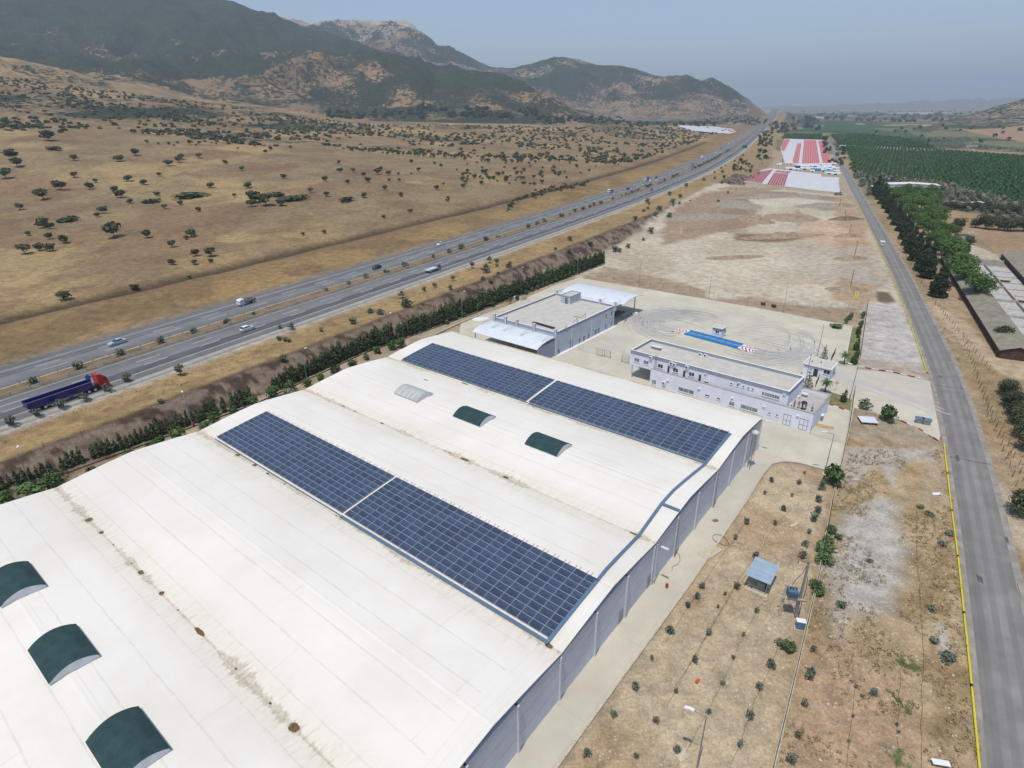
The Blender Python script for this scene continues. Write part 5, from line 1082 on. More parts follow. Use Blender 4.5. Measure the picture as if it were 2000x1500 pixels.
MB().path([(-1.3, 0, 4.9), (-.9, .2, 6), (-.3, .15, 7.2), (-.1, .1, 8.6)], .03, 4).obj('cable', M['black'], tp); MB().path([(.2, -.2, 7), (.35, -.25, 5), (.25, -.3, 3), (.3, -.2, .2)], .04, 4).obj('cable', M['black'], tp)
t = empty('meter_cabinet', P(1561, 1228), math.radians(15), label='pale grey meter cabinet on a plinth against the boundary wall', cat='cabinet'); MB().box(-.65, .65, -.4, .4, 0, .15).obj('plinth', M['kerb'], t); MB().box(-.5, .5, -.3, .3, .15, 1.35).obj('body', M['tray'], t); MB().box(-.56, .56, -.36, .36, 1.35, 1.43).obj('cap', M['white'], t)
MB().box(-.6, .6, -.45, .45, 0, .12).obj('manhole_slab', M['kerb'], loc=P(1332, 1477), rz=.5, label='pale square concrete slab at the bottom of the olive plot', cat='slab')
MB().box(-.3, .3, -.15, .15, 0, .25).obj('orange_can', mat('orange plastic', (.5, .1, .04), .5), loc=P(1362, 1332), rz=.7, label='orange jerrycan lying beside a sapling', cat='can')
t = empty('bill_board', P(1835, 1496), .2, label='small pale panel cut by the bottom edge beside the road verge', cat='panel'); MB().box(-.8, .8, -.3, .3, .5, .56).obj('board', M['white'], t); MB().tube((0, 0, 0), (0, 0, .5), .05, 6).obj('post', M['metal_grey'], t)
MB().add([(0, 0, .03), (.9, .2, .25), (1.3, -.4, .05), (.3, -.6, .12)], [(0, 3, 2, 1), (0, 1, 2, 3)]).obj('plastic_sheet', M['white'], loc=P(1664, 937), rz=.3, label='crumpled white plastic scrap on the gravel', cat='litter')
MB().add([(0, 0, .03), (1.2, .5, .2), (1.8, 0, .05), (.9, -.6, .16), (.2, -.7, .02)], [(0, 1, 2, 3, 4), (4, 3, 2, 1, 0)]).obj('plastic_sheet', M['white'], loc=P(1820, 962), rz=-.6, label='white plastic sheet lying near the pale yellow grass by the road', cat='litter')
MB().extr([(0, 0), (.5, .05), (.45, .25), (.05, .2)], -.9, .9).obj('timber', M['kerb'], loc=P(1553, 1028), rz=.5, label='short white slab lying in the olive plot', cat='slab')
# ---- yellow gas pipe strung along the road
def pipeline(pts, lab, seg=12., r_=.115, z=.16):
    p = resample(px3(pts, 0), seg); o = p[0]; f = empty('gas_pipe', o, 0, label=lab, cat='pipe')
    for i in range(len(p)-1):
        d = p[i+1]-p[i]; az = math.atan2(d[0], d[1]); L_ = math.hypot(d[0], d[1]); MB().tube((0, .2, z), (0, L_-.2, z), r_, 8).obj('pipe_section', M['yellow_paint'], f, loc=(p[i][0]-o[0], p[i][1]-o[1], 0), rz=-az); MB().tube((0, -.2, z), (0, .2, z), r_*1.25, 8).obj('joint', M['black'], f, loc=(p[i][0]-o[0], p[i][1]-o[1], 0), rz=-az)
pipeline([(1915, 1530), (1912, 1495), (1901, 1380), (1885, 1225), (1872, 1100), (1856, 980), (1843, 866)], 'yellow gas pipe laid along the near left edge of the side road')
pipeline([(1811, 729), (1790, 668), (1765, 600), (1737, 532), (1712, 475), (1690, 430), (1668, 388)], 'yellow gas pipe laid along the far left edge of the side road')
for i, (a_, b_) in enumerate((((1668, 584), (1674, 565)), ((1673, 584), (1679, 565)))):
    p, q = P(*a_), P(*b_); MB().tube((0, 0, .2), tuple((q-p)+np.array([0, 0, .2])), .13, 8).obj('yellow_pipe', M['yellow_paint'], loc=p, label=['loose yellow pipe on the brown ground, left of its pair', 'loose yellow pipe on the brown ground, right of its pair'][i], cat='pipe', group='pair of loose yellow pipes')
# ---- wooden poles
def upole(base, top, lab, wires=None):
    b = P(*base); w = ray(*top); s = (b[0]**2+b[1]**2)**.5/math.hypot(w[0], w[1]); tz = CH+w[2]*s; tx = w[0]*s-b[0]; ty = w[1]*s-b[1]
    t = empty('utility_pole', b, 0, label=lab, cat='utility pole', group='wooden poles along the empty lot'); MB().tube((0, 0, 0), (tx, ty, tz), .14, 7, .1).obj('shaft', M['wood'], t); MB().tube((tx-.5, ty+.2, tz-.4), (tx+.5, ty-.2, tz-.4), .05, 5).obj('crossarm', M['wood'], t); return b+np.array([tx, ty, tz-.35])
tops = [upole((1660.5, 564), (1668.6, 524.5), 'leaning wooden pole nearest the loose yellow pipes'), upole((1668, 504), (1676, 470), 'leaning wooden pole on a brown mound beside the white van'), upole((1657.5, 463), (1663, 438), 'leaning wooden pole on the third mound from the yard'), upole((1651, 431), (1652, 410), 'short leaning pole on the dark brown mound'), upole((1640, 404), (1642, 388), 'farthest leaning pole on the mound by the white vehicle')]
for a_, b_ in zip(tops, tops[1:]):
    pass
# mounds at the poles and over the lot
def mound(p, rx, ry, h, az, col, lab, n=26):
    V = []; F = []; rg = np.random.default_rng(int(abs(p[0]*13+p[1]*7))); 
    g = np.linspace(-1.25, 1.25, n)
    for j in g:
        for i in g: r2 = i*i+j*j; x, y = i*rx, j*ry; c, s = math.cos(az), math.sin(az); V.append((x*c-y*s, x*s+y*c, h*math.exp(-2.2*r2)*(1+.5*(float(fbm(np.array([p[0]+x]), np.array([p[1]+y]), 3.1, 4)[0])-.5))-h*.12+.9*h*(float(fbm(np.array([p[0]+x]), np.array([p[1]+y]), 1.7, 3)[0])-.5)*math.exp(-1.5*r2)))
    for j in range(n-1):
        for i in range(n-1): k = j*n+i; F.append((k, k+1, k+n+1, k+n))
    return link('earth_mound', npmesh('earth_mound', V, F, M[col], True), loc=p, label=lab, cat='mound of earth', group='heaps of earth on the empty lot')
M['soil'] = mat('brown soil', tuple(alb(170, 150, 124)), .95, .2, .5, bump=.1, bscale=2); M['soil_dark'] = mat('damp soil', tuple(alb(138, 118, 92)), .95, .2, .5, bump=.1, bscale=2); M['rubble'] = mat('grey rubble', tuple(alb(166, 156, 142)), .95, .2, .8, bump=.15, bscale=2.)
for (x, y), rx, ry, h, c, lab in (((1655, 566), 8, 5, 1.2, 'soil', 'tan mound under the nearest wooden pole'), ((1660, 505), 9, 4, 1.5, 'soil', 'tan mound under the second wooden pole'), ((1655, 462), 8, 4, 2., 'soil', 'brown mound under the third wooden pole'), ((1652, 428), 12, 5, 2., 'soil_dark', 'dark brown mound nearest the far plastic sheets'), ((1640, 402), 12, 7, 2., 'soil', 'tan heap beside the far white vehicle'),
                                 ((1530, 462), 24, 6, 2.2, 'soil', 'long brown heap across the middle of the lot'), ((1330, 453), 12, 5, 2.4, 'soil', 'brown heap at the left rim of the lot'), ((1475, 430), 9, 16, 3.5, 'soil', 'steep brown bank at the head of the pale track'), ((1440, 400), 14, 22, 3.2, 'rubble', 'broad rubble rise left of the pale track'), ((1545, 425), 16, 16, 1.6, 'soil', 'rounded brown rise right of the pale track'), ((1370, 425), 30, 9, 2.5, 'rubble', 'grey stony spread on the left of the lot'), ((1430, 372), 40, 12, 3.0, 'soil', 'ragged brown bank below the near plastic sheets'), ((1610, 402), 22, 10, 1.6, 'rubble', 'flat heap of grey gravel beside the road'), ((1500, 385), 34, 8, 1.8, 'rubble', 'grey spread of stone behind the pale track'), ((1435, 503), 14, 4, .7, 'soil', 'low tan heap in the middle of the pale ground')):
    mound(P(x, y), rx, ry, h, 0.15, c, lab)

# worn surface of the side road: pale dusty edges, wheel tracks and patches
M['dust'] = alpha_mat('road dust', (.42, .385, .32), .7, .5); M['track'] = alpha_mat('polished wheel track', (.22, .215, .21), .24, .12); M['tar'] = alpha_mat('tar patch', (.10, .10, .10), .75, .5)
for o0, o1, m_, nm in ((3.66, 2.9, 'dust', 'road_dust'), (-2.7, -3.66, 'dust', 'road_dust'), (2.35, 1.55, 'track', 'wheel_track'), (.75, -.05, 'track', 'wheel_track'), (-.9, -1.6, 'track', 'wheel_track')): ribbon(nm, ROADC, ROADN, (o0, o1), .056+.001*abs(o0), M[m_], 0)
rg_ = random.Random(9); tb_ = MB()
for i in range(46):
    j = rg_.randrange(2, 130); c_ = ROADC[j]; n_ = ROADN[j]; d_ = np.array([n_[1], -n_[0]]); o_ = rg_.uniform(-3.2, 3.2); l_ = rg_.uniform(.8, 5); w_ = rg_.uniform(.05, .12) if i % 2 else rg_.uniform(.2, .7); a_ = rg_.uniform(-.25, .25)
    if i % 5 == 0: l_, w_ = .3, 6.2; o_ = 0
    pts = [c_[:2]+n_*(o_+sx*w_/2)+d_*(sy*l_/2+sx*a_) for sx, sy in ((-1, -1), (1, -1), (1, 1), (-1, 1))]; tb_.add([(x, y, .063+i*.0002) for x, y in pts], [(0, 1, 2, 3)])
tb_.obj('tar_patches', M['tar'], kind='stuff', label='tar seams and patches on the side road')

# odds and ends behind the hall
M['tarp_blue'] = mat('blue plastic', (.05, .12, .42), .5, .2, 2.)
def heap(name, p, m, lab, cat, s=1., h=.5, seed=1):
    g = np.random.default_rng(seed); b = MB(); n = 9; ring = [(s*(1+g.uniform(-.3, .3))*math.cos(t), s*.7*(1+g.uniform(-.3, .3))*math.sin(t), 0) for t in np.linspace(0, 6.283, n, endpoint=False)]
    up_r = [(x*.6+g.normal()*.1, y*.6, h*g.uniform(.5, 1)) for x, y, _ in ring]; b.add(ring+up_r+[(0, 0, h)], [(i, (i+1) % n, n+(i+1) % n, n+i) for i in range(n)]+[(n+i, n+(i+1) % n, 2*n) for i in range(n)]); return b.obj(name, M[m], loc=p, label=lab, cat=cat)
heap('plastic_sheet', P(997, 577), 'tarp_blue', 'crumpled blue plastic sheet beside the hedge behind the depot', 'sheet', 2.2, .6, 1)
heap('plastic_sheet', P(1006, 579), 'white', 'crumpled white plastic next to the blue sheet', 'sheet', 1.4, .5, 2)
heap('rubble_heap', P(1018, 584), 'rubble', 'small grey heap of rubble beside the blue plastic', 'rubble', 2.6, .9, 3)
for i, (x, y) in enumerate(((955, 590), (958, 589), (378, 833), (786, 647))): MB().lathe([(.28, 0), (.3, .3), (.28, .6), (.3, .9), (.0, .92)], 10).obj('drum', M['red'], loc=P(x, y, 0), label=['left of two red drums at the hedge behind the depot', 'right of two red drums at the hedge behind the depot', 'red drum at the hedge beside the second lamp from the left', 'red drum at the hedge near the far corner of the hall'][i], cat='drum')
boxthing('pale_crate', P(992, 593), .6, (2., 1.2, 1.1), 'kerb', 'pale wide crate on the paving behind the depot', 'crate')
heap('sacks', P(938, 622, .08), 'white', 'spread of white plastic film on the paving behind the hall', 'sheet', 2.8, .12, 5)
t = empty('flatbed_trailer', DF.w(37.5, -4.5, .08), DF.az+.2, label='dark red flatbed trailer parked in the shade under the far canopy', cat='trailer'); MB().box(-1.2, 1.2, -3.8, 3.8, .9, 1.15).obj('deck', M['rust'], t); MB().box(-.4, .4, 3.8, 5.2, .8, .95).obj('drawbar', M['steel_dark'], t)
for x in (-.95, .95):
    for y in (-2.4, -1.2): MB().tube((x-.15, y, .45), (x+.15, y, .45), .45, 12).obj('wheel', M['black'], t)
MB().prism([(-.9, -.6), (.9, -.7), (.8, .7), (-.8, .6)], 0, .7).obj('concrete_block', M['white'], loc=DF.w(44.0, -.3, .08), label='white concrete block at the foot of the canopy post', cat='block')
MB().box(-1.8, 1.8, -.9, .9, 0, .03).obj('sand_spill', M['kerb'], loc=P(1386, 1078, .09), rz=.6, label='thin spill of sand on the path beside the olive plot', cat='sand')

# ------------------------------------------------------------------ plants
def leaf_mat(name, c1, c2, rnd=.22):
    m = mat(name, c1, .75, .3, 1.3, col2=c2, spec=.15, rnd=rnd); return m
M['bark'] = mat('bark', (.10, .075, .05), .95, .2, 4.)
M['lf_field'] = leaf_mat('dusty evergreen leaves', (.055, .075, .038), (.10, .115, .06))
M['lf_dark'] = leaf_mat('dark cypress leaves', (.022, .042, .022), (.05, .075, .035), .15)
M['lf_pine'] = leaf_mat('pine needles', (.06, .115, .03), (.10, .17, .045), .12)
M['lf_olive'] = leaf_mat('olive leaves', (.10, .13, .085), (.17, .19, .14))
M['lf_green'] = leaf_mat('fresh green leaves', (.06, .11, .035), (.11, .16, .06))
M['lf_hedge'] = leaf_mat('hedge leaves', (.045, .068, .028), (.085, .11, .048), .2)
M['lf_dry'] = leaf_mat('dry weed', (.40, .31, .17), (.26, .20, .11))
M['lf_vine'] = leaf_mat('vine leaves', (.04, .10, .03), (.06, .14, .045))
def clumps(centres, radii, n, leaf, g, flat=.9, inner=.25, up=.0):
    """leaf sprays (quads) on and in a set of lumps"""
    V = []; k = len(centres); C_ = np.asarray(centres, float); R_ = np.asarray(radii, float)
    if R_.ndim == 1: R_ = np.repeat(R_[:, None], 3, 1)
    w = (R_.prod(1))**(2/3); idx = g.choice(k, n, p=w/w.sum())
    d = g.normal(size=(n, 3)); d /= np.linalg.norm(d, axis=1)[:, None]; rad = np.where(g.random(n) < inner, g.uniform(.4, .9, n), g.uniform(.86, 1.08, n))
    c = C_[idx]+d*R_[idx]*rad[:, None]
    nn = d+g.normal(size=(n, 3))*.55; nn[:, 2] += up; nn /= np.linalg.norm(nn, axis=1)[:, None]
    t = np.cross(nn, g.normal(size=(n, 3))); t /= np.linalg.norm(t, axis=1)[:, None]+1e-9; b_ = np.cross(nn, t)
    s = leaf*g.uniform(.6, 1.35, n)[:, None]; t = t*s; b_ = b_*s*g.uniform(.5, 1, n)[:, None]
    V = np.stack([c-t-b_*.6, c+t*.9-b_, c+t+b_*.7, c-t*.8+b_], 1).reshape(-1, 3); F = np.arange(4*n).reshape(n, 4)
    return V, F
def plant(name, foliage, lm, trunk=None, tm='bark', fname='crown'):
    t = empty(name, (0, 0, -1000)); V, F = foliage; link(fname, npmesh(fname, V, F, M[lm]), t)
    if trunk: trunk.obj('trunk', M[tm], t)
    return t
def trunkmb(h, r_, br, g):
    m = MB(); m.tube((0, 0, -.3), (0, 0, h), r_, 7, r_*.6)
    for q in br: m.tube((0, 0, h*.75), tuple(q), r_*.5, 5, r_*.2)
    return m
gg = np.random.default_rng(11)
def round_tree(h, rx, n, leaf, lm, seed, stem=.28, name='tree', lumps=9):
    g = np.random.default_rng(seed); cz = h*(stem+(1-stem)/2); C_ = []; R_ = []
    for i in range(lumps):
        a = g.uniform(0, 6.28); q = g.uniform(.25, .62); z = cz+g.uniform(-.28, .3)*h*(1-stem)*1.; C_.append((rx*q*math.cos(a), rx*q*math.sin(a), z)); r_ = rx*g.uniform(.36, .58); R_.append((r_, r_, r_*.78*min(1.2, h*(1-stem)/(2*rx)*1.1)))
    C_.append((0, 0, cz)); R_.append((rx*.6, rx*.6, h*(1-stem)*.4))
    return plant(name, clumps(C_, R_, n, leaf, g), lm, trunkmb(h*stem+.4, max(.08, h*.03), [C_[i] for i in range(3)], g))
def cypress(h, r_, n, leaf, lm, seed, name='cypress', stem=.06, taper=.85):
    g = np.random.default_rng(seed); C_ = []; R_ = []; k = 9
    for i in range(k):
        f = i/(k-1); z = h*(stem+(1-stem)*(.05+.9*f)); w = r_*(1-f*taper)*(.75+.3*math.sin(f*3.14)) ; C_.append((g.uniform(-.14, .14)*r_, g.uniform(-.14, .14)*r_, z)); R_.append((w*g.uniform(.85, 1.1), w*g.uniform(.85, 1.1), h*.1))
    return plant(name, clumps(C_, R_, n, leaf, g, up=.4), lm, trunkmb(h*.4, max(.05, h*.015), [], g))
FIELD = [round_tree(5.2, 3.1, 300, .42, 'lf_field', 20+i, .22, 'field_tree', 8) for i in range(5)]
SHRUB = [round_tree(2.2, 2.4, 200, .34, 'lf_field', 40+i, .02, 'shrub', 8) for i in range(3)]
HEDGE = [cypress(4.5, .85, 330, .17, 'lf_hedge', 60+i, 'hedge_cypress', .04, .6) for i in range(6)]
def scatter(protos, pts, sc, label, cat, group, g, zoff=-.1):
    for i, (x, y) in enumerate(pts):
        s = sc(x, y) if callable(sc) else sc*g.uniform(.7, 1.3); place(protos[int(g.integers(len(protos)))], (x, y, zt(x, y)+zoff), g.uniform(0, 6.28), (s*g.uniform(.9, 1.15), s*g.uniform(.9, 1.15), s*g.uniform(.85, 1.1)), label=label(i, x, y) if callable(label) else label, cat=cat, group=group)
# hedge at the foot of the slope
HBl = resample(np.vstack([P(-160, 1030, 0), px3([(0, 966), (245, 876), (490, 787), (700, 690), (895, 620), (1000, 580), (1178, 514)], 0)]), .98)
n_h = normals(HBl); cnt_h = 0
for i, p in enumerate(HBl):
    f = i/len(HBl)
    if gg.random() < (.03 if f > .35 else .12) or (abs(f-.27) < .012): continue
    q = p[:2]+n_h[i]*gg.uniform(-.1, .25); s = (.8+.4*sstep(.1, .55, np.array(f))*1.)*gg.uniform(.82, 1.12)
    place(HEDGE[int(gg.integers(6))], (q[0], q[1], -.05), gg.uniform(0, 6.28), (s*gg.uniform(.9, 1.25), s*gg.uniform(.9, 1.25), s*gg.uniform(.9, 1.1)), label='slim dark cypress in the long hedge below the motorway slope', cat='cypress', group='cypresses of the long hedge'); cnt_h += 1
# drip pipe and stones in front of the hedge
pp = smooth(HBl, 3)[:, :3].copy(); pp[:, :2] -= n_h*1.5; 
m = MB(); m.path([tuple(v) for v in pp[::3]+np.array([0, 0, .12])], .13, 5); m.obj('irrigation_pipe', mat('dark pipe', (.035, .025, .02), .8), label='dark pipe running along the foot of the long hedge', cat='pipe')
# trees of the hillside : positions seen in the photograph, then the rest of the slope
def on_ground(x, y):
    w = ray(x, y); lo, hi = 60., 3600.; s = None; t = np.geomspace(lo, hi, 260); X = w[0]*t; Y = w[1]*t; Z = CH+w[2]*t; g = ZT(X, Y); k = np.where(Z < g)[0]
    if len(k) == 0: return None
    k = k[0]; 
    if k == 0: return np.array([X[0], Y[0], g[0]])
    f = (Z[k-1]-g[k-1])/((Z[k-1]-g[k-1])-(Z[k]-g[k])); return np.array([X[k-1]+(X[k]-X[k-1])*f, Y[k-1]+(Y[k]-Y[k-1])*f, g[k-1]+(g[k]-g[k-1])*f])
near = [(34, 322, 22), (20, 301, 18), (97, 271, 26), (103, 288, 34, 's'), (20, 298, 26, 's'), (12, 345, 24), (145, 310, 14), (146, 343, 14), (120, 367, 23), (86, 386, 24), (72, 377, 14), (176, 366, 18), (187, 353, 10), (40, 406, 16), (225, 371, 16), (237, 382, 22), (255, 393, 14), (252, 350, 19), (282, 357, 16), (312, 340, 11), (330, 320, 17), (355, 307, 17), (350, 314, 16), (389, 305, 14), (265, 300, 17), (233, 312, 17), (235, 311, 15), (200, 413, 20), (191, 420, 13), (55, 456, 12), (85, 441, 26), (98, 443, 16), (97, 463, 16), (50, 492, 25), (76, 486, 18), (97, 487, 20), (125, 471, 22), (136, 428, 40, 's'), (224, 460, 36), (288, 461, 20), (368, 380, 78, 's'), (297, 392, 38, 's'), (413, 363, 19), (322, 404, 14), (352, 396, 14), (309, 379, 13), (389, 409, 14), (375, 459, 22), (364, 464, 12), (337, 479, 19), (383, 496, 19), (412, 497, 25), (381, 513, 14), (411, 508, 12), (338, 513, 17), (440, 316, 13), (458, 381, 10), (484, 364, 16), (485, 362, 15), (556, 345, 14), (473, 330, 12), (543, 380, 36, 's'), (492, 400, 20), (520, 398, 36), (500, 392, 36), (548, 398, 22), (575, 386, 70, 's'), (607, 372, 14), (638, 380, 15), (634, 350, 15), (677, 389, 38, 's'), (664, 333, 13), (690, 333, 12), (711, 340, 14), (738, 337, 20), (720, 352, 16), (679, 355, 12), (752, 367, 15), (711, 382, 16), (783, 380, 14), (760, 350, 9), (853, 367, 14), (780, 350, 10), (592, 456, 10), (634, 452, 12), (749, 422, 11), (801, 412, 12), (266, 562, 18), (125, 582, 26), (370, 540, 10), (875, 385, 10), (874, 390, 10)]
fl = empty; gN = np.random.default_rng(5); nf = 0
for q in near:
    p = on_ground(q[0], q[1]+4)
    if p is None: continue
    d = math.sqrt(p[0]**2+p[1]**2+(CH-p[2])**2); wpx = q[2]/CF*d
    if len(q) > 3: s = wpx/4.8; place(SHRUB[int(gN.integers(3))], p-np.array([0, 0, .2]), gN.uniform(0, 6), (s, s*.8, min(s, 1.3)), label='low spreading green shrub on the dry hillside', cat='shrub', group='shrubs spread over the dry hillside')
    else: s = wpx/7.8; place(FIELD[int(gN.integers(5))], p-np.array([0, 0, .15]), gN.uniform(0, 6), (s*1.08, s*1.08, s*gN.uniform(.85, 1.05)), label='round dark tree scattered on the dry hillside', cat='tree', group='trees scattered over the dry hillside')
    nf += 1
cand = []
for _ in range(26000):
    x = gN.uniform(-60, 1480); yb = np.interp(x, [0, 550, 700, 1150, 1480], [150, 222, 243, 250, 250]); yt = np.interp(x, [0, 600, 900, 1180, 1480], [262, 310, 372, 355, 262])
    if yt <= yb: continue
    y = yb+(yt-yb)*gN.random()**1.2; cand.append((x, y))
cand = np.array(cand)
def ground_many(pts):
    W_ = np.array([ray(x, y) for x, y in pts]); t = np.geomspace(180, 2600, 120); out = np.full((len(pts), 3), np.nan); X = W_[:, 0:1]*t; Y = W_[:, 1:2]*t; Z = CH+W_[:, 2:3]*t; g = ZT(X.ravel(), Y.ravel()).reshape(X.shape); hitm = Z < g; k = hitm.argmax(1); ok = hitm.any(1) & (k > 0)
    i = np.where(ok)[0]; k = k[i]; a0 = (Z-g)[i, k-1]; a1 = (Z-g)[i, k]; f = a0/(a0-a1)
    out[i, 0] = X[i, k-1]+(X[i, k]-X[i, k-1])*f; out[i, 1] = Y[i, k-1]+(Y[i, k]-Y[i, k-1])*f; out[i, 2] = g[i, k-1]+(g[i, k]-g[i, k-1])*f; return out, ok
sel = cand[gN.choice(len(cand), 9000, replace=False)]
pos3, ok = ground_many(sel); sel = sel[ok]; pos3 = pos3[ok]
s_, hz_, _t = hway(pos3[:, 0], pos3[:, 1])
dens = fbm(pos3[:, 0], pos3[:, 1], 90, 4); band = np.exp(-((sel[:, 1]-np.interp(sel[:, 0], [0, 300, 600, 900, 1200], [242, 262, 283, 312, 318]))/8.)**2)
upper = sstep(-10, 18, np.interp(sel[:, 0], [0, 300, 600, 900, 1200], [240, 258, 270, 290, 300])-sel[:, 1])
lz = np.exp(-((sel[:, 0]-170)/260)**2)*np.exp(-((sel[:, 1]-np.interp(sel[:, 0], [0, 150, 300, 500], [190, 212, 232, 250]))/22)**2)
pr_ = np.clip(.05+1.1*band*(dens > .45)+.42*upper*(dens > .42)+.95*lz+.25*(sel[:, 0] > 900), 0, 1)*(.25+.75*(dens > .47))
keep = (s_ < -75) & (gN.random(len(sel)) < pr_); pos3 = pos3[keep]; sel = sel[keep]
dd = np.hypot(pos3[:, 0], pos3[:, 1])
# thin out so that no tree stands inside another
o_ = np.argsort(dd); pos3 = pos3[o_]; dd = dd[o_]; taken = []; out = []; cell = {}
for i, p in enumerate(pos3):
    c = (int(p[0]//5.5), int(p[1]//5.5))
    if c in cell: continue
    cell[c] = 1; out.append(i)
pos3 = pos3[out]; dd = dd[out]
N1 = min(len(pos3), max(0, 292-nf))
for p in pos3[:N1]:
    s = gN.uniform(.35, .85); place(FIELD[int(gN.integers(5))], p-np.array([0, 0, .15]), gN.uniform(0, 6), (s, s, s*gN.uniform(.8, 1.05)), label='round dark tree scattered on the dry hillside', cat='tree', group='trees scattered over the dry hillside')
def far_blobs(name, pts, rad, leaf, nper, lm, g, hfac=.8, **k):
    d = g.normal(size=(48, nper, 3)); d /= np.linalg.norm(d, axis=2)[..., None]; Vt = []
    for j in range(48):
        V, F = clumps([(0, 0, .9*hfac), (.35, .2, .7*hfac), (-.3, -.3, .8*hfac)], [(1., 1., .8*hfac), (.7, .7, .6*hfac), (.7, .7, .6*hfac)], nper, leaf, g, inner=.1); Vt.append(V)
    Vt = np.array(Vt); P_ = np.asarray(pts); n = len(P_); idx = g.integers(0, 48, n); R_ = rad*g.uniform(.65, 1.3, n) if np.isscalar(rad) else rad
    V = Vt[idx]*R_[:, None, None]+P_[:, None, :]; F = np.arange(n*nper*4).reshape(-1, 4); return link(name, npmesh(name, V.reshape(-1, 3), F, M[lm]), kind='stuff', **k)
far_blobs('distant_field_trees', pos3[N1:]-np.array([0, 0, .4]), 2.0, .42, 34, 'lf_field', gN, label='distant dark trees dotted over the upper hillside')
# pines and bushes at the foot of the mountains
cc_ = []
for (x0, y0, x1, y1, n_) in ((815, 205, 880, 218, 26), (910, 212, 960, 226, 30), (1010, 212, 1050, 228, 16), (870, 222, 1000, 232, 50), (1050, 228, 1220, 242, 80), (640, 216, 830, 232, 60), (1380, 232, 1500, 242, 60), (1200, 240, 1400, 248, 50)):
    for _ in range(n_): cc_.append((gN.uniform(x0, x1), gN.uniform(y0, y1)))
p3_, ok = ground_many(np.array(cc_)); far_blobs('foothill_trees', p3_[ok], 4.6, .3, 60, 'lf_dark', gN, label='dark trees gathered at the foot of the mountains')
# shrub patch on the motorway cutting
pts = []
for _ in range(150): f = gN.random(); x = 990+f*160; yb = np.interp(f, [0, .15, .5, 1], [405, 388, 370, 358]); pts.append((x, yb+gN.normal()*3+gN.random()*6*(1-f)))
p3_, ok = ground_many(np.array(pts)); p3_ = p3_[ok]
for p in p3_[:130]: s = gN.uniform(.28, .6); place(SHRUB[int(gN.integers(3))], p-np.array([0, 0, .1]), gN.uniform(0, 6), (s, s, s*1.2), label='green shrub in the long patch above the motorway', cat='shrub', group='shrub patch on the motorway bank')
# median and verge shrubs
MED = [round_tree(1.9, 1.25, 130, .2, 'lf_olive', 80+i, .05, 'median_shrub', 6) for i in range(4)]
for i in range(250):
    t = gN.uniform(40, 1250)**1.; 
    if gN.random() < .25: continue
    j = int(np.searchsorted(HL, t)); c = HC[j]+np.array([*(HN[j]*gN.uniform(-1.2, 1.2)), .0]); s = gN.uniform(.5, 1.35); place(MED[int(gN.integers(4))], c, gN.uniform(0, 6), s, label='dusty oleander shrub in the motorway median', cat='shrub', group='shrubs of the motorway median')
for (x, y) in ((209, 762), (168, 780), (121, 796), (74, 812), (23, 830), (571, 640), (548, 641), (250, 745), (352, 728), (786, 579), (830, 568), (881, 565), (884, 545), (997, 520), (923, 520), (971, 513), (957, 510), (850, 560)):
    p = P(x, y, 3.2); s = gN.uniform(.7, 1.2); place(MED[int(gN.integers(4))], p-np.array([0, 0, .2]), 0, s, label='grey green shrub on the verge below the motorway', cat='shrub', group='shrubs on the lower motorway verge')
pts = []
for _ in range(260): t = gN.uniform(330, 1150); j = int(np.searchsorted(HL, t)); pts.append((HC[j]-np.array([*(HN[j]*gN.uniform(24, 46+t*.03)), 0]))[:2]) 
for i, (x, y) in enumerate(pts[:88]): s = gN.uniform(.5, 1.4); place(MED[int(gN.integers(4))], (x, y, zt(x, y)-.1), 0, s*1.3, label='grey green shrub on the verge below the motorway', cat='shrub', group='shrubs on the lower motorway verge')
# shrubs between hall and hedge
BUSH = [round_tree(2.4, 1.35, 330, .17, 'lf_green', 100+i, .05, 'bush', 8) for i in range(4)]
for i, (x, y, w) in enumerate([(74, 968, 58), (18, 985, 40), (110, 952, 50), (159, 940, 18), (180, 924, 22), (254, 893, 26), (294, 876, 20), (313, 872, 34), (353, 856, 42), (402, 838, 26), (421, 826, 34), (458, 806, 26), (497, 792, 30), (534, 774, 34), (567, 762, 30), (600, 752, 26), (626, 743, 24), (656, 729, 30), (691, 717, 26), (716, 700, 18), (688, 716, 20), (737, 688, 22), (765, 681, 26), (783, 676, 30), (874, 630, 14), (890, 622, 12), (906, 616, 14), (935, 603, 26), (960, 596, 16), (1010, 583, 14), (1029, 572, 12)]+[(1040+i*9, 566-i*3.6, 12) for i in range(12)]):
    p = P(x, y+3, 0); d = math.hypot(*p[:2]); s = w/CF*d/3.1; place(BUSH[i % 4], p, gN.uniform(0, 6), (s, s, min(s, 1.3)), label='leafy green bush in the strip between hall and hedge', cat='bush', group='bushes between hall and hedge')
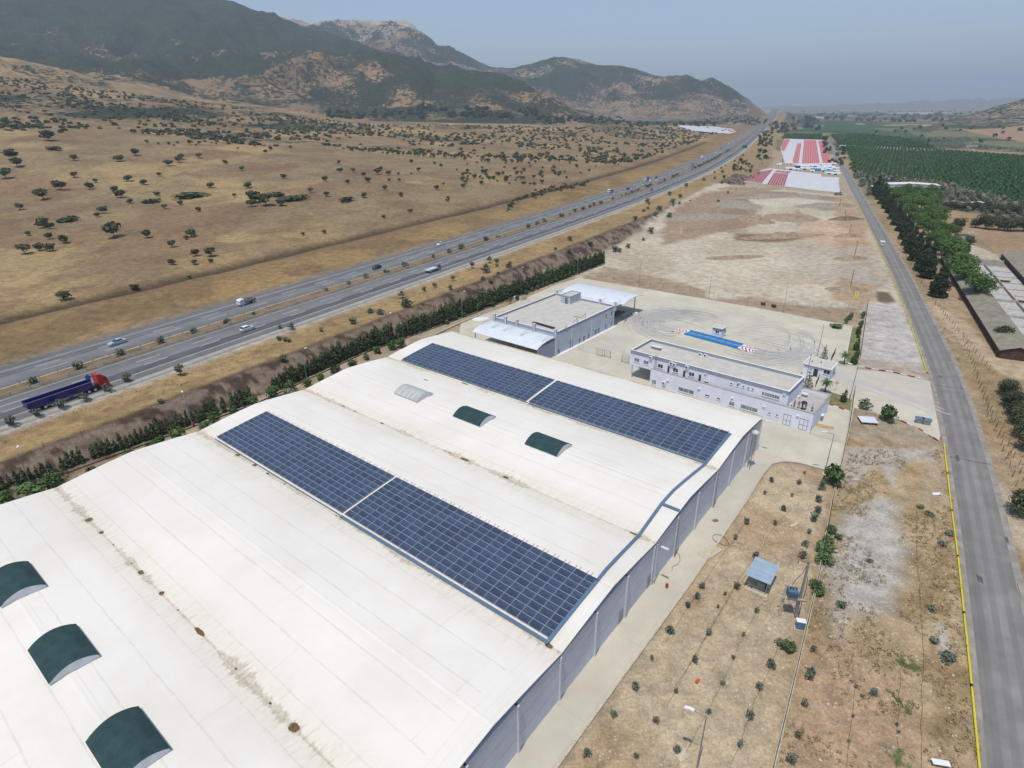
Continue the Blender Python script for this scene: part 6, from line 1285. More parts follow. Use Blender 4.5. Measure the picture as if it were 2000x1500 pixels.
# olive saplings with drip lines
SAP = [round_tree(1.35, .62, 120, .1, 'lf_olive', 120+i, .18, 'olive_sapling', 6) for i in range(5)]
sap = [(1300+x*.35, 975+y*.35, 1) for x, y in [(657, 60), (448, 133), (610, 140), (388, 220), (500, 322), (202, 492), (393, 498), (172, 552), (127, 600), (23, 742), (238, 752), (508, 628), (435, 757), (160, 905), (378, 887), (316, 1030), (465, 1220), (238, 1192), (60, 1410), (848, 10)]]
sap += [(1300+x*.35, 975+y*.35, 1.45) for x, y in [(585, 935), (522, 1062), (627, 808), (413, 1375), (845, 65), (822, 120), (800, 190), (780, 260), (760, 325), (770, 1150), (735, 1325), (700, 1470), (822, 845), (800, 1000), (848, 12), (1157, 1087)]]
sap += [(650+x*.35, 975+y*.35, 1) for x, y in [(1980, 600), (1880, 740), (1780, 893), (1683, 1055), (1565, 1208), (1803, 1245), (1415, 1430), (1693, 1440), (1912, 1075)]]
sap += [(1300+x*.35, 500+y*.35, 1) for x, y in [(590, 1255), (552, 1325), (740, 1268), (705, 1337), (773, 1210), (657, 1415), (450, 1490), (610, 1492)]]+[(1300+x*.35, 500+y*.35, 1.5) for x, y in [(870, 1280), (850, 1355), (845, 1430), (825, 1475), (872, 1300)]]
sap += [(1300+x*.35, 975+y*.35, .7) for x, y in [(1060, 1048), (1042, 1210), (1020, 1350), (1290, 1260), (1300, 1300), (1095, 1100), (290, 600), (330, 530)]]
for i, (x, y, s) in enumerate(sap): place(SAP[i % 5], P(x, y+2, 0), gN.uniform(0, 6), s*.8*gN.uniform(.6, 1.2), label='young grey green olive sapling in bare ground', cat='sapling', group='olive saplings in the plot beside the hall')
m = MB()
for ln in ([(700, 60, 3), (612, 140, 3), (440, 440, 3), (380, 500, 3), (200, 800, 3), (0, 1165, 3)], [(590, 120, 3), (500, 322, 3), (420, 430, 3), (240, 752, 3), (60, 1040, 3)], [(510, 628, 3), (450, 740, 3), (378, 887, 3), (310, 1040, 3), (238, 1192, 3), (60, 1500, 3)], [(640, 800, 3), (585, 935, 3), (522, 1062, 3), (465, 1220, 3), (413, 1375, 3), (360, 1500, 3)], [(440, 140, 3), (388, 220, 3), (300, 330, 3), (0, 800, 3)], [(1060, 1010, 3), (1042, 1210, 3), (1020, 1350, 3), (1010, 1500, 3)], [(1310, 960, 3), (1300, 1100, 3), (1290, 1500, 3)], [(1400, 60, 3), (1400, 300, 3), (1425, 600, 3), (1440, 900, 3), (1430, 1100, 3), (1425, 1500, 3)]):
    p = resample(np.array([P(1300+x*.35, 975+y*.35, .04) for x, y, _ in ln]), 1.1); p[:, 0] += gN.normal(size=len(p))*.07; m.path([tuple(v) for v in p], .018, 4)
m.obj('drip_lines', M['black'], label='thin black drip hoses linking the olive saplings', cat='hose', kind='stuff')
# bushes along the boundary wall and in the gravel
wb_ = [(1300+x*.35, 975+y*.35, s) for x, y, s in [(915, 180, 1.), (905, 240, 1.1), (890, 290, 1.5), (885, 345, 1.5), (965, 215, .7), (930, 165, .7), (845, 500, 1.1), (850, 530, .9), (685, 840, 1.1), (1330, 905, .9), (1350, 935, 1.2), (1375, 925, .8), (1290, 1110, 1.), (1330, 1150, 1.1), (1300, 1420, 1.1), (1310, 1460, .8), (1585, 195, .9), (1548, 255, .9), (1570, 890, 1.2), (1470, 80, .8), (1500, 790, .8), (970, 590, .9), (1480, 610, .8), (1130, 340, .6), (1415, 40, .8)]]
M['lf_creep'] = leaf_mat('creeping weed leaves', (.10, .17, .05), (.17, .21, .09))
CRP = []
for i in range(2):
    g = np.random.default_rng(300+i); C_ = [(g.normal()*.75, g.normal()*.5, .08) for _ in range(16)]; CRP.append(plant('creeping_weed', clumps(C_, [(g.uniform(.15, .42),)*2+(.1,) for _ in C_], 380, .06, g, up=1.), 'lf_creep', fname='foliage'))
for i, (x, y, s) in enumerate(wb_):
    if 9 <= i < 16: place(CRP[i % 2], P(x, y, .02), gN.uniform(0, 6), s*.8, label='patch of creeping green weed in the bare verge', cat='weed', group='weeds on the gravel plot'); continue
    g_ = i < 9 or i in (9, 10, 12, 13, 14); place(BUSH[i % 4] if g_ else MED[i % 4], P(x, y+3, -.05), gN.uniform(0, 6), (s*(.7 if not 9 <= i < 16 else 1.2), s*.8, s*(.5 if not 9 <= i < 16 else .14)), label='low green weed bush beside the wall or on the gravel', cat='weed', group='weeds on the gravel plot')
for x, y, s, lab in ((1624, 945, 1.55, 'dense green bush standing against the boundary wall by the lamp foot'), (1731, 822, 1.5, 'round green bush by the worn kerb of the entrance apron')): o = place(BUSH[1], P(x, y, 0), 1., (s, s, s), label=lab, cat='bush'); o.pop('group', None) if hasattr(o, 'pop') else None
place(MED[2], P(1686, 798, 0), 1., (1.3, 1.3, 1.5), label='spiky grey shrub beside the end of the boundary wall', cat='shrub')
place(BUSH[2], P(1634, 640, 0), 1., (1.6, 1.6, .5), label='bright green low patch of plants at the far yard corner', cat='bush')
for x, y in ((1660, 625), (1652, 632), (1684, 622), (1680, 640), (1672, 700)): place(BUSH[3], P(x, y, 0), 1., (.7, .7, 1.), label='small green bush in the planted strip beyond the yard', cat='bush', group='bushes of the planted strip')
CON = [cypress(3.4, .95, 420, .13, 'lf_hedge', 140, 'conifer', .04, .9)]
for x, y, s, lab in ((1647, 785, 1., 'dark cone shaped conifer on the lawn'), (1676, 653, 1.05, 'topmost dark conifer of the planted strip'), (1675, 660, .6, 'smallest dark conifer of the planted strip'), (1672, 684, 1.15, 'middle dark conifer of the planted strip'), (1667, 712, 1.2, 'lowest dark conifer of the planted strip')): place(CON[0], P(x, y, .1), 0, s, label=lab, cat='conifer')
def spruce(h, seed):
    g = np.random.default_rng(seed); C_ = []; R_ = []
    for i in range(6): f = i/5; C_.append((0, 0, h*(.14+.8*f))); R_.append((h*.24*(1-f*.8), h*.24*(1-f*.8), h*.045))
    return plant('spruce', clumps(C_, R_, 420, .12, g, up=.8), 'lf_olive', trunkmb(h*.9, .07, [], g))
sp = spruce(5.2, 3)
for x, y, s, lab in ((1576, 759, 1., 'small tiered spruce beside the office terrace'), (1608, 703, .85, 'small tiered spruce behind the gatehouse')): place(sp, P(x, y, .1), 0, s, label=lab, cat='spruce')
def palm(seed):
    g = np.random.default_rng(seed); t = empty('palm', (0, 0, -1000)); trunkmb(2.6, .16, [], g).obj('trunk', M['bark'], t); m = MB()
    for k in range(26):
        a = g.uniform(0, 6.28); e = g.uniform(-.3, 1.1); p = np.array([0, 0, 2.6]); d = np.array([math.cos(a)*math.cos(e), math.sin(a)*math.cos(e), math.sin(e)]); s_ = np.array([-math.sin(a), math.cos(a), 0]); q = [p]
        for i in range(4): d = d+np.array([0, 0, -.32]); d = d/np.linalg.norm(d); q.append(q[-1]+d*.42)
        for i in range(4): w0, w1 = (.16, .2, .17, .1)[i], (.2, .17, .1, .01)[i]; m.add([q[i]-s_*w0, q[i]+s_*w0, q[i+1]+s_*w1, q[i+1]-s_*w1], [(0, 1, 2, 3)])
    m.obj('fronds', M['lf_green'], t); return t
pm_ = palm(2)
for x, y, lab in ((1611, 766, 'little fan palm on the lawn by the sliding gate'), (1648, 711, 'little fan palm at the end of the planted strip')): place(pm_, P(x, y, .1), 0, 1.05, label=lab, cat='palm')
# dry tufts: uncountable
pts = []
for pl, n_ in ((G((1660, 880), (1850, 880), (1915, 1500), (1520, 1500), (1630, 980)), 2600), (G((1900, 700), (1990, 1000), (2060, 1200), (2100, 1000), (2000, 760)), 700), (G((1780, 560), (1830, 560), (1900, 700), (1860, 720)), 500), (G((0, 640), (700, 430), (1200, 350), (1200, 330), (700, 380), (0, 560)), 3000), (G((0, 850), (700, 605), (1170, 440), (1170, 460), (700, 625), (0, 885), z=3), 2600)):
    p = np.array(pl); a0 = p.min(0); a1 = p.max(0); q = gN.uniform(a0, a1, (n_*4, 2)); d = sdf(p, q[:, 0], q[:, 1]); q = q[(d < 0)]; nn_ = fbm(q[:, 0], q[:, 1], 5, 3); q = q[nn_ > .47][:n_]; pts.append(q)
q = np.vstack(pts); zz = ZT(q[:, 0], q[:, 1]); s_, _, _ = hway(q[:, 0], q[:, 1]); k = (np.abs(s_) > 21); q = q[k]; zz = zz[k]
far_blobs('dry_tufts', np.c_[q, zz-.08], .22*gN.uniform(.5, 1.5, len(q)), .3, 9, 'lf_dry', gN, .9, label='dry straw tufts over the verges')
# loose stones
st = MB(); V = []; F = []
q = []
for pl, n_ in ((G((1545, 905), (1615, 925), (1600, 1020), (1510, 1560), (1060, 1580), (1462, 978), (1500, 912)), 2600), (G((1660, 870), (1850, 870), (1915, 1500), (1520, 1500)), 1800)):
    p = np.array(pl); a0 = p.min(0); a1 = p.max(0); t_ = gN.uniform(a0, a1, (n_*3, 2)); t_ = t_[sdf(p, t_[:, 0], t_[:, 1]) < -.5][:n_]; q.append(t_)
q = np.vstack(q); oc = np.array([(1, 0, 0), (0, 1, 0), (-1, 0, 0), (0, -1, 0), (0, 0, .8), (0, 0, -.5)]); of_ = np.array([(0, 1, 4), (1, 2, 4), (2, 3, 4), (3, 0, 4)]); n = len(q)
sc_ = (.05+.11*gN.random(n)**3)[:, None, None]; V = oc[None]*sc_*gN.uniform(.6, 1.4, (n, 6, 3))+np.c_[q, np.zeros(n)+.01][:, None, :]; F = (of_[None]+(np.arange(n)*6)[:, None, None]).reshape(-1, 3)
link('loose_stones', npmesh('loose_stones', V.reshape(-1, 3), F, mat('pale stone', tuple(alb(206, 198, 182)), .9, .2, .5, coords='World')), kind='stuff', label='pale loose stones strewn over the plots')
# ---- grove right of the road
PINE = []
for i in range(4):
    g = np.random.default_rng(160+i); C_ = []; R_ = []
    for k in range(17): a = g.uniform(0, 6.28); qd = g.uniform(.2, .68); C_.append((5.*qd*math.cos(a), 5.*qd*math.sin(a), 5.6+3.2*(1-qd)+g.uniform(-.9, .6))); r_ = g.uniform(1.7, 2.6); R_.append((r_, r_, r_*.85))
    PINE.append(plant('pine', clumps(C_, R_, 3200, .24, g, up=.3), 'lf_pine', trunkmb(5.2, .28, C_[:5], g)))
CYP = [cypress(12.5, 3.6, 3200, .26, 'lf_dark', 170+i, 'cypress_tree', .03, .72) for i in range(3)]
BRD = [round_tree(8.5, 4.6, 2200, .26, 'lf_field', 180+i, .1, 'broad_tree', 14) for i in range(3)]
cyp = [(1830, 580, 1.0), (1808, 543, 1.05), (1798, 530, .95), (1787, 510, .9), (1776, 495, .95), (1771, 480, .9), (1766, 468, .9), (1757, 452, .85), (1749, 440, .9), (1741, 428, .85), (1735, 416, .9), (1728, 408, .85), (1722, 398, .95), (1716, 390, 1.0), (1711, 382, 1.05), (1706, 378, .7)]
for i, (x, y, s) in enumerate(cyp): place(CYP[i % 3], P(x, y, -.1), gN.uniform(0, 6), (s, s, s*gN.uniform(.9, 1.1)), label='nearest tall dark cypress of the grove, standing alone at its tip' if i == 0 else 'tall dark cypress in the row facing the side road', cat='cypress', group='cypresses of the roadside grove')
pin = [(1897, 588, .95), (1880, 560, .9), (1872, 540, .95), (1858, 520, .95), (1848, 500, .9), (1840, 512, .9), (1829, 486, .9), (1850, 470, .8), (1822, 470, .95), (1802, 458, .9), (1826, 447, .95), (1790, 446, .9), (1812, 436, 1.), (1836, 430, .8), (1772, 430, .9), (1795, 420, 1.), (1815, 412, .9), (1760, 415, .9), (1780, 408, 1.), (1800, 398, .9), (1750, 402, .95), (1770, 394, .95), (1822, 400, .9), (1745, 390, .9), (1788, 388, .9), (1812, 388, .9), (1768, 384, .8)]
for i, (x, y, s) in enumerate(pin): place(PINE[i % 4], P(x, y, -.1), gN.uniform(0, 6), (s*1.15, s*1.15, s*gN.uniform(.95, 1.12)), label='nearest umbrella pine of the grove with its trunk in view' if i == 0 else 'umbrella pine with a broad bright green crown in the grove', cat='pine', group='umbrella pines of the roadside grove')
brd = [(1871, 447, .8), (1925, 448, 1.), (1950, 450, .95), (1972, 452, 1.), (1998, 452, 1.), (2020, 450, 1.), (1905, 445, .7), (1955, 668, .62), (1893, 478, .55), (1716, 384, .45)]
for i, (x, y, s) in enumerate(brd): place(BRD[i % 3], P(x, y, -.1), gN.uniform(0, 6), (s, s, s*.95), label=['dark rounded tree standing right behind the pines', 'dense green bush at the end of the long farm shed', 'small round tree beside the farmhouse'][0 if i < 7 else 1 if i == 7 else 2] if i in (0, 7, 8) else 'broad dark tree in the row behind the farmyard', cat='tree', group='broad trees behind the farmyard')
for i in range(26): x = 1840+i*8; place(BRD[i % 3], P(x, 408+gN.normal()*2+(x-1840)*.06, -.1), gN.uniform(0, 6), .58*gN.uniform(.8, 1.15), label='dark tree in the wind break behind the pines', cat='tree', group='wind break behind the pines')
for x, y, s in ((1965, 772, .5), (1972, 795, .5), (1978, 812, .45), (1988, 830, .5), (1996, 855, .55), (2005, 880, .55), (1990, 1005, .55)): place(BRD[int(gN.integers(3))], P(x, y, -.1), gN.uniform(0, 6), s, label='grey green tree cut by the right edge beside the road bank', cat='tree', group='olive trees at the right edge')
# orchards: rows of trees
def rows_in(poly, sp_r, sp_t, az, jit=.3):
    p = np.array(poly); c, s = math.cos(az), math.sin(az); u = p[:, 0]*s+p[:, 1]*c; v = p[:, 0]*c-p[:, 1]*s; U, V_ = np.meshgrid(np.arange(u.min(), u.max(), sp_t), np.arange(v.min(), v.max(), sp_r)); U = U.ravel(); V_ = V_.ravel()
    X = U*s+V_*c; Y = U*c-V_*s; k = sdf(p, X, Y) < 0; X = X[k]+gN.normal(size=k.sum())*jit; Y = Y[k]+gN.normal(size=k.sum())*jit; return np.c_[X, Y, np.zeros(len(X))-.1]
raz = math.atan2(*(P(1607, 270)-P(1700, 440))[:2])
OA = G((1650, 285), (1740, 287), (1860, 295), (2100, 312), (2100, 420), (1965, 388), (1850, 358), (1700, 343), (1672, 335)); OG = G((1664, 338), (1700, 345), (1850, 360), (1960, 390), (2100, 424), (2100, 450), (1830, 405), (1735, 392), (1700, 388))
pa = rows_in(OA, 4.3, 1.6, raz+.12, .15); far_blobs('orchard_rows', pa, 1.22, .5, 14, 'lf_vine', gN, .85, label='dark green orchard in close straight rows')
pg = rows_in(OG, 6.2, 6.2, raz+.1, .7); dist = np.hypot(pg[:, 0], pg[:, 1]); pg = pg[np.argsort(dist)]
GRO = [round_tree(3.6, 2.3, 110, .42, 'lf_olive', 200+i, .08, 'olive_tree', 6) for i in range(3)]
for i, p in enumerate(pg[:240]): place(GRO[i % 3], p, gN.uniform(0, 6), gN.uniform(.75, 1.1), label='silvery olive tree in the grove behind the farm', cat='olive tree', group='olive trees of the grove behind the farm')
if len(pg) > 240: far_blobs('olive_grove', pg[240:], 2.1, .45, 20, 'lf_olive', gN, .9, label='silvery olive grove below the dark orchard')
OB = G((1622, 263), (1690, 262), (1800, 275), (1828, 289), (1750, 288), (1640, 283)); OC = G((1531, 262), (1606, 262), (1609, 272), (1527, 271))
far_blobs('orchard_rows', np.vstack([rows_in(OB, 5, 3.2, raz+.12), rows_in(OC, 5, 3.2, raz)]), 1.7, .5, 12, 'lf_vine', gN, .8, label='far dark orchard blocks on both sides of the road')
# far trees in the plain and along the road
c2 = []
for (x0, y0, x1, y1, n_) in ((1545, 240, 1600, 250, 14), (1500, 245, 1540, 262, 26), (1480, 262, 1510, 292, 34), (1478, 296, 1500, 316, 20), (1430, 318, 1470, 340, 24), (1608, 265, 1615, 300, 14), (1618, 285, 1650, 335, 26), (1570, 238, 1592, 242, 22), (1600, 222, 1860, 240, 90), (1700, 255, 1990, 285, 30), (1560, 210, 2000, 226, 120), (1660, 318, 1672, 340, 8), (1512, 246, 1600, 256, 16)):
    for _ in range(n_): x = gN.uniform(x0, x1); y = gN.uniform(y0, y1); c2.append(P(x, y, 0))
c2 = np.array(c2); c2[:, 2] = ZT(c2[:, 0], c2[:, 1]); dd2 = np.hypot(c2[:, 0], c2[:, 1]); far_blobs('plain_trees', c2, np.clip(dd2/420, 1.6, 9)*gN.uniform(.6, 1.2, len(c2)), .3, 40, 'lf_dark', gN, 1., label='dark trees dotted over the valley plain')

# ------------------------------------------------------------------ guard rails
def guard(off, t0, t1, lab):
    j0, j1 = int(np.searchsorted(HL, t0)), int(np.searchsorted(HL, t1)); C_ = HC[j0:j1]; N_ = HN[j0:j1]; p = np.c_[C_[:, :2]+N_*off, C_[:, 2]]; f = empty('guard_rail', p[0], 0, label=lab, cat='guard rail', group='steel guard rails of the motorway median')
    m = MB(); q = p-p[0]
    for a, b_ in zip(q, q[1:]):
        m.add([(a[0], a[1], a[2]+z) for z in (.42, .58, .62, .78)]+[(b_[0], b_[1], b_[2]+z) for z in (.42, .58, .62, .78)], [(0, 4, 5, 1), (1, 5, 6, 2), (2, 6, 7, 3)])
    m.obj('beam', M['metal_roof'], f)
    m = MB(); r_ = resample(q, 4.)
    for a in r_: m.box(a[0]-.06, a[0]+.06, a[1]-.06, a[1]+.06, a[2]-.3, a[2]+.75)
    m.obj('posts', M['metal_grey'], f, kind='stuff')
guard(2.6, 15, 1900, 'upper steel guard rail on the motorway median'); guard(-2.6, 15, 1900, 'lower steel guard rail on the motorway median')
HCd = HC[2:190]; ribbon('median_kerb', HCd, normals(HCd), (3.05, 2.75), .16, M['kerb'], .25)
# stake fences on the verges
def stakes(pxp, z, lab, step, h=1.6):
    p = resample(px3(pxp, z), step); p = p+np.c_[gN.normal(size=(len(p), 2))*.15, np.zeros(len(p))]; zz = ZT(p[:, 0], p[:, 1]); o = np.array([p[0][0], p[0][1], zz[0]]); f = empty('stake_fence', o, 0, label=lab, cat='fence'); me = MB().tube((0, 0, 0), (0, 0, h), .06, 4, .05).mesh('stake', M['wood'])
    for q, z_ in zip(p, zz): o_ = link('stake', me, f, (q[0]-o[0], q[1]-o[1], z_-o[2]-.1)); o_.rotation_euler = (gN.normal()*.06, gN.normal()*.06, 0)
stakes([(1752, 470), (1790, 540), (1830, 600), (1865, 640), (1905, 688), (1930, 722)], 0, 'crooked row of wooden stakes between side road and dirt track', 2.8)
stakes([(1880, 660), (1915, 760), (1945, 830), (1972, 880), (1998, 940)], 0, 'crooked row of wooden stakes below the dirt track', 2.6)
stakes([(1905, 740), (1945, 850), (1985, 950)], 0, 'short row of stakes on the bank nearest the side road', 3.)
stakes([(0, 905), (175, 845), (350, 780), (507, 720), (700, 640), (900, 560), (1070, 506), (1175, 468), (1300, 410)], 3, 'thin stake fence along the top of the stony slope', 6.5, 1.5)
# ------------------------------------------------------------------ vehicles
def paint(name, c, r_=.25): return mat(name, c, r_, .03, 1., spec=.5)
PT = dict(white=paint('white car paint', (.72, .73, .75)), silver=paint('silver blue paint', (.36, .44, .52)), navy=paint('navy paint', (.02, .03, .07)), red=paint('red truck paint', (.50, .02, .02)), blue=paint('dark blue truck paint', (.015, .02, .16)), grey=paint('grey paint', (.2, .21, .22)), black=paint('black paint', (.015, .015, .018)), lime=paint('yellow green paint', (.35, .42, .05)), teal=paint('pale teal paint', (.35, .5, .5)))
M['tyre'] = mat('tyre', (.02, .02, .02), .9); M['lamp'] = mat('lamp glass', (.6, .6, .55), .2); M['tail'] = mat('tail lamp', (.3, .01, .01), .3)
def wheel_me(r_, w):
    m = MB(); m.mi(0).tube((-w/2, 0, 0), (w/2, 0, 0), r_, 14); return m.mesh('wheel', M['tyre']), MB().tube((-w/2-.01, 0, 0), (w/2+.01, 0, 0), r_*.58, 10).mesh('rim', M['metal_roof'])
WHC = wheel_me(.31, .2); WHT = wheel_me(.5, .3)
def wheels(t, pos, me):
    for x, y, r_ in pos: w = link('wheel', me[0], t, (x, y, r_)); link('rim', me[1], w)
def loftbody(m, secs):   # secs: list of (y, halfwidth, z0, z1)
    vs = []; fs = []
    for y, w, z0, z1 in secs: vs += [(-w, y, z0), (w, y, z0), (w, y, z1), (-w, y, z1)]
    for i in range(len(secs)-1):
        a = i*4; b_ = a+4; fs += [(a, b_, b_+1, a+1), (a+1, b_+1, b_+2, a+2), (a+2, b_+2, b_+3, a+3), (a+3, b_+3, b_, a)]
    fs += [(0, 1, 2, 3), tuple(reversed(range(len(vs)-4, len(vs))))]; m.add(vs, fs)
def car(col, kind='hatch'):
    t = empty('car', (0, 0, -1000)); L_ = 4.2 if kind == 'hatch' else 4.55; h = L_/2; m = MB()
    loftbody(m, [(-h, .76, .38, .82), (-h+.12, .84, .24, .92), (-h+.9, .87, .22, .97), (.6, .88, .22, .95), (1.1, .87, .22, .93), (h-.45, .83, .22, .82), (h-.08, .76, .26, .66), (h, .68, .34, .56)])
    m.obj('body', PT[col], t)
    r0 = -h+.15 if kind == 'hatch' else -h+.85
    g = MB(); loftbody(g, [(r0, .72, .88, .93), (r0+.42, .66, .88, 1.38), (r0+.7, .64, .88, 1.42), (.15, .64, .88, 1.42), (1.05, .72, .88, .94)]); g.obj('windows', M['glass'], t)
    r_ = MB(); loftbody(r_, [(r0+.42, .655, 1.38, 1.41), (r0+.75, .66, 1.40, 1.46), (-.4, .66, 1.41, 1.47), (.2, .645, 1.40, 1.44)])
    for s in (-1, 1):
        r_.tube((s*.68, r0+.06, .9), (s*.65, r0+.5, 1.4), .035, 4); r_.tube((s*.73, 1.0, .92), (s*.65, .17, 1.42), .03, 4); r_.tube((s*.71, -.2, .9), (s*.655, -.2, 1.42), .035, 4)
    r_.obj('roof', PT[col], t)
    for s in (-1, 1):
        MB().box(s*.66-.13, s*.66+.13, h-.22, h-.02, .56, .7).obj('headlight', M['lamp'], t); MB().box(s*.68-.11, s*.68+.11, -h-.01, -h+.12, .68, .84).obj('tail_light', M['tail'], t); MB().box(s*.92-.06, s*.92+.06, .72, .84, .92, 1.04).obj('mirror', PT[col], t)
    wheels(t, [(x, y, .31) for x in (-.78, .78) for y in (-h+.75, h-.8)], WHC); return t
def van(col, hgt=1.95, L_=4.8):
    t = empty('van', (0, 0, -1000)); h = L_/2; m = MB(); loftbody(m, [(-h, .86, .35, hgt), (-h+.1, .9, .25, hgt+.05), (h-1.5, .9, .25, hgt+.05), (h-1.1, .9, .25, hgt)]); loftbody(m, [(h-1.1, .9, .25, 1.1), (h-.2, .86, .25, .95), (h, .8, .35, .7)]); m.obj('body', PT[col], t)
    g = MB(); loftbody(g, [(h-1.1, .84, 1.1, hgt-.08), (h-.45, .8, 1.02, 1.1)]); g.box(-.91, .91, h-2.3, h-1.5, 1.15, 1.65); g.box(-.7, .7, -h-.01, -h+.05, 1.2, 1.7); g.obj('windows', M['glass'], t)
    for s in (-1, 1): MB().box(s*.7-.12, s*.7+.12, h-.12, h+.01, .6, .78).obj('headlight', M['lamp'], t); MB().box(s*.8-.08, s*.8+.08, -h-.02, -h+.02, .7, 1.1).obj('tail_light', M['tail'], t)
    wheels(t, [(x, y, .33) for x in (-.8, .8) for y in (-h+.9, h-.9)], WHC); return t
def cabtruck(cab, bed, L_=7., kind='flat', w=1.15, hc=2.5):
    t = empty('truck', (0, 0, -1000)); h = L_/2; m = MB(); loftbody(m, [(h-1.9, w-.03, .5, hc), (h-.9, w-.03, .45, hc), (h-.25, w-.05, .45, hc-.25), (h-.02, w-.08, .5, 1.55), (h, w-.12, .55, 1.0)]); m.obj('cab', PT[cab], t)
    g = MB(); g.add([(-w+.12, h-.2, hc-.4), (w-.12, h-.2, hc-.4), (w-.14, h+.01, 1.6), (-w+.14, h+.01, 1.6)], [(0, 3, 2, 1)]); g.box(-w, w, h-1.4, h-.55, 1.5, hc-.45); g.obj('windows', M['glass'], t)
    MB().box(-.42, .42, -h+.1, h-1.9, .6, .85).obj('chassis', M['steel_dark'], t); b = MB()
    if kind == 'flat':
        b.box(-w, w, -h, h-2.1, .95, 1.08)
        for x0, x1, y0, y1 in ((-w, -w+.05, -h, h-2.1), (w-.05, w, -h, h-2.1), (-w+.05, w-.05, -h, -h+.05), (-w+.05, w-.05, h-2.15, h-2.1)): b.box(x0, x1, y0, y1, 1.08, 1.5)
        b.obj('flatbed', PT[bed], t); MB().box(-w+.1, w-.1, h-2.2, h-2.12, 1.5, 2.3).obj('headboard', M['metal_grey'], t)
    else: b.box(-w, w, -h, h-2.1, .95, 3.2); b.obj('box_body', PT[bed], t)
    for s in (-1, 1): MB().box(s*.85-.14, s*.85+.14, h-.06, h+.03, .7, .9).obj('headlight', M['lamp'], t)
    r_ = .42; wheels(t, [(x, y, r_) for x in (-w+.18, w-.18) for y in (-h+1.1, h-1.1)], WHT if L_ > 6 else WHC); return t
def semitrailer():
    t = empty('articulated_truck', (0, 0, -1000)); m = MB()
    m.box(-1.2, 1.2, 5.9, 7.7, .75, 2.9); loftbody(m, [(7.7, 1.2, .45, 2.9), (7.98, 1.17, .45, 2.0), (8.08, 1.12, .5, 1.2)]); loftbody(m, [(5.9, 1.1, 2.9, 3.75), (6.6, 1.05, 2.9, 3.7), (7.5, .95, 2.9, 3.0)])
    for s in (-1, 1): m.box(s*1.21-.03, s*1.21+.03, 5.9, 7.4, .9, 3.1)
    m.obj('cab', PT['red'], t); g = MB(); g.add([(-1.08, 7.73, 2.75), (1.08, 7.73, 2.75), (1.06, 7.99, 1.95), (-1.06, 7.99, 1.95)], [(0, 3, 2, 1)]); g.box(-1.25, 1.25, 6.9, 7.55, 1.9, 2.6); g.obj('windows', M['glass'], t)
    MB().box(-1.15, 1.15, 8.02, 8.12, .8, 1.15).obj('grille', M['steel_dark'], t)
    for s in (-1, 1): MB().box(s*.9-.16, s*.9+.16, 8.06, 8.14, .85, 1.05).obj('headlight', M['lamp'], t); MB().box(s*1.32-.1, s*1.32+.1, 7.5, 7.6, 2.1, 2.7).obj('mirror', M['steel_dark'], t)
    MB().box(-.45, .45, 3.0, 7.6, .65, .95).obj('chassis', M['steel_dark'], t); MB().tube((-.95, 4.9, .8), (-.95, 5.8, .8), .3, 10).obj('fuel_tank', M['metal_grey'], t)
    b = MB(); b.box(-1.25, 1.25, -8.1, 4.6, 1.25, 1.4)
    for x0, x1, y0, y1, z1 in ((-1.25, -1.17, -8.1, 4.6, 2.55), (1.17, 1.25, -8.1, 4.6, 2.55), (-1.17, 1.17, -8.1, -8.02, 2.4), (-1.17, 1.17, 4.5, 4.6, 3.4)): b.box(x0, x1, y0, y1, 1.4, z1)
    b.add([(-1.2, 4.6, 3.4), (1.2, 4.6, 3.4), (1.1, 5.05, 3.75), (-1.1, 5.05, 3.75)], [(0, 1, 2, 3), (3, 2, 1, 0)]); b.obj('tipper_body', PT['blue'], t)
    for s in (-1, 1): MB().box(s*1.21-.06, s*1.21+.06, -8.1, 4.6, 2.55, 2.62).obj('top_rail', M['metal_grey'], t)
    MB().box(-1.1, 1.1, -7.8, 3.4, .95, 1.2).obj('trailer_frame', M['steel_dark'], t)
    for i in range(3): MB().box(1.12, 1.2, -4.9+i*2.6, -3.0+i*2.6, .55, .95).obj('side_guard', M['metal_grey'], t)
    wheels(t, [(s*1.0, y, .5) for s in (-1, 1) for y in (-6.4, -5.1, -3.8, 3.6, 4.9, 7.1)], WHT); return t
def drive(proto, off, t_, lab, cat='car', rev=False, dz=.02, scale=1., **k):
    j = min(int(np.searchsorted(HL, t_)), len(HC)-2); f_ = (t_-HL[j-1])/(HL[j]-HL[j-1]); hc = HC[j-1]*(1-f_)+HC[j]*f_; d = HC[j+1]-HC[j-1]; az = math.atan2(d[0], d[1])+(math.pi if rev else 0); p = np.array([hc[0]+HN[j][0]*off, hc[1]+HN[j][1]*off, hc[2]+dz]); return place(proto, p, az, scale, label=lab, cat=cat, **k)
def at_px(proto, x, y, lab, cat='car', rev=False, **k):
    p = P(x, y, 3.); s, hz, tt = hway(np.array([p[0]]), np.array([p[1]])); return drive(proto, -float(s[0]), float(tt[0])+5*0, lab, cat, rev, **k)
def pc(o):
    c = copy_tree(o)
    if 'used' in c: del c['used']
    return c
VH = {k: car(k) for k in ('white', 'navy', 'black', 'teal')}; VH['silver'] = car('silver', 'sedan'); VH['wsedan'] = car('white', 'sedan'); VH['grey'] = car('grey', 'sedan'); VH['lime'] = car('lime')
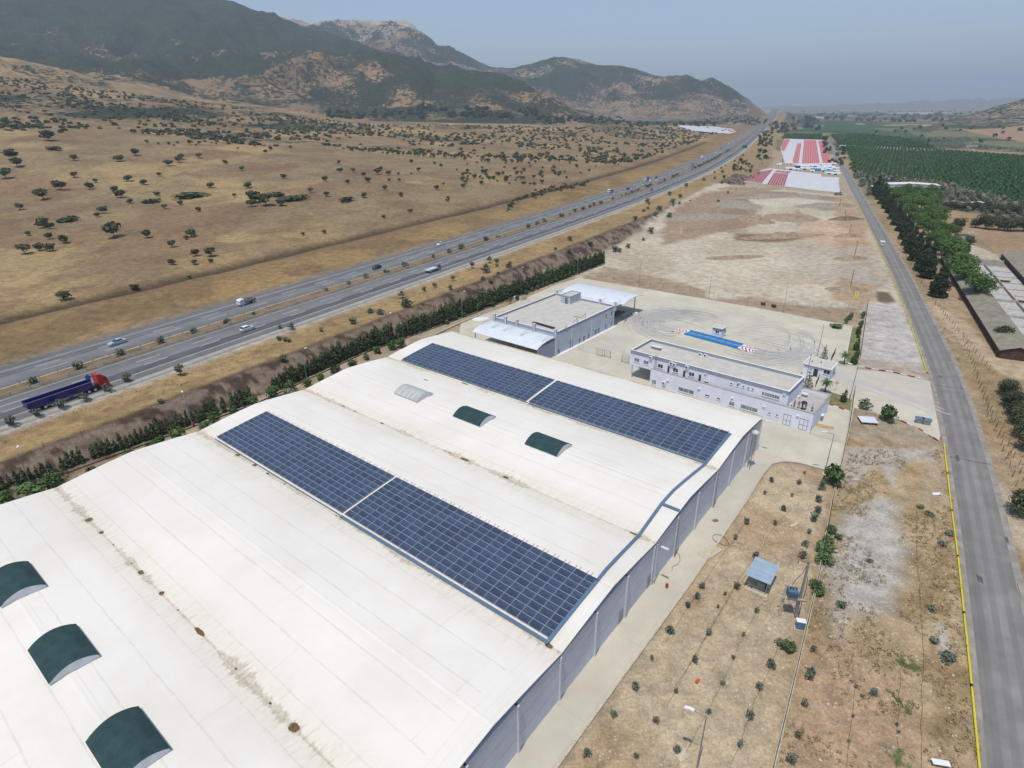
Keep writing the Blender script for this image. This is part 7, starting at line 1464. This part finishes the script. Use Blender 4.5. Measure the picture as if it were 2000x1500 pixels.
TRK = dict(flat=cabtruck('white', 'grey', 6.2, 'flat', 1.0, 2.2), flat2=cabtruck('grey', 'white', 7.4, 'flat', 1.15, 2.4), dark=cabtruck('white', 'black', 7.5, 'flat', 1.2, 2.6), bluebox=cabtruck('white', 'blue', 8., 'box', 1.25, 2.7), box=cabtruck('white', 'white', 7.5, 'box', 1.2, 2.6), teal=cabtruck('teal', 'blue', 9, 'box', 1.25, 2.7))
at_px(semitrailer(), 137, 779, 'red articulated lorry with a long dark blue tipper trailer', 'lorry')
at_px(VH['silver'], 230, 672, 'silver blue car alone on the upper carriageway, nearest the left edge', rev=True)
at_px(VH['white'], 484, 645, 'white hatchback behind the red lorry on the lower carriageway')
at_px(TRK['flat'], 482, 594, 'small white truck with an empty grey flatbed on the upper carriageway', 'truck', True)
at_px(VH['navy'], 736, 525, 'dark blue car on the upper carriageway', rev=True)
at_px(TRK['flat2'], 846, 530, 'grey cabbed truck with a pale flatbed on the lower carriageway', 'truck')
at_px(VH['wsedan'], 861, 479, 'white car between the dark blue car and the far trucks', rev=True)
at_px(TRK['dark'], 1192, 376, 'white cabbed truck with a dark load bed on the upper carriageway', 'truck', True)
at_px(VH['black'], 1226, 370, 'black car behind the white cabbed truck', rev=True)
at_px(TRK['bluebox'], 1262, 353, 'white cabbed lorry with a dark blue box body', 'lorry', True)
at_px(pc(VH['wsedan']), 1271, 354, 'white car overtaking the blue box lorry', rev=True)
at_px(VH['teal'], 1257, 362, 'pale teal car beside the median shrubs', rev=True)
at_px(pc(VH['black']), 1282, 348, 'dark car behind the blue box lorry', rev=True)
at_px(pc(VH['white']), 1283, 353, 'white car last in the bunch behind the blue box lorry', rev=True)
at_px(VH['grey'], 1272, 372, 'grey car on the lower carriageway opposite the blue box lorry')
at_px(TRK['teal'], 1351, 326, 'blue lorry on the upper carriageway above the drying sheets', 'lorry', True)
at_px(TRK['box'], 1371, 310, 'white box lorry behind the blue lorry', 'lorry', True)
at_px(VH['lime'], 1380, 333, 'yellow green car on the lower carriageway')
vn = van('white'); at_px(vn, 1398, 299, 'white van far up the motorway', 'van', True)
at_px(pc(VH['black']), 1425, 306, 'black car far up the lower carriageway')
for i, (x, y, c) in enumerate(((1417, 284, 'grey'), (1424, 280, 'white'), (1408, 291, 'black'), (1432, 276, 'wsedan'), (1441, 270, 'white'), (1447, 266, 'wsedan'), (1461, 258, 'white'), (1465, 256, 'white'), (1467, 270, 'wsedan'), (1482, 258, 'black'), (1490, 254, 'grey'), (1474, 262, 'navy'))):
    at_px(pc(VH[c]), x, y, 'tiny distant car far up the motorway', rev=i < 8, scale=1.1, group='distant cars far up the motorway')
p = P(1722, 479, .06); d = P(1712, 460)-P(1722, 479); place(pc(vn), p, math.atan2(d[0], d[1]), 1., label='white minivan driving up the side road beside the grove', cat='van')
p = P(1638, 381, 0); place(pc(TRK['flat']), p, 1.4, 1.1, label='white pickup truck parked at the corner of the near drying sheet', cat='truck')
p = P(1614, 274, .06); place(pc(VH['grey']), p, .4, 1.2, label='grey car at the far end of the side road', cat='car')
p = P(1898, 295, .0); place(pc(vn), p, .4, 1.2, label='white van on the far field track at the right', cat='van')
for k, v in list(VH.items())+list(TRK.items())+[('vn', vn)]: pass
# ------------------------------------------------------------------ tomato drying fields
M['sheeting'] = mat('white ground sheeting', tuple(alb(214, 214, 216)), .6, .06, .15, coords='World', stain=tuple(alb(200, 200, 204)), stscale=.4, stamt=.5)
M['tomato'] = mat('drying tomatoes', tuple(alb(186, 76, 76)), .8, .1, .25, coords='World', col2=tuple(alb(204, 122, 118)), bump=.05, bscale=2.)
M['tomato2'] = mat('dark drying tomatoes', tuple(alb(146, 66, 68)), .8, .1, .25, coords='World', col2=tuple(alb(178, 112, 110)), bump=.05, bscale=2.)
def dpoly(pts, z, m, name, lab=None, cat=None, parent=None, rel=None):
    w = [P(x, y, 0) for x, y in pts]; w = np.array(w); zz = ZT(w[:, 0], w[:, 1]) if z is None else np.full(len(w), z); return w, zz
def field(name, lab, outline, beds, m, zb=.12, follow=False, w=.9):
    w0 = [P(x, y, 0) if not follow else on_ground(x, y) for x, y in outline]; o = np.array(w0[0]); t = empty(name, o, 0, label=lab, cat='drying sheets')
    b = MB(); pl = [(q[0]-o[0], q[1]-o[1], q[2]-o[2]+zb) for q in w0]; n = len(pl)
    b.add(pl+[(x, y, z-.6) for x, y, z in pl], [tuple(range(n)) if sum(pl[i][0]*pl[(i+1) % n][1]-pl[(i+1) % n][0]*pl[i][1] for i in range(n)) > 0 else tuple(range(n-1, -1, -1))]); s = b.obj('ground_sheet', M['sheeting'], t)
    for bd, nb in beds:      # quad (tl, tr, br, bl) cut in strips
        q = [np.array(P(x, y, 0) if not follow else on_ground(x, y)) for x, y in bd]
        for i in range(nb):
            f0, f1 = (i+.08)/nb, (i+.92)/nb; K = 9
            for j in range(K):
                g0, g1 = (j+.02)/K, (j+.985)/K
                c = [(q[0]*(1-f)+q[1]*f)*(1-g)+(q[3]*(1-f)+q[2]*f)*g-o for f, g in ((f0, g0), (f0, g1), (f1, g1), (f1, g0))]
                mb = MB().add([(x[0], x[1], x[2]+zb+.12) for x in c]+[(x[0], x[1], x[2]+zb) for x in c], [(0, 1, 2, 3), (0, 4, 5, 1), (1, 5, 6, 2), (2, 6, 7, 3), (3, 7, 4, 0)]); mb.obj('tomato_bed', M[m], t)
    return t
cz = lambda *p: [(1350+x/5, 180+y/5) for x, y in p]
field('drying_field', 'farther field of white sheets with bright red drying tomatoes in stripes', cz((890, 452), (1290, 470), (1300, 540), (1335, 600), (1390, 705), (1080, 712), (915, 698), (885, 590), (868, 540)), [(cz((895, 458), (968, 462), (905, 580), (876, 560)), 4), (cz((1036, 500), (1076, 500), (1048, 698), (984, 694)), 4), (cz((1102, 466), (1220, 472), (1254, 696), (1080, 698)), 9), (cz((1240, 476), (1286, 480), (1378, 698), (1284, 694)), 6)], 'tomato')
field('drying_field', 'nearer field of white sheets, mostly bare, with dark red tomato stripes at its left', cz((440, 868), (500, 830), (570, 800), (680, 762), (770, 746), (1000, 770), (1270, 802), (1272, 826), (1446, 832), (1440, 880), (1455, 982), (1200, 958), (1000, 932), (700, 895)), [(cz((640, 780), (800, 756), (690, 890), (490, 868)), 7), (cz((810, 788), (950, 796), (912, 918), (738, 902)), 7), (cz((835, 766), (985, 780), (950, 792), (810, 780)), 3)], 'tomato2')
field('drying_field', 'far field of white and red sheets beyond the motorway', [(1320, 245), (1400, 248), (1428, 252), (1438, 258), (1424, 262), (1350, 256)], [([(1404, 249), (1420, 252), (1436, 258), (1416, 259)], 3), ([(1330, 251), (1395, 255), (1410, 259), (1350, 255)], 2)], 'tomato', follow=True, zb=.8)
field('drying_strip', 'thin pink strip of drying tomatoes between the orchard blocks', [(1630, 283), (1700, 285), (1800, 290), (1860, 296), (1800, 295), (1640, 287)], [([(1640, 284), (1850, 295), (1800, 294), (1645, 286)], 2)], 'tomato')
# pickers' camp
TC = dict(w=mat('white tarpaulin', (.6, .61, .62), .7, .1, 1.), b=mat('blue tarpaulin', (.05, .2, .5), .7, .1, 1.), t=mat('turquoise tarpaulin', (.1, .35, .42), .7, .1, 1.), d=mat('navy tarpaulin', (.02, .03, .15), .7, .1, 1.))
camp = [(1557, 328, 'd', 5), (1565, 325, 'w', 10), (1573, 327, 'w', 9), (1543, 331, 'w', 9), (1556, 333, 'w', 5), (1574, 331, 'w', 10), (1585, 325, 'w', 8), (1590, 331, 'w', 8), (1594, 333, 'b', 7), (1604, 329, 'w', 8), (1592, 326, 'w', 9), (1603, 332, 'w', 7), (1613, 326, 'w', 9), (1622, 328, 'w', 8), (1619, 332, 'w', 7), (1617, 336, 't', 8), (1620, 340, 'w', 8), (1632, 331, 'w', 7), (1628, 336, 'w', 9), (1632, 341, 'w', 8), (1608, 335, 'w', 4), (1537, 321, 'w', 4), (1544, 321, 'w', 4), (1629, 322, 'w', 5), (1520, 324, 'w', 4), (1524, 322, 'w', 3), (1616, 323, 'w', 9), (1586, 336, 'w', 4)]
cn = dict(w='white', b='bright blue', t='turquoise', d='navy blue')
for i, (x, y, c, w) in enumerate(camp):
    t = empty('tent', P(x, y, 0), .3+.2*(i % 3), label=(cn[c]+' tarpaulin tent among the white tents by the road') if c != 'w' else 'white tarpaulin tent in the camp between the drying fields', cat='tent', group='tents of the camp between the drying fields'); w = w*.55; l = w*.8
    MB().add([(-w, -l, 0), (w, -l, 0), (w, l, 0), (-w, l, 0), (-w, -l, 1.3), (w, -l, 1.3), (w, l, 1.3), (-w, l, 1.3), (-w, 0, 2.3), (w, 0, 2.3)], [(0, 1, 5, 4), (2, 3, 7, 6), (4, 5, 9, 8), (6, 7, 8, 9), (0, 4, 8, 7, 3), (1, 2, 6, 9, 5)]).obj('tent_canvas', TC[c], t); MB().box(-w*.3, w*.3, -l-.03, -l+.02, 0, 1.2).obj('doorway', M['dark'], t)
# ------------------------------------------------------------------ farm on the right
M['fibre'] = mat('grey fibre cement sheet', tuple(alb(152, 146, 128)), .9, .12, .5, stain=tuple(alb(120, 116, 98)), stscale=.3, stamt=.7); M['oldwall'] = mat('reddish board wall', tuple(alb(96, 72, 66)), .9, .2, 1.); M['whitewash'] = mat('dirty whitewash', tuple(alb(196, 194, 186)), .9, .12, .8, stain=tuple(alb(150, 146, 134)), stscale=.6, stamt=.7)
def gable(F, x0, x1, y0, y1, h, rh, lab, wallm, roofm, name='farm_shed', cat='shed', over=.5, ns=None):
    t = empty(name, F.o, F.az, label=lab, cat=cat); xm = (x0+x1)/2; b = MB(); b.box(x0, x1, y0, y1, 0, h); b.add([(x0, y0, h), (x1, y0, h), (xm, y0, h+rh), (x0, y1, h), (x1, y1, h), (xm, y1, h+rh)], [(0, 1, 2), (4, 3, 5)]); b.obj('wall', M[wallm], t)
    n = ns or max(1, int((y1-y0)/3)); s = rh/(xm-x0)
    for k in range(n):
        a, c = y0-.4+(y1-y0+.8)*k/n+.015, y0-.4+(y1-y0+.8)*(k+1)/n-.015
        for sg in (-1, 1):
            xe = xm+sg*((x1-x0)/2+over); ze = h-over*s; z_ = random.uniform(-.02, .03); b = MB(); b.add([(xm, a, h+rh+.06+z_), (xe, a, ze+.06+z_), (xe, c, ze+.06+z_), (xm, c, h+rh+.06+z_), (xm, a, h+rh), (xe, a, ze), (xe, c, ze), (xm, c, h+rh)], [(0, 1, 2, 3)[::sg], (4, 7, 6, 5)[::sg], (1, 5, 6, 2), (0, 4, 5, 1), (3, 2, 6, 7)]); b.obj('roof_sheet', M[roofm], t)
    return t
a0, a1 = P(1880, 500, 2.6), P(2026, 690, 2.6); S1 = Frame((a1[0], a1[1], 0), math.atan2(a0[0]-a1[0], a0[1]-a1[1])); ls = float(np.linalg.norm(a0-a1))
s1 = gable(S1, -7.2, -.2, 0, ls, 2.4, 1.2, 'very long low farm shed with a grey sheet roof and reddish board wall', 'oldwall', 'fibre', ns=26)
for i in range(24): y = 2+i*(ls-4)/23; MB().box(-7.32, -7.2, y-.12, y+.12, 0, 2.4).obj('wall_post', M['steel_dark'], s1)
b0, b1 = P(1958, 492, 2.6), P(2040, 580, 2.6); S2 = Frame((b1[0], b1[1], 0), math.atan2(b0[0]-b1[0], b0[1]-b1[1])); gable(S2, 0, 9, 0, float(np.linalg.norm(b0-b1)), 2.4, 1.3, 'second grey roofed farm shed cut by the right edge', 'dark', 'fibre')
# concrete pens between the two sheds
pn = empty('cattle_pens', S1.o, S1.az, label='row of open concrete cattle pens between the two farm sheds', cat='pens'); wd_ = 18
for i in range(12):
    y0 = 3+i*(ls-6)/12; y1 = y0+(ls-6)/12-.5; MB().box(1.2, 7.2, y0, y1, 0, .12).obj('floor_slab', M['whitewash'], pn)
    if i > 2: MB().box(8.2, 15, y0, y1-.8, 0, .12).obj('floor_slab', M['whitewash'], pn)
    MB().box(7.4, 7.6, y0, y1+.5, 0, .9).obj('pen_wall', M['whitewash'], pn)
    if i % 2: MB().box(1.2, 7.4, y1+.12, y1+.32, 0, .9).obj('pen_wall', M['whitewash'], pn)
    if i % 3 == 0: MB().box(7.8, 11, y0+.5, y0+1.4, .0, .7).obj('trough', M['oldwall'], pn)
MB().box(0, 14, ls-1.5, ls-1.2, 0, 2.2).obj('end_wall', M['whitewash'], pn); MB().box(3, 5, ls-1.56, ls-1.5, 0, 1.6).obj('gate', M['rust'], pn)
F_ = Frame(P(1861, 470), math.radians(40)); fh = gable(F_, 0, 8, 0, 6, 2.8, .9, 'small whitewashed farmhouse half hidden behind the pines', 'whitewash', 'fibre', 'farmhouse', 'house', ns=3)
MB().box(2, 3, -.05, 0, 0, 2).obj('door', M['dark'], fh); MB().box(5, 6.2, -.05, 0, 1, 2).obj('window', M['dark'], fh); MB().lathe([(.05, 0), (.5, .25), (.45, .3)], 12, (5, 2, 3.7)).obj('satellite_dish', M['white'], fh)
F_ = Frame(P(1728, 371), math.radians(22)); gable(F_, 3, 36, 0, 14, 4.2, .9, 'long white roofed farm hall behind the grove', 'metal_roof', 'membrane', 'farm_hall', 'hall', ns=5)
F_ = Frame(P(1702, 372), math.radians(22)); gable(F_, 0, 6, 0, 5, 3, .8, 'little white house beside the olive grove', 'whitewash', 'white', 'farmhouse', 'house', ns=2)
F_ = Frame(P(1845, 402), math.radians(30)); gable(F_, 0, 10, 0, 5, 2.4, .6, 'pale shed glimpsed under the wind break, left one', 'whitewash', 'fibre', 'shed', 'shed', ns=3)
F_ = Frame(P(1898, 404), math.radians(30)); gable(F_, 0, 8, 0, 5, 2.4, .6, 'pale shed glimpsed under the wind break, right one', 'whitewash', 'white', 'shed', 'shed', ns=3)
# ------------------------------------------------------------------ far buildings, bridge, road sign, masts
def farbox(x, y, l, w, h, lab, m='whitewash', roof='fibre', az=.3, z=None):
    p = P(x, y, 0); 
    p[2] = zt(p[0], p[1]); gable(Frame(p, az), -l/2, l/2, -w/2, w/2, h, h*.25, lab, m, roof, 'farm_building', 'building', ns=2)
for i, q in enumerate([(1596, 233, 60, 24, 7, 'white factory building at the edge of the far plain'), (1540, 247, 20, 10, 4, 'pale shed just right of the motorway bridge'), (1795, 222, 420, 60, 8, 'very long white greenhouse far out in the plain'), (1736, 215, 30, 20, 14, 'small tall block on the far plain'), (1660, 227, 40, 20, 7, 'low pale farm on the middle plain'), (1680, 244, 26, 12, 5, 'white farm by the middle field road'), (1600, 247, 30, 12, 5, 'reddish roofed farm right of the far orchard'), (1560, 251, 18, 9, 4, 'small pale hut beside the dark far trees'), (1720, 218, 50, 25, 7, 'white shed in the far village'), (1775, 217, 60, 25, 8, 'grey shed in the far village'), (1840, 214, 90, 30, 8, 'pale long roof at the far right of the plain'), (1896, 287, 16, 8, 4, 'small grey pump house among the irrigated fields')]): farbox(*q[:5], q[5], roof='white' if i in (0, 2, 4, 5) else 'fibre', m='metal_roof' if i in (0, 2) else 'whitewash')
for x, y, lab in ((1443, 243, 'white house under the hill left of the motorway bridge'), (1426, 242, 'pale house under the hill, left one of two'), (1456, 241, 'grey shed under the hill nearest the bridge'), (1206, 234, 'tiny white house at the foot of the far hill')):
    p = on_ground(x, y)
    if p is not None: gable(Frame(p, .4), -9, 9, -5, 5, 5, 1.5, lab, 'whitewash', 'white', 'farm_building', 'building', ns=2)
jb = int(np.searchsorted(HL, 2300)); cb = HC[jb]; nb_ = HN[jb]; az = math.atan2(nb_[0], nb_[1]); br_ = empty('road_bridge', (cb[0], cb[1], cb[2]), az, label='flat road bridge crossing the motorway before the pass', cat='bridge'); MB().box(-5, 5, -42, 42, 6.2, 7.6).obj('deck', M['kerb'], br_)
for y in (-22, 0, 22): MB().box(-4, 4, y-.6, y+.6, -1, 6.2).obj('pier', M['kerb'], br_)
for x in (-5, 5): MB().box(x-.1, x+.1, -42, 42, 7.6, 8.6).obj('parapet', M['metal_grey'], br_)
j = int(np.searchsorted(HL, 1250)); c = HC[j]-np.array([*(HN[j]*21), 0]); az = math.atan2(*(HC[j+1]-HC[j])[:2]); t = empty('direction_sign', c, az, label='green direction sign beside the far end of the motorway', cat='road sign'); MB().box(-3.5, 3.5, -.1, .1, 3, 7).obj('panel', mat('green sign', (.01, .16, .12), .5), t)
for x in (-2.5, 2.5): MB().box(x-.12, x+.12, -.1, .1, -1, 3).obj('post', M['metal_grey'], t)
for i in range(34):     # poles along the irrigated strip
    f = i/33; x = 1640+f*400; y = 255+f*52; p = P(x, y, 0); MB().tube((0, 0, 0), (0, 0, 8.5), .22, 5).obj('utility_pole', M['kerb'], loc=p, label='pale pole in the long line across the irrigated fields', cat='pole', group='poles across the irrigated fields')
for o in [o for o in bpy.data.objects if o.parent is None and o.location.z < -850]:      # unused prototypes
    for ch in list(o.children_recursive): bpy.data.objects.remove(ch)
    bpy.data.objects.remove(o)
for o in bpy.data.objects:
    if 'used' in o: del o['used']

# labels of look-alikes say where in their row each one stands
def nth(i):
    return str(i)+('th' if 10 <= i % 100 <= 20 else {1: 'st', 2: 'nd', 3: 'rd'}.get(i % 10, 'th'))
for g_, txt in (('umbrella pines of the roadside grove', 'umbrella pine with broad green crown, {} back from the near tip of the grove'), ('bushes between hall and hedge', 'green bush between hall and hedge, {} from the left edge'), ('olive saplings in the plot beside the hall', 'small olive sapling in bare ground, {} counted up from the bottom edge'),
                ('weeds on the gravel plot', 'low weed clump near the wall or gravel, {} counted up from the bottom edge'), ('wind break behind the pines', 'dark tree in the wind break, {} from the pines'), ('cypresses of the roadside grove', 'tall dark cypress facing the side road, {} back from the tip of the grove'),
                ('distant cars far up the motorway', 'tiny distant car, {} one counting up the motorway'), ('poles across the irrigated fields', 'pale pole in the irrigated fields, {} from its far end'), ('olive trees at the right edge', 'grey green tree at the right edge, {} up from the bottom corner')):
    L_ = [o for o in bpy.data.objects if o.parent is None and o.get('group') == g_]
    key = (lambda o: o.location.x) if 'hall and hedge' in g_ or 'wind break' in g_ or 'poles' in g_ else (lambda o: o.location.length)
    for i, o in enumerate(sorted(L_, key=key)): o['label'] = txt.format(nth(i+1)) if i or 'grove' not in g_ else o['label']
